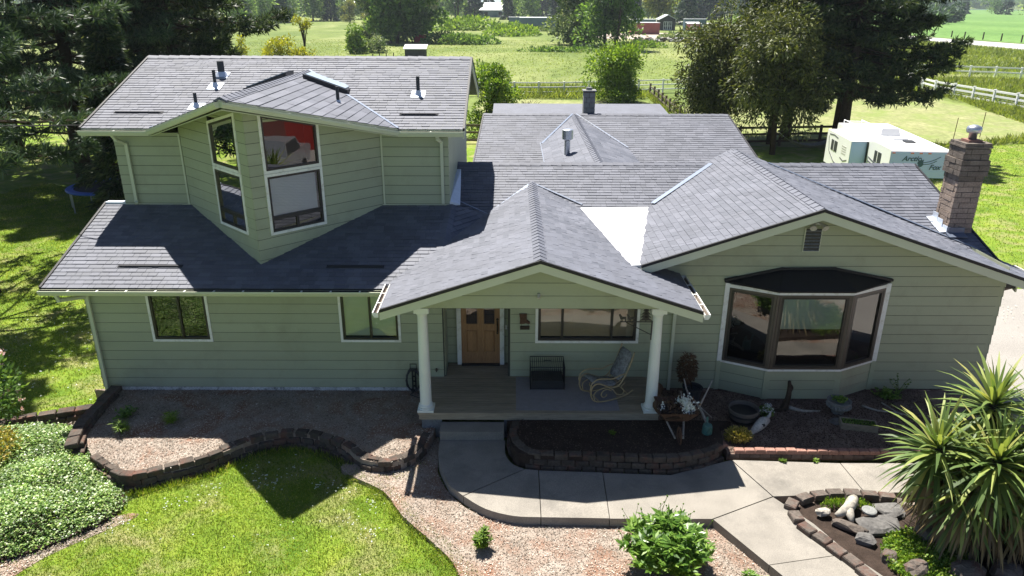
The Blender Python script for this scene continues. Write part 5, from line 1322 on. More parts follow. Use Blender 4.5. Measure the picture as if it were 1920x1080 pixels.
# wire dog crate
cr = thing('dog_crate', 'black folding wire dog crate standing on the porch rug', 'dog crate', (.80, -.35, .43))
X0, X1, Y0, Y1, Z0, Z1 = .42, 1.17, -.62, -.10, .43, .98
b = MB()
for y in (Y0, Y1):
    for n_ in range(17):
        x = X0 + (X1 - X0) * n_ / 16; b.tube([(x, y, Z0), (x, y, Z1)], .004, 4)
    for z in (Z0 + .14, Z0 + .28, Z0 + .42): b.tube([(X0, y, z), (X1, y, z)], .004, 4)
for x in (X0, X1):
    for n_ in range(12):
        y = Y0 + (Y1 - Y0) * n_ / 11; b.tube([(x, y, Z0), (x, y, Z1)], .004, 4)
    for z in (Z0 + .14, Z0 + .28, Z0 + .42): b.tube([(x, Y0, z), (x, Y1, z)], .004, 4)
for n_ in range(17):
    x = X0 + (X1 - X0) * n_ / 16; b.tube([(x, Y0, Z1), (x, Y1, Z1)], .004, 4)
b.build('wire_panel', 'black_metal', cr)
b = MB()
for x in (X0, X1):
    for y in (Y0, Y1): b.tube([(x, y, Z0), (x, y, Z1)], .009, 6)
for z in (Z0 + .01, Z1):
    b.tube([(X0, Y0, z), (X1, Y0, z), (X1, Y1, z), (X0, Y1, z), (X0, Y0, z)], .009, 6)
b.build('frame', 'black_metal', cr)
b = MB(); b.box(X0 + .01, X1 - .01, Y0 + .01, Y1 - .01, Z0 + .005, Z0 + .03); b.hexa([(X0 + .02, Y0 + .02, Z0 + .03), (X1 - .02, Y0 + .02, Z0 + .03), (X1 - .02, Y1 - .02, Z0 + .03), (X0 + .02, Y1 - .02, Z0 + .03)], [(X0 + .03, Y0 + .03, Z0 + .2), (X1 - .03, Y0 + .03, Z0 + .2), (X1 - .03, Y1 - .03, Z0 + .2), (X0 + .03, Y1 - .03, Z0 + .2)]); b.build('tray', 'pot_dark', cr)
b = MB(); b.tube([(.72, -.36, Z1), (.72, -.36, Z1 + .035), (.87, -.36, Z1 + .035), (.87, -.36, Z1)], .008, 6); b.build('handle', 'black_metal', cr)
# bentwood rocking chair with scrolled sides and a patterned cushion, facing left
rk = thing('rocking_chair', 'bentwood rocking chair with scrolled rattan sides and a patterned cushion on the porch rug', 'chair', (2.05, -.85, .43))
def bez(pts, k=7): return smooth_poly(pts, k)
for y in (-1.12, -.62):
    def R2(pts, r, name='side_frame'):
        b = MB(); b.tube([(x, y, z) for x, z in bez(pts, 6)], r, 7); b.build(name, 'rattan', rk, smooth=True)
    R2([(1.52, .70), (1.58, .56), (1.72, .48), (1.95, .452), (2.2, .46), (2.42, .50), (2.58, .57)], .017, 'rocker')
    R2([(1.52, .70), (1.55, .86), (1.68, .92), (1.85, .84), (2.02, .76), (2.18, .76), (2.30, .88), (2.42, 1.10), (2.52, 1.38), (2.55, 1.48)], .017)
    R2([(1.50, .80), (1.54, .95), (1.68, 1.02), (1.85, 1.00), (2.05, .96), (2.22, 1.0), (2.34, 1.02)], .014, 'armrest')
    sp = [(1.88 + (.16 - .019 * k) * math.cos(k * .85 + .4), .62 + (.14 - .017 * k) * math.sin(k * .85 + .4)) for k in range(8)]
    R2(sp, .012, 'scroll')
    R2([(1.62, .55), (1.60, .68), (1.70, .76), (1.90, .78), (2.06, .70), (2.16, .57), (2.30, .53), (2.34, .62), (2.27, .72), (2.36, .80)], .012, 'scroll')
for x, z in ((1.66, .91), (2.05, .755), (2.36, .98), (2.50, 1.34), (1.75, .475), (2.45, .51)):
    b = MB(); b.tube([(x, -1.12, z), (x, -.62, z)], .013, 6); b.build('rail', 'rattan', rk)
def cushion(pts, name, w0=-1.09, w1=-.65, th=.06):
    b = MB(); P = bez(pts, 4); vs = []; fs = []; n = len(P); ys = np.linspace(w0, w1, 5)
    for i, (x, z) in enumerate(P):
        e = min(i, n - 1 - i) / 2.5; sc_ = .72 + .28 * min(1, e)
        for k, y in enumerate(ys):
            yy = (w0 + w1) / 2 + (y - (w0 + w1) / 2) * sc_; puff = th * (1 - .75 * abs(k - 2) / 2) * min(1, .4 + e)
            j = min(i + 1, n - 1); j0 = max(i - 1, 0); dx, dz = P[j][0] - P[j0][0], P[j][1] - P[j0][1]; L_ = math.hypot(dx, dz); nx, nz = -dz / L_, dx / L_
            vs.append((x + nx * puff, yy, z + nz * puff))
            vs.append((x, yy, z))
    for i in range(n - 1):
        for k in range(4):
            a = (i * 5 + k) * 2; c_ = a + 10; fs += [(a, c_, c_ + 2, a + 2), (a + 1, a + 3, c_ + 3, c_ + 1)]
        a = i * 10; fs += [(a, a + 1, a + 11, a + 10), (a + 8, a + 18, a + 19, a + 9)]
    b.add(vs, fs); b.build(name, 'cushion', rk, smooth=True)
cushion([(1.60, .90), (1.72, .90), (1.90, .81), (2.05, .775), (2.20, .78)], 'seat_cushion')
cushion([(2.24, .84), (2.32, .96), (2.40, 1.12), (2.48, 1.30), (2.53, 1.45)], 'back_cushion')
rk.rotation_euler.z = R(24)
# boot plaque and its small sign
bt = thing('wall_plaque', 'brown cowboy boot plaque with a small hanging sign on the porch wall', 'wall plaque', (.26, -.03, 1.62))
b = MB(); b.prism([(.17, -.025, 2.0), (.34, -.025, 2.0), (.335, -.025, 1.86), (.41, -.025, 1.80), (.41, -.025, 1.76), (.30, -.025, 1.78), (.28, -.025, 1.76), (.18, -.025, 1.76), (.19, -.025, 1.86)], (0, -.03, 0)); b.build('boot', 'rust', bt)
b = MB(); b.box(.19, .40, -.05, -.024, 1.62, 1.70); b.build('sign', 'wood_dark', bt)
b = MB(); b.tube([(.22, -.04, 1.76), (.22, -.04, 1.70)], .004, 4); b.tube([(.37, -.04, 1.78), (.37, -.04, 1.70)], .004, 4); b.build('chain', 'black_metal', bt)
# iron bracket with horse and pine silhouettes on the right column
br = thing('bracket', 'black iron plant bracket with horse and pine cut-outs on the right column', 'bracket', (2.82, -1.46, 2.2))
b = MB(); b.box(2.18, 2.83, -1.465, -1.450, 2.435, 2.455); b.bar((2.30, -1.458, 2.43), (2.82, -1.458, 2.16), .022, .012); b.box(2.808, 2.832, -1.47, -1.445, 2.05, 2.46); b.build('arm', 'black_metal', br)
tri = [(2.70, 2.455)]
b = MB()
for i, (w_, z) in enumerate(((.13, 2.47), (.11, 2.54), (.09, 2.61), (.065, 2.68), (.04, 2.74))):
    b.prism([(2.69 - w_, -1.462, z), (2.69 + w_, -1.462, z), (2.69, -1.462, z + .11)], (0, .008, 0))
b.box(2.68, 2.70, -1.462, -1.454, 2.45, 2.5); b.build('pine_cutout', 'black_metal', br)
b = MB()
for x in (2.24, 2.40):
    b.prism([(x - .06, -1.462, 2.50), (x + .05, -1.462, 2.50), (x + .05, -1.462, 2.555), (x - .02, -1.462, 2.555), (x - .07, -1.462, 2.62), (x - .10, -1.462, 2.60), (x - .08, -1.462, 2.55)], (0, .008, 0))
    for lx in (-.05, -.02, .03, .045): b.box(x + lx, x + lx + .012, -1.462, -1.454, 2.455, 2.51)
b.build('horse_cutout', 'black_metal', br)
# hose hung on the wall, tap
hs = thing('garden_hose', 'coiled dark green hose on a wall hanger beside the left column', 'hose', (-2.24, -.08, .3))
b = MB(); pts = []
for k in range(5 * 14):
    a = k * 2 * math.pi / 14; r_ = .22 + .02 * math.sin(k * 1.7); pts.append((-2.23 + r_ * .72 * math.cos(a), -.10 - .012 * (k // 14), .38 + r_ * 1.25 * math.sin(a)))
b.tube(pts, .012, 6); b.tube([(-2.2, -.12, .12), (-2.3, -.22, .06), (-2.1, -.35, .055), (-1.98, -.3, .056), (-2.15, -.15, .06)], .012, 6); b.build('coil', 'pot_dark', hs, smooth=True)
b = MB(); b.box(-2.32, -2.14, -.12, -.02, .60, .63); b.tube([(-2.3, -.03, .63), (-2.3, -.06, .76), (-2.16, -.06, .76), (-2.16, -.03, .63)], .01, 5); b.box(-2.20, -2.17, -.09, -.06, .1, .6); b.box(-2.27, -2.24, -.09, -.06, .1, .6)
for z in (.2, .32, .44): b.box(-2.27, -2.17, -.09, -.06, z, z + .02)
b.build('hanger', 'black_metal', hs)
b = MB(); b.lathe([(.025, 0), (.03, .02), (.02, .05)], (-1.70, -.07, .60), 8); b.tube([(-1.70, -.01, .62), (-1.70, -.09, .62), (-1.70, -.10, .58)], .014, 6); b.build('tap', 'brass', house)

# ------------------------------------------------------------------ things in the beds
def pot(name, label, c, prof, mat, cat='pot', soil=True, group=None):
    t = thing(name, label, cat, c, group); b = MB(); b.lathe(prof, c, 22); b.build('bowl', mat, t, smooth=False)
    rmax, zt = prof[-1]
    if soil:
        b = MB(); b.lathe([(.001, zt - .01), (rmax * .97, zt - .008)], c, 16); b.build('soil', 'soil', t)
    return t
t = pot('half_barrel', 'empty half barrel planter with dark hoops under the bay window', (4.95, -1.30, .09), [(.26, 0), (.30, .12), (.315, .22), (.325, .30), (.30, .30), (.29, .20)], 'barrel', 'planter')
for z, r_ in ((.06, .285), (.19, .318)):
    b = MB(); b.lathe([(r_, z - .02), (r_ + .008, z), (r_ + .005, z + .02)], (4.95, -1.30, .09), 22); b.build('hoop', 'black_metal', t)
t = pot('plant_pot', 'tall charcoal pot holding a dead brown shrub beside the porch', (4.02, -.55, .09), [(.15, 0), (.19, .2), (.215, .36), (.23, .38), (.20, .38), (.19, .30)], 'pot_dark')
q = ball(1500, rg); foliage('dead_shrub', q * np.array([.20, .18, .36]) + np.array([3.90, -.42, .86]), q + np.array([0, 0, -.6]) + rg.normal(0, .5, (1500, 3)), .09, .02, 'dry_leaf', t)
b = MB(); b.tube([(4.02, -.55, .4), (3.96, -.48, .65), (3.9, -.42, .95)], .015, 5); b.build('stem', 'wood_dark', t)
t = pot('stone_planter', 'round cast stone planter with a few sprouts below the bay corner', (7.12, -.98, .09), [(.13, 0), (.12, .04), (.20, .12), (.23, .20), (.245, .27), (.255, .30), (.225, .30), (.21, .24)], 'stone_pot', 'planter')
b = MB()
for k in range(20):
    a = k * 6.283 / 20; b.rock((7.12 + .235 * math.cos(a), -.98 + .235 * math.sin(a), .28), .032, .028, .035, a, k)
b.build('carved_band', 'stone_pot', t)
p = ball(160, rg) * np.array([.16, .16, .04]) + np.array([7.12, -.98, .40]); foliage('sprout', p, np.c_[rg.normal(0, 1, (160, 2)), np.ones(160)], .06, .04, 'peony_leaf', t)
t = thing('planter_box', 'weathered rectangular trough of green seedlings lying askew in the bed', 'planter', (7.28, -1.62, .09))
Rz = Matrix.Rotation(-.22, 4, 'Z'); T = Matrix.Translation((7.28, -1.62, .09)) @ Rz
tw = lambda *p: tuple(T @ Vector(p))
for x0, x1, y0, y1, z1, nm in ((-.36, .36, -.14, -.115, .15, 'side'), (-.36, .36, .115, .14, .15, 'side'), (-.36, -.335, -.115, .115, .15, 'side'), (.335, .36, -.115, .115, .15, 'side'), (-.335, .335, -.115, .115, .11, 'soil')):
    b = MB(); b.hexa([tw(x0, y0, 0), tw(x1, y0, 0), tw(x1, y1, 0), tw(x0, y1, 0)], [tw(x0, y0, z1), tw(x1, y0, z1), tw(x1, y1, z1), tw(x0, y1, z1)]); b.build(nm, 'soil' if nm == 'soil' else 'plank', t)
p = np.array([tw(rg.uniform(-.32, .32), rg.uniform(-.1, .1), .12) for _ in range(420)]); foliage('seedlings', p, np.c_[rg.normal(0, .5, (420, 2)), np.ones(420)], .05, .022, 'leaf_mid', t)
# rusty wheelbarrow planted with white flowers
wb = thing('wheelbarrow', 'rusty old wheelbarrow planted with white flowers beside the right porch column', 'wheelbarrow', (3.35, -1.95, .25))
b = MB(); lo = [(3.12, -2.12, .55), (3.55, -2.12, .55), (3.55, -1.70, .55), (3.12, -1.70, .55)]; hi = [(2.95, -2.27, .80), (3.72, -2.27, .80), (3.72, -1.55, .80), (2.95, -1.55, .80)]
vs = lo + hi + [(x * .97 + 3.33 * .03, y * .97 - 1.91 * .03, z) for x, y, z in hi] + [(x * .97 + 3.33 * .03, y * .97 - 1.91 * .03, z + .02) for x, y, z in lo]
fs = [(3, 2, 1, 0), (12, 13, 14, 15)]
for i in range(4):
    j = (i + 1) % 4; fs += [(i, j, 4 + j, 4 + i), (4 + i, 4 + j, 8 + j, 8 + i), (8 + i, 8 + j, 12 + j, 12 + i)]
b.add(vs, fs); b.build('tray', 'rust', wb)
b = MB(); b.rock((3.33, -1.92, .70), .33, .30, .09, 0, 41); b.build('soil', 'soil', wb)
for s in (-1, 1):
    b = MB(); b.tube([(3.33 + s * .08, -2.45, .36), (3.33 + s * .2, -1.9, .53), (3.33 + s * .30, -1.1, .66)], .02, 6); b.build('handle', 'wood_grey', wb)
    b = MB(); b.tube([(3.33 + s * .2, -1.7, .55), (3.33 + s * .24, -1.62, .26)], .015, 5); b.build('leg', 'rust', wb)
b = MB(); b.tube([(3.33, -2.45 + .17 * math.cos(k * .449), .42 + .17 * math.sin(k * .449)) for k in range(15)], .018, 6); b.tube([(3.25, -2.45, .42), (3.41, -2.45, .42)], .012, 5)
for k in range(4): b.tube([(3.33, -2.45, .42), (3.33, -2.45 + .16 * math.cos(k * 1.571), .42 + .16 * math.sin(k * 1.571))], .008, 4)
b.build('wheel', 'rust', wb)
cs = np.array([[3.52, -1.98, .86], [3.60, -1.82, .84], [3.50, -2.12, .84], [3.62, -2.08, .82], [3.44, -1.86, .85], [3.05, -2.0, .83]]); ii = rg.integers(0, 6, 520); ii[ii == 5] = rg.integers(0, 6, (ii == 5).sum())
foliage('blossom', cs[ii] + rg.normal(0, .045, (520, 3)), rg.normal(size=(520, 3)) + np.array([0, -.2, .6]), .045, .045, 'petal_white', wb)
foliage('leaves', np.array([3.4, -1.95, .77]) + rg.normal(0, .13, (420, 3)) * np.array([1.2, 1, .35]), rg.normal(size=(420, 3)) + np.array([0, 0, .6]), .08, .035, 'dry_leaf', wb)
b = MB(); b.tube([(3.10, -1.75, .6), (3.02, -1.2, .62), (3.2, -.75, .55)], [.13, .15, .13], 9); b.build('sack', 'dry_leaf', wb, smooth=True)
# watering can
wc = thing('watering_can', 'teal plastic watering can standing in the bed beside the wheelbarrow', 'watering can', (3.98, -2.08, .25))
b = MB(); b.lathe([(.10, 0), (.105, .02), (.10, .14), (.085, .20), (.05, .21)], (3.98, -2.08, .25), 16); b.build('body', 'teal', wc)
b = MB(); b.tube([(3.98, -2.08, .45), (3.98, -2.03, .60), (3.98, -1.97, .55), (3.98, -1.97, .32)], .012, 6); b.build('handle', 'teal', wc)
b = MB(); b.tube([(3.98, -2.17, .30), (3.98, -2.24, .40), (3.97, -2.30, .52)], [.025, .02, .016], 8); b.lathe([(.018, 0), (.035, .03), (.035, .035)], (3.97, -2.31, .51), 10); b.build('spout', 'teal', wc)
# twisted branches
def branches(label, paths, mat, name='branch', cat='branch'):
    t = thing(name, label, cat, paths[0][0][0])
    for pts, rad in paths:
        b = MB(); b.tube(smooth_poly(pts, 3), [rad * (1 - .6 * i / (len(smooth_poly(pts, 3)) - 1)) for i in range(len(smooth_poly(pts, 3)))], 6); b.build('limb', mat, t, smooth=True)
    return t
branches('grey twisted branch propped upright behind the watering can', [([(4.05, -1.85, .30), (3.92, -1.55, .55), (3.75, -1.25, .68), (3.68, -1.05, .95)], .035), ([(3.92, -1.55, .55), (4.08, -1.35, .72), (4.28, -1.1, .95)], .025), ([(3.78, -1.3, .66), (3.98, -1.5, .50), (4.15, -1.75, .42)], .02)], 'wood_grey')
branches('pair of crossed bare branches lying in the bed right of the stone planter', [([(7.75, -.75, .12), (8.0, -.98, .13), (8.35, -1.05, .13), (8.55, -1.15, .12)], .025), ([(8.25, -.62, .12), (8.30, -.85, .14), (8.45, -1.15, .12)], .02)], 'wood_grey')
t = branches('dark upright driftwood stump with a pale root in front of the bay window', [([(5.95, -.90, .10), (6.05, -.84, .35), (6.06, -.82, .6), (6.04, -.80, .76)], .085), ([(6.1, -.86, .14), (6.35, -.98, .12), (6.75, -.95, .10)], .05), ([(6.02, -.86, .2), (5.85, -.98, .14), (5.7, -.92, .1)], .05), ([(6.06, -.82, .45), (6.13, -.80, .58), (6.10, -.80, .66)], .035)], 'wood_dark', 'driftwood_stump', 'stump')
list(t.children)[1].data.materials[0] = MT['wood_grey']
b = MB(); b.rock((0, 0, .04), .12, .09, .09, 0, 51); o = b.build('rock', 'rock'); o.location = (5.62, -.78, .09); tag(o, 'small round stone beside the driftwood stump', 'rock')
b = MB(); b.rock((0, 0, .01), .22, .15, .03, .2, 52); o = b.build('rock', 'slate'); o.location = (7.02, -1.38, .09); tag(o, 'flat grey stone between the round planter and the trough', 'rock')
# cow skull with a horn, flower clump behind
sk = thing('cow_skull', 'bleached cow skull with one long horn lying on the bed edge', 'skull', (5.12, -1.78, .10))
b = MB(); b.tube([(5.40, -1.52, .22), (5.28, -1.62, .24), (5.16, -1.72, .20), (5.05, -1.80, .15), (4.99, -1.84, .12)], [.07, .11, .105, .075, .05], 10); b.build('cranium', 'bone', sk, smooth=True)
b = MB(); b.tube([(5.02, -1.82, .13), (4.90, -1.92, .12), (4.76, -2.0, .11), (4.66, -2.06, .11)], [.06, .055, .045, .03], 9); b.build('muzzle', 'bone', sk, smooth=True)
b = MB(); b.tube([(5.36, -1.55, .24), (5.46, -1.46, .30), (5.50, -1.40, .38)], [.045, .03, .008], 8); b.build('horn', 'bone', sk, smooth=True)
b = MB(); b.lathe([(.001, 0), (.038, .003), (.045, -.01)], (5.22, -1.755, .275), 10); b.rock((5.235, -1.76, .24), .04, .035, .03, 0, 3); b.build('eye_socket', 'black_metal', sk)
shrub('flower_clump', 'small clump of pale lilac and white flowers behind the cow skull', 'plant', (5.52, -1.12, .09), (.17, .15, .12), 420, .05, 'peony_leaf', ('petal_white', 16, .03), stems=4)

# ------------------------------------------------------------------ trees
def conifer(name, label, c, h, r, mat, nb=90, per=420, z0=.12, droop=.35, ls=.20, lw=.05, seed=0, group=None, trunk_r=None, shape=.85, gap=.0, cat='tree', up=.05):
    """trunk, limbs and drooping sprays; c = foot of the trunk"""
    r_ = np.random.default_rng(seed); c = np.array(c, float); t = thing(name, label, cat, tuple(c), group)
    tr = trunk_r or h * .018
    b = MB(); b.tube([tuple(c + np.array([r_.normal() * .04 * k, r_.normal() * .04 * k, h * k / 6])) for k in range(7)], [tr * (1.25 if k == 0 else 1 - k / 6.3) for k in range(7)], 9); b.build('trunk', 'wood_dark', t, smooth=True)
    lb = MB(); Ps = []; Ds = []
    for i in range(nb):
        f = z0 + (1 - z0) * ((i + r_.random()) / nb) ** .9
        if r_.random() < gap: continue
        az = i * 2.39996 + r_.normal() * .3; L = r * max(.06, (1 - (f - z0) / (1 - z0))) ** shape * (.65 + .5 * r_.random()); zb = h * f
        u = np.array([math.cos(az), math.sin(az), 0]); s = np.linspace(0, 1, 6)
        pts = c + np.array([0, 0, zb]) + u * (L * s)[:, None] + np.array([0, 0, 1]) * (up * L * s + (-droop * L * s ** 2) * (1 - .6 * f) + .10 * L * s ** 3)[:, None]
        lb.tube([tuple(p) for p in pts], [max(.012, tr * .28 * (1 - .85 * q)) for q in s], 4, cap=False)
        m = int(per * (.25 + .75 * L / r)); q = .12 + .88 * r_.random(m) ** .8
        seg = np.clip((q * 5).astype(int), 0, 4); base = pts[seg] + (pts[seg + 1] - pts[seg]) * (q * 5 - seg)[:, None]
        w = np.array([-u[1], u[0], 0]); side = r_.normal(0, 1, m) * .17 * L * (1.15 - q) ** .6 * 1.1
        p = base + w * side[:, None] + u * (np.abs(side) * .45)[:, None] + np.array([0, 0, 1]) * (-np.abs(side) * .28 - r_.random(m) * .12 * ls * 4 + r_.normal(0, .05, m))[:, None]
        d = u * .8 + w * np.sign(side)[:, None] * (.35 + .5 * r_.random((m, 1))) + np.array([0, 0, -.35]) + r_.normal(0, .35, (m, 3))
        Ps.append(p); Ds.append(d)
    lb.build('limb', 'wood_dark', t)
    P = np.concatenate(Ps); D = np.concatenate(Ds); n = len(P)
    V, F = leaf_arrays(P, D, ls * (.6 + .8 * r_.random(n)), lw * (.7 + .6 * r_.random(n)), r_); npmesh('crown', V, F, mat, t)
    return t

def pine(name, label, c, h, r, mat, nb=60, tufts=26, seed=0, z0=.15, needle=.26, nn=22, bias=None, group=None, wd=.07):
    """long limbs ending in round tufts of needles"""
    r_ = np.random.default_rng(seed); c = np.array(c, float); t = thing(name, label, 'tree', tuple(c), group); tr = h * .02
    b = MB(); b.tube([tuple(c + np.array([r_.normal() * .05 * k, r_.normal() * .05 * k, h * k / 6])) for k in range(7)], [tr * (1.2 if k == 0 else 1 - k / 6.4) for k in range(7)], 9); b.build('trunk', 'wood_dark', t, smooth=True)
    lb = MB(); Ps = []; Ds = []
    for i in range(nb):
        f = z0 + (1 - z0) * (i + r_.random()) / nb; az = i * 2.39996 + r_.normal() * .35
        L = r * (1.0 - .75 * max(0, (f - .35) / .65) ** 1.3) * (.55 + .55 * r_.random())
        if bias is not None: L *= bias(az, f)
        u = np.array([math.cos(az), math.sin(az), 0]); w = np.array([-u[1], u[0], 0]); s = np.linspace(0, 1, 6); sg = r_.normal() * .2
        pts = c + np.array([0, 0, h * f]) + u * (L * s)[:, None] + w * (sg * L * s ** 2)[:, None] + np.array([0, 0, 1]) * (-.22 * L * s + .20 * L * s ** 3)[:, None]
        lb.tube([tuple(p) for p in pts], [max(.015, tr * .22 * (1 - .85 * q)) for q in s], 5, cap=False)
        for k in range(tufts):
            q = .25 + .75 * r_.random() ** .7; sgm = min(4, int(q * 5)); base = pts[sgm] + (pts[sgm + 1] - pts[sgm]) * (q * 5 - sgm)
            off = w * r_.normal() * .16 * L * (1.2 - q) + u * r_.random() * .1 * L + np.array([0, 0, r_.normal() * .10 + .04])
            e = base + off
            if k % 3 == 0: lb.tube([tuple(base), tuple(e)], [.012, .006], 3, cap=False)
            d0 = unit(off + u * .3); Ps.append(np.repeat(e[None], nn, 0)); Ds.append(d0 * .7 + r_.normal(0, .75, (nn, 3)) + np.array([0, 0, .12]))
    lb.build('limb', 'wood_dark', t)
    P = np.concatenate(Ps); D = np.concatenate(Ds); n = len(P)
    V, F = leaf_arrays(P, D, needle * (.6 + .6 * r_.random(n)), wd, r_); npmesh('crown', V, F, mat, t)
    return t

def broadleaf(name, label, c, h, r, mat, n=9000, ls=.2, seed=0, trunks=1, zc=.58, rz=.45, lobes=22, group=None, cat='tree', hang=.0, inner=.25, taper=0.0, trunk_mat='wood_dark', ragged=.35, ww=.5, skirt=0):
    r_ = np.random.default_rng(seed); c = np.array(c, float); t = thing(name, label, cat, tuple(c), group)
    b = MB(); cen = c + np.array([0, 0, h * zc])
    L = ball(lobes, r_); L = L * (.55 + .45 * r_.random((lobes, 1))); LC_ = L * np.array([r, r, h * rz])
    if skirt:
        L2 = np.c_[r_.normal(0, .42, (skirt, 2)) * r, (-zc + .06 + .2 * r_.random(skirt)) * h]; LC_ = np.r_[LC_, L2]; lobes = len(LC_)
    if taper: LC_[:, :2] *= (1 - taper * (LC_[:, 2:3] / (h * rz) * .5 + .5))
    LC_ = LC_ + cen; LR = r * (.28 + ragged * r_.random(lobes))
    for k in range(trunks):
        o = np.array([r_.normal() * .15 * r, r_.normal() * .15 * r, 0]) if trunks > 1 else np.zeros(3); top = cen + np.array([r_.normal() * .1 * r, r_.normal() * .1 * r, h * rz * .5]) + o * 1.5
        b.tube([tuple(c + o), tuple(c * .6 + o + np.array([*(top[:2] * .4), c[2] * .4 + h * .3])), tuple(top)], [h * .02 / math.sqrt(trunks), h * .015 / math.sqrt(trunks), h * .004], 7)
    b.build('trunk', trunk_mat, t, smooth=True)
    b = MB()
    for k in range(min(lobes, 16)):
        s0 = c + (cen - c) * (.45 + .5 * r_.random()); m = (s0 + LC_[k]) / 2 + np.array([0, 0, .05 * h]); b.tube([tuple(s0), tuple(m), tuple(LC_[k])], [h * .008, h * .005, h * .002], 4, cap=False)
    b.build('limb', trunk_mat, t)
    i = r_.integers(0, lobes, n); d = unit(r_.normal(size=(n, 3)) + np.array([0, 0, .25])); rad = LR[i] * (inner + (1 - inner) * r_.random(n) ** .45)
    P = LC_[i] + d * rad[:, None] * np.array([1, 1, .8]); P[:, 2] = np.maximum(P[:, 2], c[2] + .02 * h)
    D = d + r_.normal(0, .6, (n, 3)) + np.array([0, 0, -hang])
    V, F = leaf_arrays(P, D, ls * (.6 + .8 * r_.random(n)), ls * ww * (.7 + .6 * r_.random(n)), r_); npmesh('crown', V, F, mat, t)
    return t

# dark evergreens crowding the left side
pine('pine_tree', 'tall dark pine at the left edge with boughs hanging over the side lawn', (-16.6, 6.6, GZ), 17, 6.0, 'needle_blue', 50, 60, 1, .27, .34, 22, wd=.042)
pine('pine_tree', 'dark pine behind the trampoline', (-22.0, 22.5, GZ), 19, 5.8, 'needle_blue', 110, 66, 2, .17, .38, 18, wd=.05)
pine('pine_tree', 'dense dark pine behind the left end of the upper roof', (-18.0, 26.0, GZ), 19, 5.4, 'needle_dark', 110, 66, 3, .07, .42, 13)
conifer('spruce_tree', 'dark pointed spruce with olive tips just left of the open field', (-21.2, 33.5, GZ), 17, 4.0, 'juniper', 170, 640, .03, .40, .42, .15, 4)
pine('pine_tree', 'unseen pine beyond the left edge mirrored in the upper left window', (-30, 10.5, GZ), 20, 7.0, 'needle_dark', 90, 60, 5, .10, .42, 12)  # out of view; low boughs placed to darken the left tall window's reflection
pine('pine_tree', 'pine filling the top left corner behind the nearer ones', (-29, 28, GZ), 22, 7.5, 'needle_dark', 100, 56, 6, .08, .50, 12)
conifer('fir_tree', 'low dark fir crowding the trampoline beside the house', (-16.2, 15.6, GZ), 10, 1.9, 'needle_dark', 90, 420, .04, .35, .30, .09, 13)
# right-hand group beyond the trailer
pine('pine_tree', 'big dark pine with long open limbs behind the white trailer', (20.7, 31.5, GZ), 17, 5.4, 'needle_dark', 110, 66, 7, .20, .40, 14)
pine('pine_tree', 'second dark pine with bare lower trunk beyond the trailer', (22.6, 36.5, GZ), 18, 4.3, 'needle_dark', 96, 56, 8, .22, .42, 13)
pine('pine_tree', 'dark pine between the juniper and the trailer', (18.6, 35.5, GZ), 17, 5.2, 'needle_dark', 100, 60, 12, .14, .42, 13)
broadleaf('juniper_tree', 'olive green juniper with drooping sprays behind the rear roof', (15.9, 29.9, GZ), 9.4, 3.0, 'juniper', 26000, .26, 9, 1, .56, .40, 60, hang=.7, inner=.3, ragged=.22, ww=.30)
broadleaf('juniper_tree', 'lower olive juniper leaning out towards the mown paddock', (13.6, 35.0, GZ), 8.8, 2.9, 'juniper', 26000, .28, 10, 2, .54, .44, 60, hang=.6, inner=.3, ragged=.22, ww=.30)
broadleaf('juniper_tree', 'taller olive juniper merging into the dark pines', (16.9, 33.5, GZ), 11.5, 3.0, 'juniper', 26000, .28, 11, 1, .54, .44, 60, hang=.6, inner=.3, ragged=.22, ww=.30)
broadleaf('apple_tree', 'bright green young tree beside the upper storey gable end', (-1.6, 36.4, GZ), 5.6, 1.75, 'leaf_bright', 9000, .22, 13, 2, .56, .40, 20, skirt=9)
broadleaf('willow_tree', 'bushy bright green tree by the white rail fence and pen', (9.7, 55.8, GZ), 5.8, 2.5, 'leaf_bright', 12000, .27, 14, 3, .50, .42, 26, inner=.3, skirt=9)
broadleaf('poplar_tree', 'broad dark green tree standing left in the open meadow', (-26.4, 155, GZ), 24, 5.2, 'leaf_mid', 9000, .95, 15, 2, .5, .46, 30, skirt=9)
broadleaf('poplar_tree', 'slimmer dark tree just right of the broad meadow tree', (-20.5, 160, GZ), 22, 4.5, 'leaf_mid', 6000, .9, 16, 2, .5, .46, 24, skirt=9)
broadleaf('silver_tree', 'silvery leaved tree leaning left of the broad meadow tree', (-31.5, 165, GZ), 17, 4.5, 'silver_leaf', 4200, 1.0, 17, 1, .62, .34, 16, skirt=9)
broadleaf('poplar_tree', 'dense dark green tree beside the red shipping container', (19.2, 136, GZ), 26, 5.6, 'leaf_mid', 12000, .75, 18, 2, .48, .48, 34, taper=.3, skirt=9)
broadleaf('birch_tree', 'loose pale green tree left of the dense dark one', (13.2, 152, GZ), 21, 5.2, 'silver_leaf', 6000, .8, 19, 2, .58, .40, 24, skirt=9)
broadleaf('shrub', 'pale green bush at the foot of the two meadow trees', (15.4, 146, GZ), 7, 3.8, 'silver_leaf', 2600, .8, 20, 2, .5, .45, 14, cat='bush')
broadleaf('dead_tree', 'thin sparse tree with a bare trunk above the ivy mound', (-20.0, 272, GZ), 19, 3.6, 'leaf_far_dark', 700, 1.2, 21, 1, .62, .36, 12)
broadleaf('yellow_tree', 'yellow-green tree beside the bramble bank', (-40, 330, GZ), 17, 8.5, 'leaf_far_yel', 1800, 2.0, 22, 1, .5, .44, 18)
broadleaf('small_tree', 'small cone-shaped bush standing alone in the left meadow', (-27.6, 121, GZ), 5.2, 1.9, 'leaf_bright', 3000, .45, 23, 2, .48, .44, 16, taper=.5, cat='bush', skirt=9)
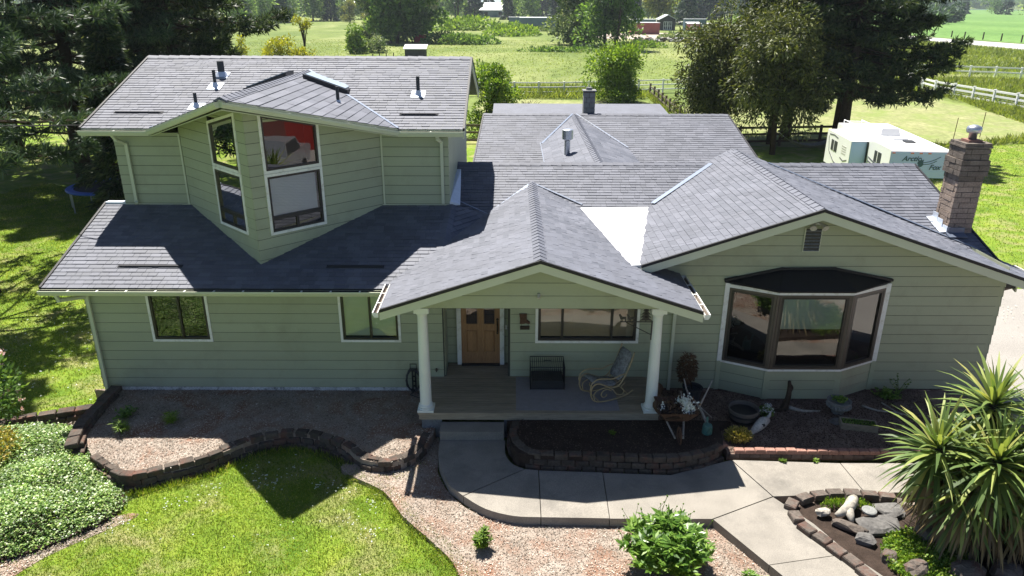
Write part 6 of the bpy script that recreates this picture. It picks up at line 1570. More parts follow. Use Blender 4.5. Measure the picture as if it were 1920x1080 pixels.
broadleaf('small_tree', 'pale bush right beside the cone-shaped one in the meadow', (-24.6, 124, GZ), 3.2, 2.2, 'silver_leaf', 1300, .4, 24, 2, .48, .44, 14, cat='bush', skirt=9)
for i, (x, y, h_, r_, lab) in enumerate(((-25.5, 69, 5.2, 2.2, 'yellow-leaved sapling with an open branching crown behind the upper roof'), (-22.6, 68, 4.2, 1.9, 'lower yellow-leaved sapling just right of the open branching one'), (-24.0, 74, 7.2, .85, 'single tall yellow sapling standing above its neighbours'), (-30.6, 72, 5.6, .9, 'yellow-leaved sapling close beside the dark spruce'))):
    broadleaf('yellow_sapling', lab, (x, y, GZ), h_, r_, 'leaf_yellow', (1900, 1300, 420, 420)[i], .28, 30 + i, 2 if r_ > 1 else 1, .66 if i != 2 else .86, .30 if i != 2 else .13, 12, group='yellow-leaved saplings behind the house', ragged=.25)
broadleaf('yellow_tree', 'tall yellow-green tree behind the dark garden shed', (57, 290, GZ), 21, 7.0, 'leaf_far_yel', 2800, 1.5, 36, 1, .52, .44, 20)
conifer('fir_tree', 'dark bushy fir right beside the tall yellow-green tree', (70, 300, GZ), 17, 6.5, 'leaf_far_dark', 46, 60, .03, .3, 1.5, .6, 37)
conifer('fir_tree', 'dark cone-shaped fir standing between the two white-roofed buildings', (17.6, 460, GZ), 26, 9.0, 'leaf_far_dark', 60, 60, .02, .3, 2.0, .9, 38)
broadleaf('bush', 'pale round bush at the far edge of the crop field', (176, 322, GZ), 8, 10.5, 'leaf_far_dark', 1500, 1.6, 39, 2, .45, .42, 16, cat='bush')
broadleaf('bush', 'small round dark bush alone in the crop field', (203, 345, GZ), 8.5, 5.0, 'leaf_far_dark', 900, 1.4, 40, 2, .45, .42, 12, cat='bush')
broadleaf('bush', 'small pale bush on the verge beside the road', (131, 172, GZ), 2.4, 1.5, 'silver_leaf', 400, .6, 41, 2, .45, .42, 8, cat='bush')
# mounds of bramble and ivy
def mound(name, label, c, r, n, ls, mat, seed, cat='bush', bl=12):
    r_ = np.random.default_rng(seed); lob = r_.random((bl, 2)) * 2 - 1; t = None
    k = r_.integers(0, bl, n); d = unit(r_.normal(size=(n, 3)) + np.array([0, -.1, .35])); s = .28 + .25 * r_.random(bl)
    P = np.c_[lob[k] * .72, np.zeros(n)] + d * s[k][:, None] * (.75 + .25 * r_.random((n, 1))); P = P * np.array(r) * np.array([1, 1, 2.0]) + np.array(c); P[:, 2] = np.maximum(P[:, 2], c[2])
    V, F = leaf_arrays(P, d + r_.normal(0, .5, (n, 3)), ls * (.6 + .8 * r_.random(n)), ls * .6, r_); o = npmesh(name, V, F, mat)
    return tag(o, label, cat)
mound('ivy_mound', 'long dark ivy-covered mound in the meadow before the buildings', (-10.8, 153, GZ), (8.2, 5, 2.6), 5200, .6, 'leaf_mid', 50)
mound('bramble_bank', 'pale bramble bank behind the ivy mound', (-24, 235, GZ), (19, 12, 4.2), 4200, 1.1, 'leaf_bright', 51)
mound('bramble_bank', 'bramble bank running down left of the long blue-grey container', (-1.0, 215, GZ), (8, 26, 2.6), 3600, .9, 'leaf_bright', 52)
mound('bramble_patch', 'low bramble patch at the foot of the long blue-grey container', (6.0, 226, GZ), (7.5, 5, 1.3), 1500, .8, 'silver_leaf', 53)
mound('weed_patch', 'bright weedy patch behind the right-hand part of the stone heap', (46, 182, GZ), (10, 7, 1.2), 1800, .7, 'silver_leaf', 54)
mound('weed_patch', 'low scrub right of the dense dark tree', (26, 141, GZ), (5.0, 3, 1.2), 1500, .55, 'leaf_bright', 55)
mound('weed_patch', 'dark low scrub in front of the pale loose tree', (8.0, 128, GZ), (7.0, 2, .8), 1300, .5, 'leaf_mid', 56)
mound('hedge', 'low dark hedge beyond the right end of the rear roof', (12.0, 33.0, GZ), (2.4, .9, .55), 2600, .16, 'juniper', 57, 'hedge')
mound('hedge', 'roadside bushes below the row of tall dark trees', (108, 320, GZ), (20, 10, 3.4), 1800, 1.5, 'leaf_bright', 58, 'hedge')
b = MB(); r_ = random.Random(3)
for k in range(60):
    a = r_.uniform(0, 6.28); q = r_.uniform(.2, 1.3); b.tube([(1.1 + math.cos(a) * q * .3, 49 + math.sin(a) * q * .3, GZ), (1.1 + math.cos(a) * q * 1.3, 49 + math.sin(a) * q, GZ + r_.uniform(.3, .9))], [.03, .012], 3)
o = b.build('brush_pile', 'wood_dark'); tag(o, 'brown heap of cut branches in the mown pen', 'brush pile')

# woodland along the far edge of the meadow: each tree on its own, copied from a few kinds
protos = []
for i in range(5):
    protos.append(broadleaf('woodland_tree', 'tree', (0, 0, 0), 20, (6.5, 5.5, 7.5, 5.0, 6.0)[i], ('leaf_far', 'leaf_far', 'leaf_far', 'leaf_far_yel', 'silver_leaf')[i], 1300, 1.7, 60 + i, 1 if i != 2 else 2, .54, .44, 20, inner=.35, skirt=6))
for i in range(2):
    protos.append(conifer('woodland_tree', 'tree', (0, 0, 0), 24, (5.5, 4.0)[i], 'leaf_far_dark', 46, 48, .05, .3, 1.9, .8, 70 + i))
R3 = random.Random(8)
ORD = 'first second third fourth fifth sixth seventh eighth ninth tenth eleventh twelfth thirteenth fourteenth fifteenth sixteenth seventeenth eighteenth nineteenth twentieth'.split()
ORD += ['twenty-' + o for o in ORD[:9]] + ['thirtieth'] + ['thirty-' + o for o in ORD[:9]] + ['fortieth'] + ['forty-' + o for o in ORD[:9]] + ['fiftieth'] + ['fifty-' + o for o in ORD[:9]] + ['sixtieth'] + ['sixty-' + o for o in ORD[:9]]
KIND = ['broad green', 'rounded green', 'wide spreading green', 'yellowish', 'silvery', 'dark pointed', 'slender dark pointed']
spots = []
def wood(k, x, y, s, label, group, rot=None):
    p = protos[k]
    if not p.get('used'):
        p['used'] = 1; o = p; o.location = (x, y, GZ); o.rotation_euler = (0, 0, 0); o.scale = (s,) * 3; o['label'] = label; o['group'] = group
    else: dup(p, (x, y, GZ), R3.uniform(0, 6.28) if rot is None else rot, s, label, group)
front = [(-85, 224, 1, .55), (-92, 250, 5, .75), (-96, 268, 1, .62), (-101, 300, 0, .8), (-97, 312, 5, .95), (-100, 335, 2, .75), (-90, 338, 0, .95), (-87, 350, 2, .9), (-82, 338, 6, .8), (-75, 335, 4, .45), (-70, 322, 3, .5), (-64, 335, 3, .55), (-58, 330, 6, .55), (-52, 335, 1, .7)]
names = ['small green tree at the left end of the meadow edge', 'dark pointed tree second from the left on the meadow edge', 'green tree third from the left on the meadow edge', 'tall green tree behind the third one on the meadow edge', 'dark evergreen among the leftmost meadow-edge trees', 'wide green tree left of the pair on the meadow edge', 'broad leafy tree of the meadow-edge pair', 'darker broad tree of the meadow-edge pair', 'thin dark tree rising alone on the meadow edge', 'low silvery tree right of the thin dark one', 'low yellowish tree in front of the pale farm building', 'second yellowish tree in front of the pale farm building', 'dark upright tree right of the pale farm building', 'rounded green tree nearest the broad meadow tree']
for (x, y, k, s), nm in zip(front, names): wood(k, x, y, s, nm, 'trees along the meadow edge')
for row, (y0, n, sc_) in enumerate(((385, 34, .9), (450, 34, 1.05), (540, 30, 1.25))):
    for i in range(n):
        x = -.52 * y0 + i * (.78 * y0) / n + R3.uniform(-4, 4); k = R3.choice((0, 0, 1, 2, 2, 3, 4, 5, 6, 6))
        if -135 < x < -98 and y0 > 480 and row == 2: continue
        wood(k, x, y0 + R3.uniform(-18, 18), sc_ * R3.uniform(.7, 1.15), KIND[k] + ' woodland tree, ' + ORD[i] + ' from the left in the ' + ('nearest', 'middle', 'farthest')[row] + ' row behind the meadow', 'woodland trees behind the meadow')
for i in range(15):
    x = 86 + i * 4.6; k = R3.choice((5, 6, 5, 1)); wood(k, x, 385 + R3.uniform(-12, 12), R3.uniform(.75, 1.05), KIND[k] + ' tree, ' + ORD[i] + ' from the left in the tall row along the road', 'tall trees along the road')
for i in range(26):
    x = 60 + i * 14 + R3.uniform(-4, 4); k = R3.choice((0, 2, 4, 5, 6)); wood(k, x, 620 + R3.uniform(-30, 30), R3.uniform(.9, 1.3), KIND[k] + ' tree, ' + ORD[i] + ' from the left in the distant belt behind the buildings', 'distant trees behind the buildings')
# the far belt that reads as one mass
def belt(name, x0, x1, y0, y1, h, n, ls, mat, seed):
    r_ = np.random.default_rng(seed); m = 260; cx = r_.uniform(x0, x1, m); cy = r_.uniform(y0, y1, m); hh = h * (.6 + .6 * r_.random(m)); k = r_.integers(0, m, n)
    d = unit(r_.normal(size=(n, 3)) + np.array([0, -.3, .3])); P = np.c_[cx[k], cy[k], hh[k] * .5] + d * np.c_[hh[k] * .4, hh[k] * .4, hh[k] * .5] * (.6 + .4 * r_.random((n, 1))); P[:, 2] = np.maximum(P[:, 2], 0)
    V, F = leaf_arrays(P, d + r_.normal(0, .5, (n, 3)), ls * (.6 + .8 * r_.random(n)), ls * .7, r_); return npmesh(name, V, F, mat, kind='stuff')
belt('far_woodland', -520, 260, 700, 900, 26, 26000, 5.5, 'leaf_far', 90)
belt('far_woodland', 350, 1300, 1080, 1300, 30, 20000, 8, 'leaf_far', 91)
sheet('hill', [(-3000, 2600), (3000, 2600), (3000, 4900), (-3000, 4900)], 20, 'hill', 22)

# tall meadow grass: near the fences the single tufts still show
def tufts(name, poly, n, h, w_, mat, ls=.95):
    p = poly_points(poly, n, rg); P = np.c_[p, np.full(n, GZ)]; D = np.c_[rg.normal(0, ls, (n, 2)), np.ones(n)]
    V, F = leaf_arrays(P, D, h * (.5 + rg.random(n)), w_, rg); return npmesh(name, V, F, mat, kind='stuff')
tufts('meadow_grass', [(-3, 56.5), (12.9, 57.2), (12.9, 66), (-3, 66)], 9000, .8, .07, 'meadow_blade')
tufts('meadow_grass', [(-45, 66), (45, 70), (60, 170), (-60, 170)], 22000, .25, .10, 'meadow_blade')
tufts('meadow_grass', [(12.7, 42), (13.8, 42), (14.6, 58), (13.4, 64)], 2600, .55, .06, 'meadow_blade')
tufts('meadow_grass', [(41.4, 70), (42.2, 56), (43.2, 50), (46, 46), (70, 60), (60, 78), (46, 78)], 22000, .6, .09, 'meadow_blade')
tufts('meadow_grass', [(26, 31.6), (31, 32.8), (36, 34.6), (40, 37), (44, 42), (45, 50), (42.5, 56), (40.9, 50), (39.5, 42), (36.5, 37), (31, 33.8), (26.5, 32.3)], 9000, .45, .06, 'meadow_blade')
tufts('meadow_grass', [(46, 80), (75, 85), (97, 110), (97, 190), (80, 200), (60, 168), (50, 140)], 30000, .7, .13, 'meadow_blade')

# ------------------------------------------------------------------ fences
def fence(name, label, pts, z, hp, rails, pmat, rmat, pw=.13, rw=.14, rt=.05, wires=(), cat='fence', cap=True):
    t = thing(name, label, cat, (*pts[0], z))
    for x, y in pts:
        b = MB(); b.box(x - pw / 2, x + pw / 2, y - pw / 2, y + pw / 2, z, z + hp)
        if cap: b.box(x - pw * .62, x + pw * .62, y - pw * .62, y + pw * .62, z + hp + .002, z + hp + .04)
        b.build('post', pmat, t)
    for a, c in zip(pts[:-1], pts[1:]):
        for h in rails:
            b = MB(); b.bar((*a, z + h), (*c, z + h), rt, rw); b.build('rail', rmat, t)
        for h in wires:
            b = MB(); b.tube([(*a, z + h), (*c, z + h)], .012, 4); b.build('wire', 'galv', t)
    return t
FB = [(44.4, 48.4), (44.2, 51.0), (43.9, 53.8), (43.6, 56.5), (43.3, 59.2), (43.0, 62.1), (43.4, 65.4), (44.2, 68.3), (45.2, 71.5), (46.4, 74.6)]
fence('rail_fence', 'white three-rail fence curving round the mown paddock at right', FB, GZ, 1.35, (.32, .80, 1.22), 'fence_white', 'fence_white', .17, .17, .10, (.56,))
fence('rail_fence', 'white two-rail fence in the taller grass beyond the curved one', [(64.5, 77.5), (62.7, 79.0), (60.4, 80.4), (57.9, 81.6), (55.4, 83.2), (53.0, 85.0), (50.6, 86.6)], GZ, 1.3, (.62, 1.18), 'fence_white', 'fence_white', .18, .16, .10)
fence('rail_fence', 'white three-rail fence crossing behind the mown pen', [(-4.6, 59.2), (-2.2, 59.3), (.2, 59.4), (2.6, 59.4), (5.1, 59.6), (7.6, 60.2), (10.2, 60.9), (12.8, 61.7), (15.4, 62.5), (18.2, 63.2), (21, 64), (24, 65)], GZ, 1.35, (.40, .85, 1.28), 'fence_white', 'fence_white', .15, .10, .09)
fence('post_fence', 'weathered brown wooden fence running back beside the pen', [(13.0, 43.0), (13.05, 45.4), (13.1, 47.5), (13.2, 49.6), (13.3, 51.8), (13.4, 54.2), (13.5, 56.8), (13.6, 59.6)], GZ, 1.25, (.45, .95), 'wood_rail', 'wood_rail', .17, .13, .05, cap=False)
fence('board_fence', 'dark brown three-board fence behind the juniper and hammock', [(11.9, 32.2), (14.6, 32.5), (17.3, 32.8), (20.0, 33.1), (22.6, 33.4)], GZ, 1.35, (.35, .80, 1.22), 'wood_dark', 'wood_dark', .14, .14, .04, cap=False)
fence('board_fence', 'dark brown board fence glimpsed left of the rear roof', [(-4.5, 33.5), (-2.0, 33.3), (.6, 33.0), (3.2, 32.8)], GZ, 1.3, (.25, .75, 1.2), 'wood_rail', 'wood_rail', .14, .14, .04, cap=False)
fence('field_gate', 'dark wooden gate and posts by the road verge', [(88.2, 163.6), (89.6, 161.4), (90.6, 158.8)], GZ, 1.7, (.9, 1.3), 'wood_dark', 'wood_dark', .35, .16, .08, cat='gate', cap=False)
for i in range(16):
    y = 232 - i * 6.6; x = 113.5 + (232 - y) * .085 - 2.5 * (i < 4)
    b = MB(); b.box(-.11, .11, -.11, .11, 0, 1.7 + .2 * R3.random()); o = b.build('fence_post', 'wood_dark'); o.location = (x + R3.uniform(-.5, .5), y, GZ); tag(o, ORD[i] + ' grey wooden fence post from the left along the far side of the road', 'fence post', 'fence posts along the road')
for i, (x, y, h, lab) in enumerate(((30.0, 35.3, 1.5, 'thin rusty stake standing at the paddock edge above the trailer roof'), (32.4, 36.3, 1.75, 'thin rusty stake standing at the paddock edge right above the chimney cap'))):
    b = MB(); b.tube([(0, 0, 0), (.05, .02, h)], .025, 5); o = b.build('stake', 'rust'); o.location = (x, y, GZ); tag(o, lab, 'stake')
for i in range(3):
    b = MB(); b.tube([(0, 0, 0), (0, 0, 1.5)], .06, 5); o = b.build('fence_post', 'wood_dark'); o.location = ((31.5, 36, 41)[i], (153, 153, 152)[i], GZ); tag(o, ('left', 'middle', 'right')[i] + ' thin metal post of three in the meadow before the stone heap', 'fence post', 'thin posts before the stone heap')
for i, (x, y) in enumerate(((-20.9, 106), (-20.0, 107), (-19.0, 108), (-21.8, 105))):
    b = MB(); b.tube([(0, 0, 0), (0, 0, 1.0)], .08, 5); o = b.build('fence_post', 'wood_dark'); o.location = (x, y, GZ); tag(o, ('second', 'third', 'fourth', 'first')[i] + ' short dark post from the left beside the cone-shaped meadow bush', 'fence post', 'short posts beside the cone-shaped bush')

# ------------------------------------------------------------------ trailer with its raised front end towards us
rv = thing('travel_trailer', 'white fifth-wheel trailer with pale blue front cap parked on the back lawn', 'trailer', (17.25, 16.0, GZ))
ax = Vector((.10, .995, 0)).normalized(); sx = Vector((ax.y, -ax.x, 0)); RO = Vector((17.25, 16.0, 0))
rp = lambda a, l, z: RO + sx * a + ax * l + Vector((0, 0, z))
def rbox(a0, a1, l0, l1, z0, z1, name, mat, bev=0.0):
    b = MB(); q = [(a0, l0), (a1, l0), (a1, l1), (a0, l1)]
    b.hexa([rp(a, l, z0) for a, l in q], [rp(a, l, z1) for a, l in q]); return b.build(name, mat, rv)
b = MB()
prof = [(.02, 1.62), (0, 1.75), (0, 2.56), (.05, 2.62), (7.2, 2.66), (7.25, 2.5), (7.25, .55), (2.5, .55), (2.5, 1.35), (.2, 1.42)]
b.hexa([rp(-1.22, l, z) for l, z in prof], [rp(1.22, l, z) for l, z in prof]); b.build('body', 'white_clean', rv)
b = MB(); b.hexa([rp(-1.2, -.012, 1.74), rp(1.2, -.012, 1.74), rp(1.2, -.002, 1.74), rp(-1.2, -.002, 1.74)], [rp(-1.2, -.012, 2.54), rp(1.2, -.012, 2.54), rp(1.2, -.002, 2.54), rp(-1.2, -.002, 2.54)]); b.hexa([rp(-1.2, .005, 1.45), rp(1.2, .005, 1.45), rp(1.2, .02, 1.45), rp(-1.2, .02, 1.45)], [rp(-1.2, -.012, 1.738), rp(1.2, -.012, 1.738), rp(1.2, -.002, 1.738), rp(-1.2, -.002, 1.738)]); b.build('front_panel', 'rv_blue', rv)
for a in (-1.1, -.35, 0, .35, 1.1):
    rbox(a - .06, a + .06, -.035, -.013, 2.47, 2.525, 'marker_light', 'amber')
def text(body, size, mat, parent, o, xdir, ydir, name='lettering', shear=.3):
    cu = bpy.data.curves.new(name, 'FONT'); cu.body = body; cu.size = size; cu.shear = shear; cu.extrude = .004; cu.offset = .006
    ob = bpy.data.objects.new(name, cu); COL.objects.link(ob); ob.data.materials.append(MT[mat])
    X = Vector(xdir).normalized(); Y_ = Vector(ydir).normalized(); Z_ = X.cross(Y_)
    Mx = Matrix((X, Y_, Z_)).transposed().to_4x4(); Mx.translation = Vector(o) - parent_loc(parent); 
    bpy.context.view_layer.update(); me = bpy.data.meshes.new_from_object(ob.evaluated_get(bpy.context.evaluated_depsgraph_get())); bpy.data.objects.remove(ob)
    ob = bpy.data.objects.new(name, me); COL.objects.link(ob); ob.parent = parent; ob.matrix_local = Mx; return ob
text('Arctic', .30, 'rv_decal', rv, rp(-.72, -.022, 2.17), sx, (0, 0, 1)); text('Fox', .30, 'rv_decal', rv, rp(.42, -.022, 1.82), sx, (0, 0, 1))
# running animal emblem with two long streaks
b = MB()
b.prism([rp(a, -.026, z) for a, z in ((-.08, 2.08), (-.02, 2.22), (.02, 2.16), (.06, 2.27), (.10, 2.20), (.16, 2.24), (.15, 2.10), (.18, 2.02), (.10, 1.93), (-.02, 1.90), (-.12, 1.86), (-.10, 1.93), (-.02, 2.0))], tuple(ax * .012)); b.build('emblem', 'rv_decal', rv)
b = MB()
for pts in ([(.14, 2.10), (.4, 2.15), (.62, 2.24), (.82, 2.36)], [(.16, 2.02), (.4, 2.05), (.58, 2.12), (.70, 2.20)], [(-.10, 2.0), (-.3, 1.96), (-.55, 1.94), (-.8, 1.93)], [(-.14, 1.93), (-.4, 1.90), (-.6, 1.88), (-.85, 1.86)]):
    for (a0, z0), (a1, z1) in zip(pts[:-1], pts[1:]): b.bar(rp(a0, -.02, z0), rp(a1, -.02, z1), .008, .025)
b.build('emblem_streak', 'rv_decal', rv)
def rv_win(a, l0, l1, z0, z1):
    b = MB(); q = [(l0, z0), (l1, z0), (l1, z1), (l0, z1)]; b.hexa([rp(a - .012, *x) for x in q], [rp(a + .01, *x) for x in q]); w_ = b.build('window', 'pot_dark', rv)
    m = (l0 + l1) / 2; b = MB(); b.hexa([rp(a - .02, m - .03, z0), rp(a - .02, m + .03, z0), rp(a - .02, m + .03, z1), rp(a - .02, m - .03, z1)], [rp(a, m - .03, z0), rp(a, m + .03, z0), rp(a, m + .03, z1), rp(a, m - .03, z1)]); b.build('divider', 'white_clean', w_)
rv_win(-1.22, .95, 1.75, 1.80, 2.28)
rbox(-1.95, -1.22, 2.75, 6.3, .85, 2.48, 'slide_out', 'white_clean')
rbox(-1.93, -1.24, 2.735, 2.749, .87, 2.44, 'slide_end', 'rv_blue'); rbox(-1.26, -1.22, 2.60, 2.73, .85, 2.48, 'slide_seal', 'black_metal')
rv_win(-1.95, 4.6, 5.5, 1.62, 2.12)
b = MB()
for pts in ([(3.2, 1.15), (4.0, 1.02), (4.9, 1.15), (5.7, 1.5), (6.0, 2.2)], [(3.0, 1.55), (3.5, 1.42), (4.0, 1.5)], [(5.9, 2.3), (5.2, 2.36), (4.6, 2.3)]):
    for (l0, z0), (l1, z1) in zip(pts[:-1], pts[1:]): b.bar(rp(-1.957, l0, z0), rp(-1.957, l1, z1), .05, .008, (1, 0, 0))
for pts in ([(.4, 1.52), (1.2, 1.68), (2.4, 1.85)], [(.8, 1.45), (1.6, 1.6), (2.4, 1.68)]):
    for (l0, z0), (l1, z1) in zip(pts[:-1], pts[1:]): b.bar(rp(-1.227, l0, z0), rp(-1.227, l1, z1), .05, .008, (1, 0, 0))
b.build('stripe', 'rv_swoosh', rv)
b = MB()
for k in range(4): b.bar(rp(-1.957, 3.3, 1.75 + k * .11), rp(-1.957, 3.9, 1.75 + k * .11), .03, .008, (1, 0, 0))
b.build('louvre', 'bone', rv)
b = MB(); b.hexa([rp(-.45, 3.5, 2.64), rp(.45, 3.5, 2.64), rp(.45, 4.5, 2.64), rp(-.45, 4.5, 2.64)], [rp(-.38, 3.6, 2.95), rp(.38, 3.6, 2.95), rp(.40, 4.4, 2.95), rp(-.40, 4.4, 2.95)]); b.build('air_conditioner', 'white_clean', rv)
b = MB(); b.hexa([rp(.0, 1.7, 2.63), rp(.45, 1.7, 2.63), rp(.45, 2.15, 2.64), rp(.0, 2.15, 2.64)], [rp(.03, 1.73, 2.68), rp(.42, 1.73, 2.68), rp(.42, 2.12, 2.70), rp(.03, 2.12, 2.70)]); b.build('roof_hatch', 'pot_dark', rv)
b = MB(); b.hexa([rp(-.3, 2.4, 2.63), rp(.4, 2.4, 2.63), rp(.4, 3.0, 2.64), rp(-.3, 3.0, 2.64)], [rp(-.27, 2.43, 2.70), rp(.37, 2.43, 2.70), rp(.37, 2.97, 2.72), rp(-.27, 2.97, 2.72)]); b.build('roof_vent', 'white_clean', rv)
b = MB()
for a in (-1.05, -.2): b.tube([rp(a, 4.8, 2.66), rp(a, 4.8, 2.86), rp(a, 6.9, 2.86), rp(a, 6.9, 2.66)], .025, 6)
for l in (5.3, 5.9, 6.5): b.tube([rp(-1.05, l, 2.86), rp(-.2, l, 2.86)], .02, 5)
b.build('roof_rack', 'white_clean', rv)
for a in (-.8, .8): rbox(a - .05, a + .05, 1.9, 2.0, GZ, 1.40, 'landing_leg', 'galv')
for l in (5.0, 5.9):
    for a in (-1.1, 1.1):
        b = MB(); b.tube([rp(a - .1, l, .08), rp(a + .1, l, .08)], .37, 16); b.build('wheel', 'tyre', rv)
# hammock between the trunks
hm = thing('hammock', 'pale rope hammock slung between the juniper and the pine', 'hammock', (17.8, 29.6, .4))
V = []; F = []
for i in range(15):
    s = i / 14; x = 16.4 + 3.6 * s; sag = .55 - 2.2 * s * (1 - s) * .42 * 2; wd = .05 + .5 * math.sin(math.pi * s) ** .6
    for k in range(5):
        u_ = k / 4 - .5; V.append((x, 29.7 + .5 * s + u_ * wd * 1.6, .95 * (1 - 4 * s * (1 - s)) + .25 * 4 * s * (1 - s) + abs(u_) * wd * .7 - .1))
for i in range(14):
    for k in range(4): F.append((i * 5 + k, i * 5 + k + 1, i * 5 + k + 6, i * 5 + k + 5))
b = MB(); b.add(V, F); b.build('sling', 'stone_pot', hm)
b = MB(); b.tube([(16.0, 29.7, 1.2), (16.4, 29.7, .86)], .02, 4); b.tube([(20.0, 30.2, .86), (20.6, 30.5, 1.2)], .02, 4); b.build('rope', 'bone', hm)
# trampoline
tp = thing('trampoline', 'round trampoline with a blue pad in the shade at left', 'trampoline', (-18.2, 17.4, GZ))
b = MB(); b.lathe([(1.30, .92), (1.30, .97), (1.60, .97), (1.62, .93), (1.60, .89), (1.30, .90)], (-18.2, 17.4, GZ), 32); b.build('pad', 'blue', tp)
b = MB(); b.lathe([(.001, .93), (1.31, .94)], (-18.2, 17.4, GZ), 24); b.build('mat', 'net', tp)
for k in range(8):
    a = k * .785 + .2; b = MB(); b.tube([(-18.2 + 1.55 * math.cos(a), 17.4 + 1.55 * math.sin(a), GZ), (-18.2 + 1.55 * math.cos(a), 17.4 + 1.55 * math.sin(a), GZ + .9)], .03, 6); b.build('leg', 'galv', tp)
# low red building behind the rear wing
lr_ = thing('low_shed', 'long low red shed with a grey roof behind the rear wing', 'shed', (3.6, 28.0, GZ))
b = MB(); b.box(-.95, 9.0, 28.6, 31.5, GZ, 2.1); b.build('wall', 'redpaint', lr_)
b = MB(); b.hexa([(-1.15, 28.0, 2.08), (9.2, 28.0, 2.08), (9.2, 31.9, 2.36), (-1.15, 31.9, 2.36)], [(-1.15, 28.0, 2.2), (9.2, 28.0, 2.2), (9.2, 31.9, 2.48), (-1.15, 31.9, 2.48)]); b.build('roof', 'shingle', lr_)
for x in (-.8, 3.8, 8.9):
    b = MB(); b.box(x - .06, x + .06, 28.2, 28.3, GZ, 2.08); b.build('post', 'white', lr_)

# ------------------------------------------------------------------ far buildings and containers
def container(label, x0, x1, y, d, h, mat, topm='roof_metal', name='shipping_container', ribs=True):
    t = thing(name, label, 'container', ((x0 + x1) / 2, y, GZ)); b = MB(); n = int((x1 - x0) / .45)
    b.box(x0, x1, y, y + d, GZ, GZ + h); b.build('wall', mat, t)
    if ribs:
        b = MB()
        for i in range(n): b.box(x0 + (i + .25) * (x1 - x0) / n, x0 + (i + .75) * (x1 - x0) / n, y - .06, y - .001, GZ + .1, GZ + h - .1)
        b.build('corrugation', mat, t)
    b = MB(); b.box(x0 - .1, x1 + .1, y - .1, y + d + .1, GZ + h + .002, GZ + h + .12); b.build('roof', topm, t)
    return t
container('long blue-grey shipping container behind the brambles', 2.5, 15.4, 250, 6.5, 3.4, 'blue_grey')
container('rust-red shipping container with a pale top behind the stone heap', 33.6, 41.4, 204, 6, 3.1, 'rust_red')
container('pale container half hidden behind the rust-red one', 45.3, 52.0, 268, 6, 2.6, 'blue_grey')
container('blue-grey box container behind the red chicken coop', 54.8, 61.6, 233, 3, 3.5, 'blue_grey')
container('long low pale container above the long blue-grey one', -1.5, 16, 300, 5, 2.6, 'blue_grey')
sd = thing('garden_shed', 'small dark gabled shed with white double doors', 'shed', (50, 237, GZ))
b = MB(); b.prism([(47.6, 237, GZ), (52.6, 237, GZ), (52.6, 237, 3.0), (50.1, 237, 4.3), (47.6, 237, 3.0)], (0, 6, 0)); b.build('wall', 'dark_wall', sd)
for s in (-1, 1):
    b = MB(); x1 = 50.1 + s * 2.9; b.hexa([(50.1, 236.6, 4.36), (x1, 236.6, 2.9), (x1, 243.3, 2.9), (50.1, 243.3, 4.36)], [(50.1, 236.6, 4.52), (x1, 236.6, 3.06), (x1, 243.3, 3.06), (50.1, 243.3, 4.52)]); b.build('roof', 'roof_metal', sd)
for x0 in (48.75, 50.15):
    b = MB(); b.box(x0, x0 + 1.3, 236.9, 236.98, GZ + .1, 2.4); d_ = b.build('door', 'dark_wall', sd)
    b = MB()
    for q in ((x0, x0 + .14, GZ + .1, 2.4), (x0 + 1.16, x0 + 1.3, GZ + .1, 2.4), (x0 + .14, x0 + 1.16, 2.26, 2.4), (x0 + .14, x0 + 1.16, GZ + .1, GZ + .24), (x0 + .14, x0 + 1.16, 1.0, 1.14), (x0 + .58, x0 + .72, GZ + .24, 1.0), (x0 + .58, x0 + .72, 1.14, 2.26)): b.box(q[0], q[1], 236.84, 236.895, q[2], q[3])
    b.build('door_trim', 'white', d_)
cp = thing('chicken_coop', 'little red coop on legs with a white roof', 'coop', (51.2, 205, GZ))
b = MB(); b.box(49.6, 52.9, 205, 207.5, .9, 2.4); b.build('wall', 'rust_red', cp)
b = MB(); b.box(50.2, 52.5, 204.9, 204.98, 1.2, 2.2); b.build('window', 'bone', cp)
b = MB(); b.hexa([(49.3, 204.5, 2.55), (53.2, 204.5, 2.55), (53.2, 207.9, 2.9), (49.3, 207.9, 2.9)], [(49.3, 204.5, 2.7), (53.2, 204.5, 2.7), (53.2, 207.9, 3.05), (49.3, 207.9, 3.05)]); b.build('roof', 'white_clean', cp)
for x in (49.75, 52.75):
    for y in (205.15, 207.3):
        b = MB(); b.box(x - .1, x + .1, y - .1, y + .1, GZ, .9); b.build('leg', 'dark_wall', cp)
def barn(label, x0, x1, y, d, hw, hr, wm, rm, name='farm_building', cat='building'):
    t = thing(name, label, cat, ((x0 + x1) / 2, y, GZ)); b = MB(); b.box(x0, x1, y, y + d, GZ, hw); b.build('wall', wm, t)
    b = MB(); b.prism([(x0 - .5, y - .6, hw + .01), (x0 - .5, y + d / 2, hr), (x0 - .5, y + d + .6, hw + .01)], (x1 - x0 + 1, 0, 0)); b.build('roof', rm, t)
    b = MB(); n = max(2, int((x1 - x0) / 6))
    for i in range(n): b.box(x0 + (i + .35) * (x1 - x0) / n, x0 + (i + .6) * (x1 - x0) / n, y - .08, y - .01, .6, hw * .75)
    b.build('window', 'shadow_room', t); return t
barn('white-roofed farm building left of the dark cone-shaped fir', -19, -2.5, 430, 16, 3.6, 7.6, 'blue_grey', 'roof_metal')
barn('low building with a teal metal roof behind the white-roofed one', -28, -8, 490, 16, 5.5, 9.5, 'dark_wall', 'blue_grey')
barn('white-roofed open barn right of the dark cone-shaped fir', 26, 40, 500, 14, 3.0, 6.5, 'dark_wall', 'roof_metal')
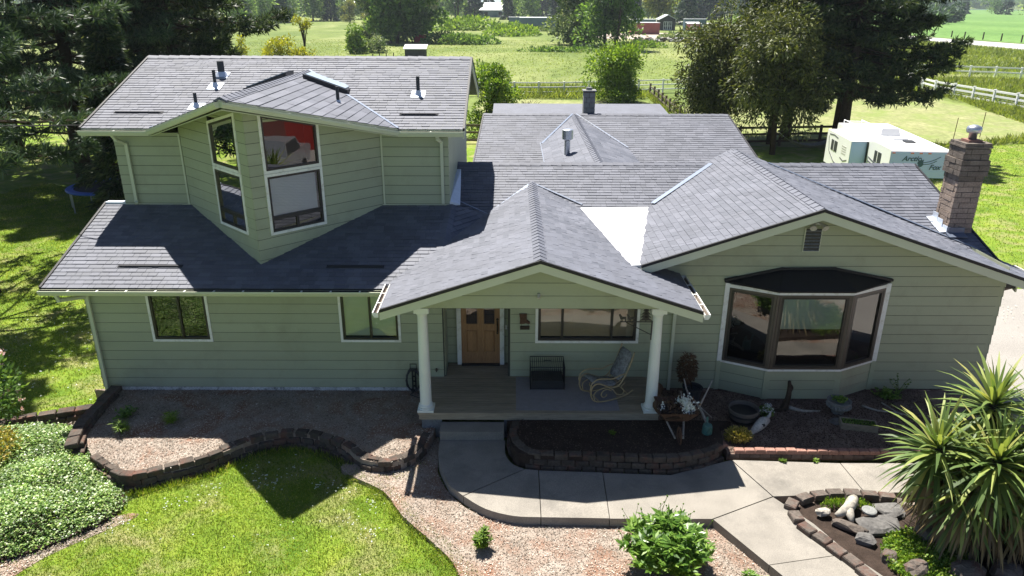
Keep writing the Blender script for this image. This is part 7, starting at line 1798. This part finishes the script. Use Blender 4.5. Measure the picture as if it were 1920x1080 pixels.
barn('pale long farm building among the woodland trees', -124, -104, 500, 24, 4.0, 9.5, 'stone_pot', 'roof_metal')
barn('white house far off between the trees', 100, 112, 640, 12, 5, 9, 'white', 'blue_grey', 'far_house', 'house')
ws = thing('small_shed', 'little white-topped dark shed beyond the upper roof ridge', 'shed', (-15.6, 108, GZ))
b = MB(); b.box(-17.2, -13.9, 108, 110, GZ, 1.2); b.build('wall', 'dark_wall', ws); b = MB(); b.hexa([(-17.4, 107.7, 1.2), (-13.7, 107.7, 1.2), (-13.7, 110.4, 1.7), (-17.4, 110.4, 1.7)], [(-17.4, 107.7, 1.32), (-13.7, 107.7, 1.32), (-13.7, 110.4, 1.85), (-17.4, 110.4, 1.85)]); b.build('roof', 'white_clean', ws)
# vehicles in the far yard
def truck(label, x, y, col, L_=6.0, box=None, name='parked_truck'):
    t = thing(name, label, 'truck', (x, y, GZ)); b = MB()
    b.prism([(x, y, .2), (x + L_, y, .2), (x + L_, y, .95), (x + L_ * .72, y, 1.05), (x + L_ * .62, y, 1.65), (x + L_ * .36, y, 1.65), (x + L_ * .32, y, 1.05), (x, y, 1.0)], (0, 1.9, 0)); b.build('body', col, t)
    b = MB(); b.prism([(x + L_ * .37, y - .02, 1.08), (x + L_ * .68, y - .02, 1.08), (x + L_ * .605, y - .02, 1.56), (x + L_ * .375, y - .02, 1.56)], (0, .015, 0)); b.build('window', 'pot_dark', t)
    for q in (.2, .8):
        b = MB(); b.tube([(x + L_ * q, y - .04, .08), (x + L_ * q, y + .2, .08)], .38, 14); b.build('wheel', 'tyre', t)
    if box: b = MB(); b.box(x, x + L_ * .35, y + .02, y + 1.88, 1.01, 3.4); b.build('cargo_box', box, t)
    return t
truck('white box truck parked by the far buildings', 8.5, 480, 'white_clean', 9, 'white_clean')
truck('white car parked right of the box truck in the far yard', 19, 485, 'white_clean', 6)
truck('dark red truck parked left of the white box truck', 2.5, 470, 'rust_red', 5.5)
tag(MB().box(-21.9, -19.2, 158, 160, GZ, 1.3).build('crate', 'redpaint'), 'small dark red crate beside the slimmer meadow tree', 'crate')
# heap of stones: single boulders
hp = []
R4 = random.Random(21)
for i in range(64):
    f = i / 64; b = MB(); s = R4.uniform(.35, .75); b.rock((0, 0, s * .3), s, s * .8, s * .6, R4.uniform(0, 3), 100 + i); o = b.build('boulder', ('bone', 'rock', 'slate', 'stone_pot')[i % 4])
    o.location = (28.5 + f * 13.0 + R4.uniform(-.09, .09), 166.5 + R4.uniform(-1.6, 1.2) - f * 2, GZ + (.45 if R4.random() > .6 else 0)); tag(o, ('pale', 'brown', 'dark', 'grey')[i % 4] + ' boulder, ' + ORD[i] + ' from the left along the stone heap below the rust-red container', 'boulder', 'boulders of the stone heap')
# utility poles and wires
for i, (x, y, h, lab) in enumerate(((85.6, 291, 13, 'dark utility pole by the road right of the tall tree row'), (84.1, 388, 13, 'far utility pole left of the tall tree row'), (560, 900, 14, 'distant utility pole at the far edge of the crop field'), (17.8, 455, 12, 'thin pole in front of the dark cone-shaped fir'))):
    t = thing('utility_pole', lab, 'utility pole', (x, y, GZ)); b = MB(); b.tube([(x, y, GZ), (x, y, h)], [.28, .2], 7); b.build('post', 'wood_dark', t); b = MB(); b.box(x - 1.3, x + 1.3, y - .08, y + .08, h - 1.0, h - .8); b.build('crossarm', 'wood_dark', t)
def wire(label, a, c, sag, r=.05, group=None):
    b = MB(); a = Vector(a); c = Vector(c); b.tube([a.lerp(c, k / 12) - Vector((0, 0, 4 * sag * (k / 12) * (1 - k / 12))) for k in range(13)], r, 4); o = b.build('power_line', 'galv' if r > .02 else 'tyre'); tag(o, label, 'power line', group)
for k in range(3): wire(('left', 'middle', 'right')[k] + ' thin pale power line strung between the two roadside poles', (84.1 - 1.2 + 1.2 * k, 388, 12.4), (85.6 - 1.2 + 1.2 * k, 291, 12.4), .6, .07, 'power lines between the poles')
for k in range(3): wire(('topmost', 'middle', 'lowest')[k] + ' thin power line running right from the roadside pole', (85.6, 291, 12.4 - k * .8), (260, 300, 13 - k), 2.0, .08, 'power lines right of the pole')
wire('thin service cable reaching the left end of the upper roof', (-9.9, 2.1, 5.75), (-40, 9, 6.2), .5, .012)
for i, (x0, x1, y) in enumerate(((500, 590, 930), (560, 680, 880))):
    b = MB(); b.box(0, x1 - x0, 0, 1.2, .5, 1.4); o = b.build('irrigation_line', 'white_clean'); o.location = (x0, y, GZ); tag(o, ('far white irrigation line on the left of the crop field', 'far white irrigation line at the right of the crop field')[i], 'irrigation line')

# ------------------------------------------------------------------ across the drive, seen mirrored in the tall windows
bs = thing('red_barn', 'red metal workshop across the drive mirrored in the upper right window', 'barn', (28, -12, GZ))
b = MB(); b.box(24.5, 40, -26, -4, GZ, 5.2); b.build('wall', 'redpaint', bs)
b = MB(); b.prism([(24, -26.4, 5.21), (32, -26.4, 7.5), (40.5, -26.4, 5.21)], (0, 22.8, 0)); b.build('roof', 'roof_metal', bs)
b = MB(); b.box(24.42, 24.49, -13, -9.5, GZ, 3.6); b.build('door', 'rust_red', bs); b = MB(); b.box(24.40, 24.49, -16.1, -16.0, GZ, 5); b.build('trim', 'dark_wall', bs)
pk = thing('pickup_truck', 'silver pickup parked on the drive mirrored in the upper right window', 'pickup', (17.2, -7.6, GZ))
def P3(pts, y0, y1): return MB().prism([(x, y0, z) for x, z in pts], (0, y1 - y0, 0))
P3([(14.4, .25), (20.0, .25), (20.0, 1.0), (19.7, 1.12), (18.4, 1.18), (17.6, 1.78), (16.1, 1.78), (15.9, 1.15), (14.4, 1.12)], -8.6, -6.7).build('body', 'car_silver', pk)
for y in (-8.61, -6.69):
    P3([(16.15, 1.2), (18.2, 1.2), (17.55, 1.7), (16.2, 1.7)], y - .005, y + .005).build('window', 'pot_dark', pk)
for x in (15.3, 18.9):
    for y in (-8.62, -6.9):
        b = MB(); b.tube([(x, y, .1), (x, y + .22, .1)], .4, 16); b.build('wheel', 'tyre', pk)

# ------------------------------------------------------------------ thin summer haze
hz_ = MB().box(-3500, 3500, -70, 4950, -2.5, 60).build('haze', 'white', kind='stuff')
m = bpy.data.materials.new('haze'); m.use_nodes = True; nt = m.node_tree; nt.nodes.remove(nt.nodes['Principled BSDF'])
pv = nt.nodes.new('ShaderNodeVolumePrincipled'); pv.inputs['Color'].default_value = (0.80, 0.90, 1.0, 1); pv.inputs['Density'].default_value = 0.00016; pv.inputs['Anisotropy'].default_value = 0.2
nt.links.new(pv.outputs[0], nt.nodes['Material Output'].inputs['Volume'])
hz_.data.materials.clear(); hz_.data.materials.append(m)
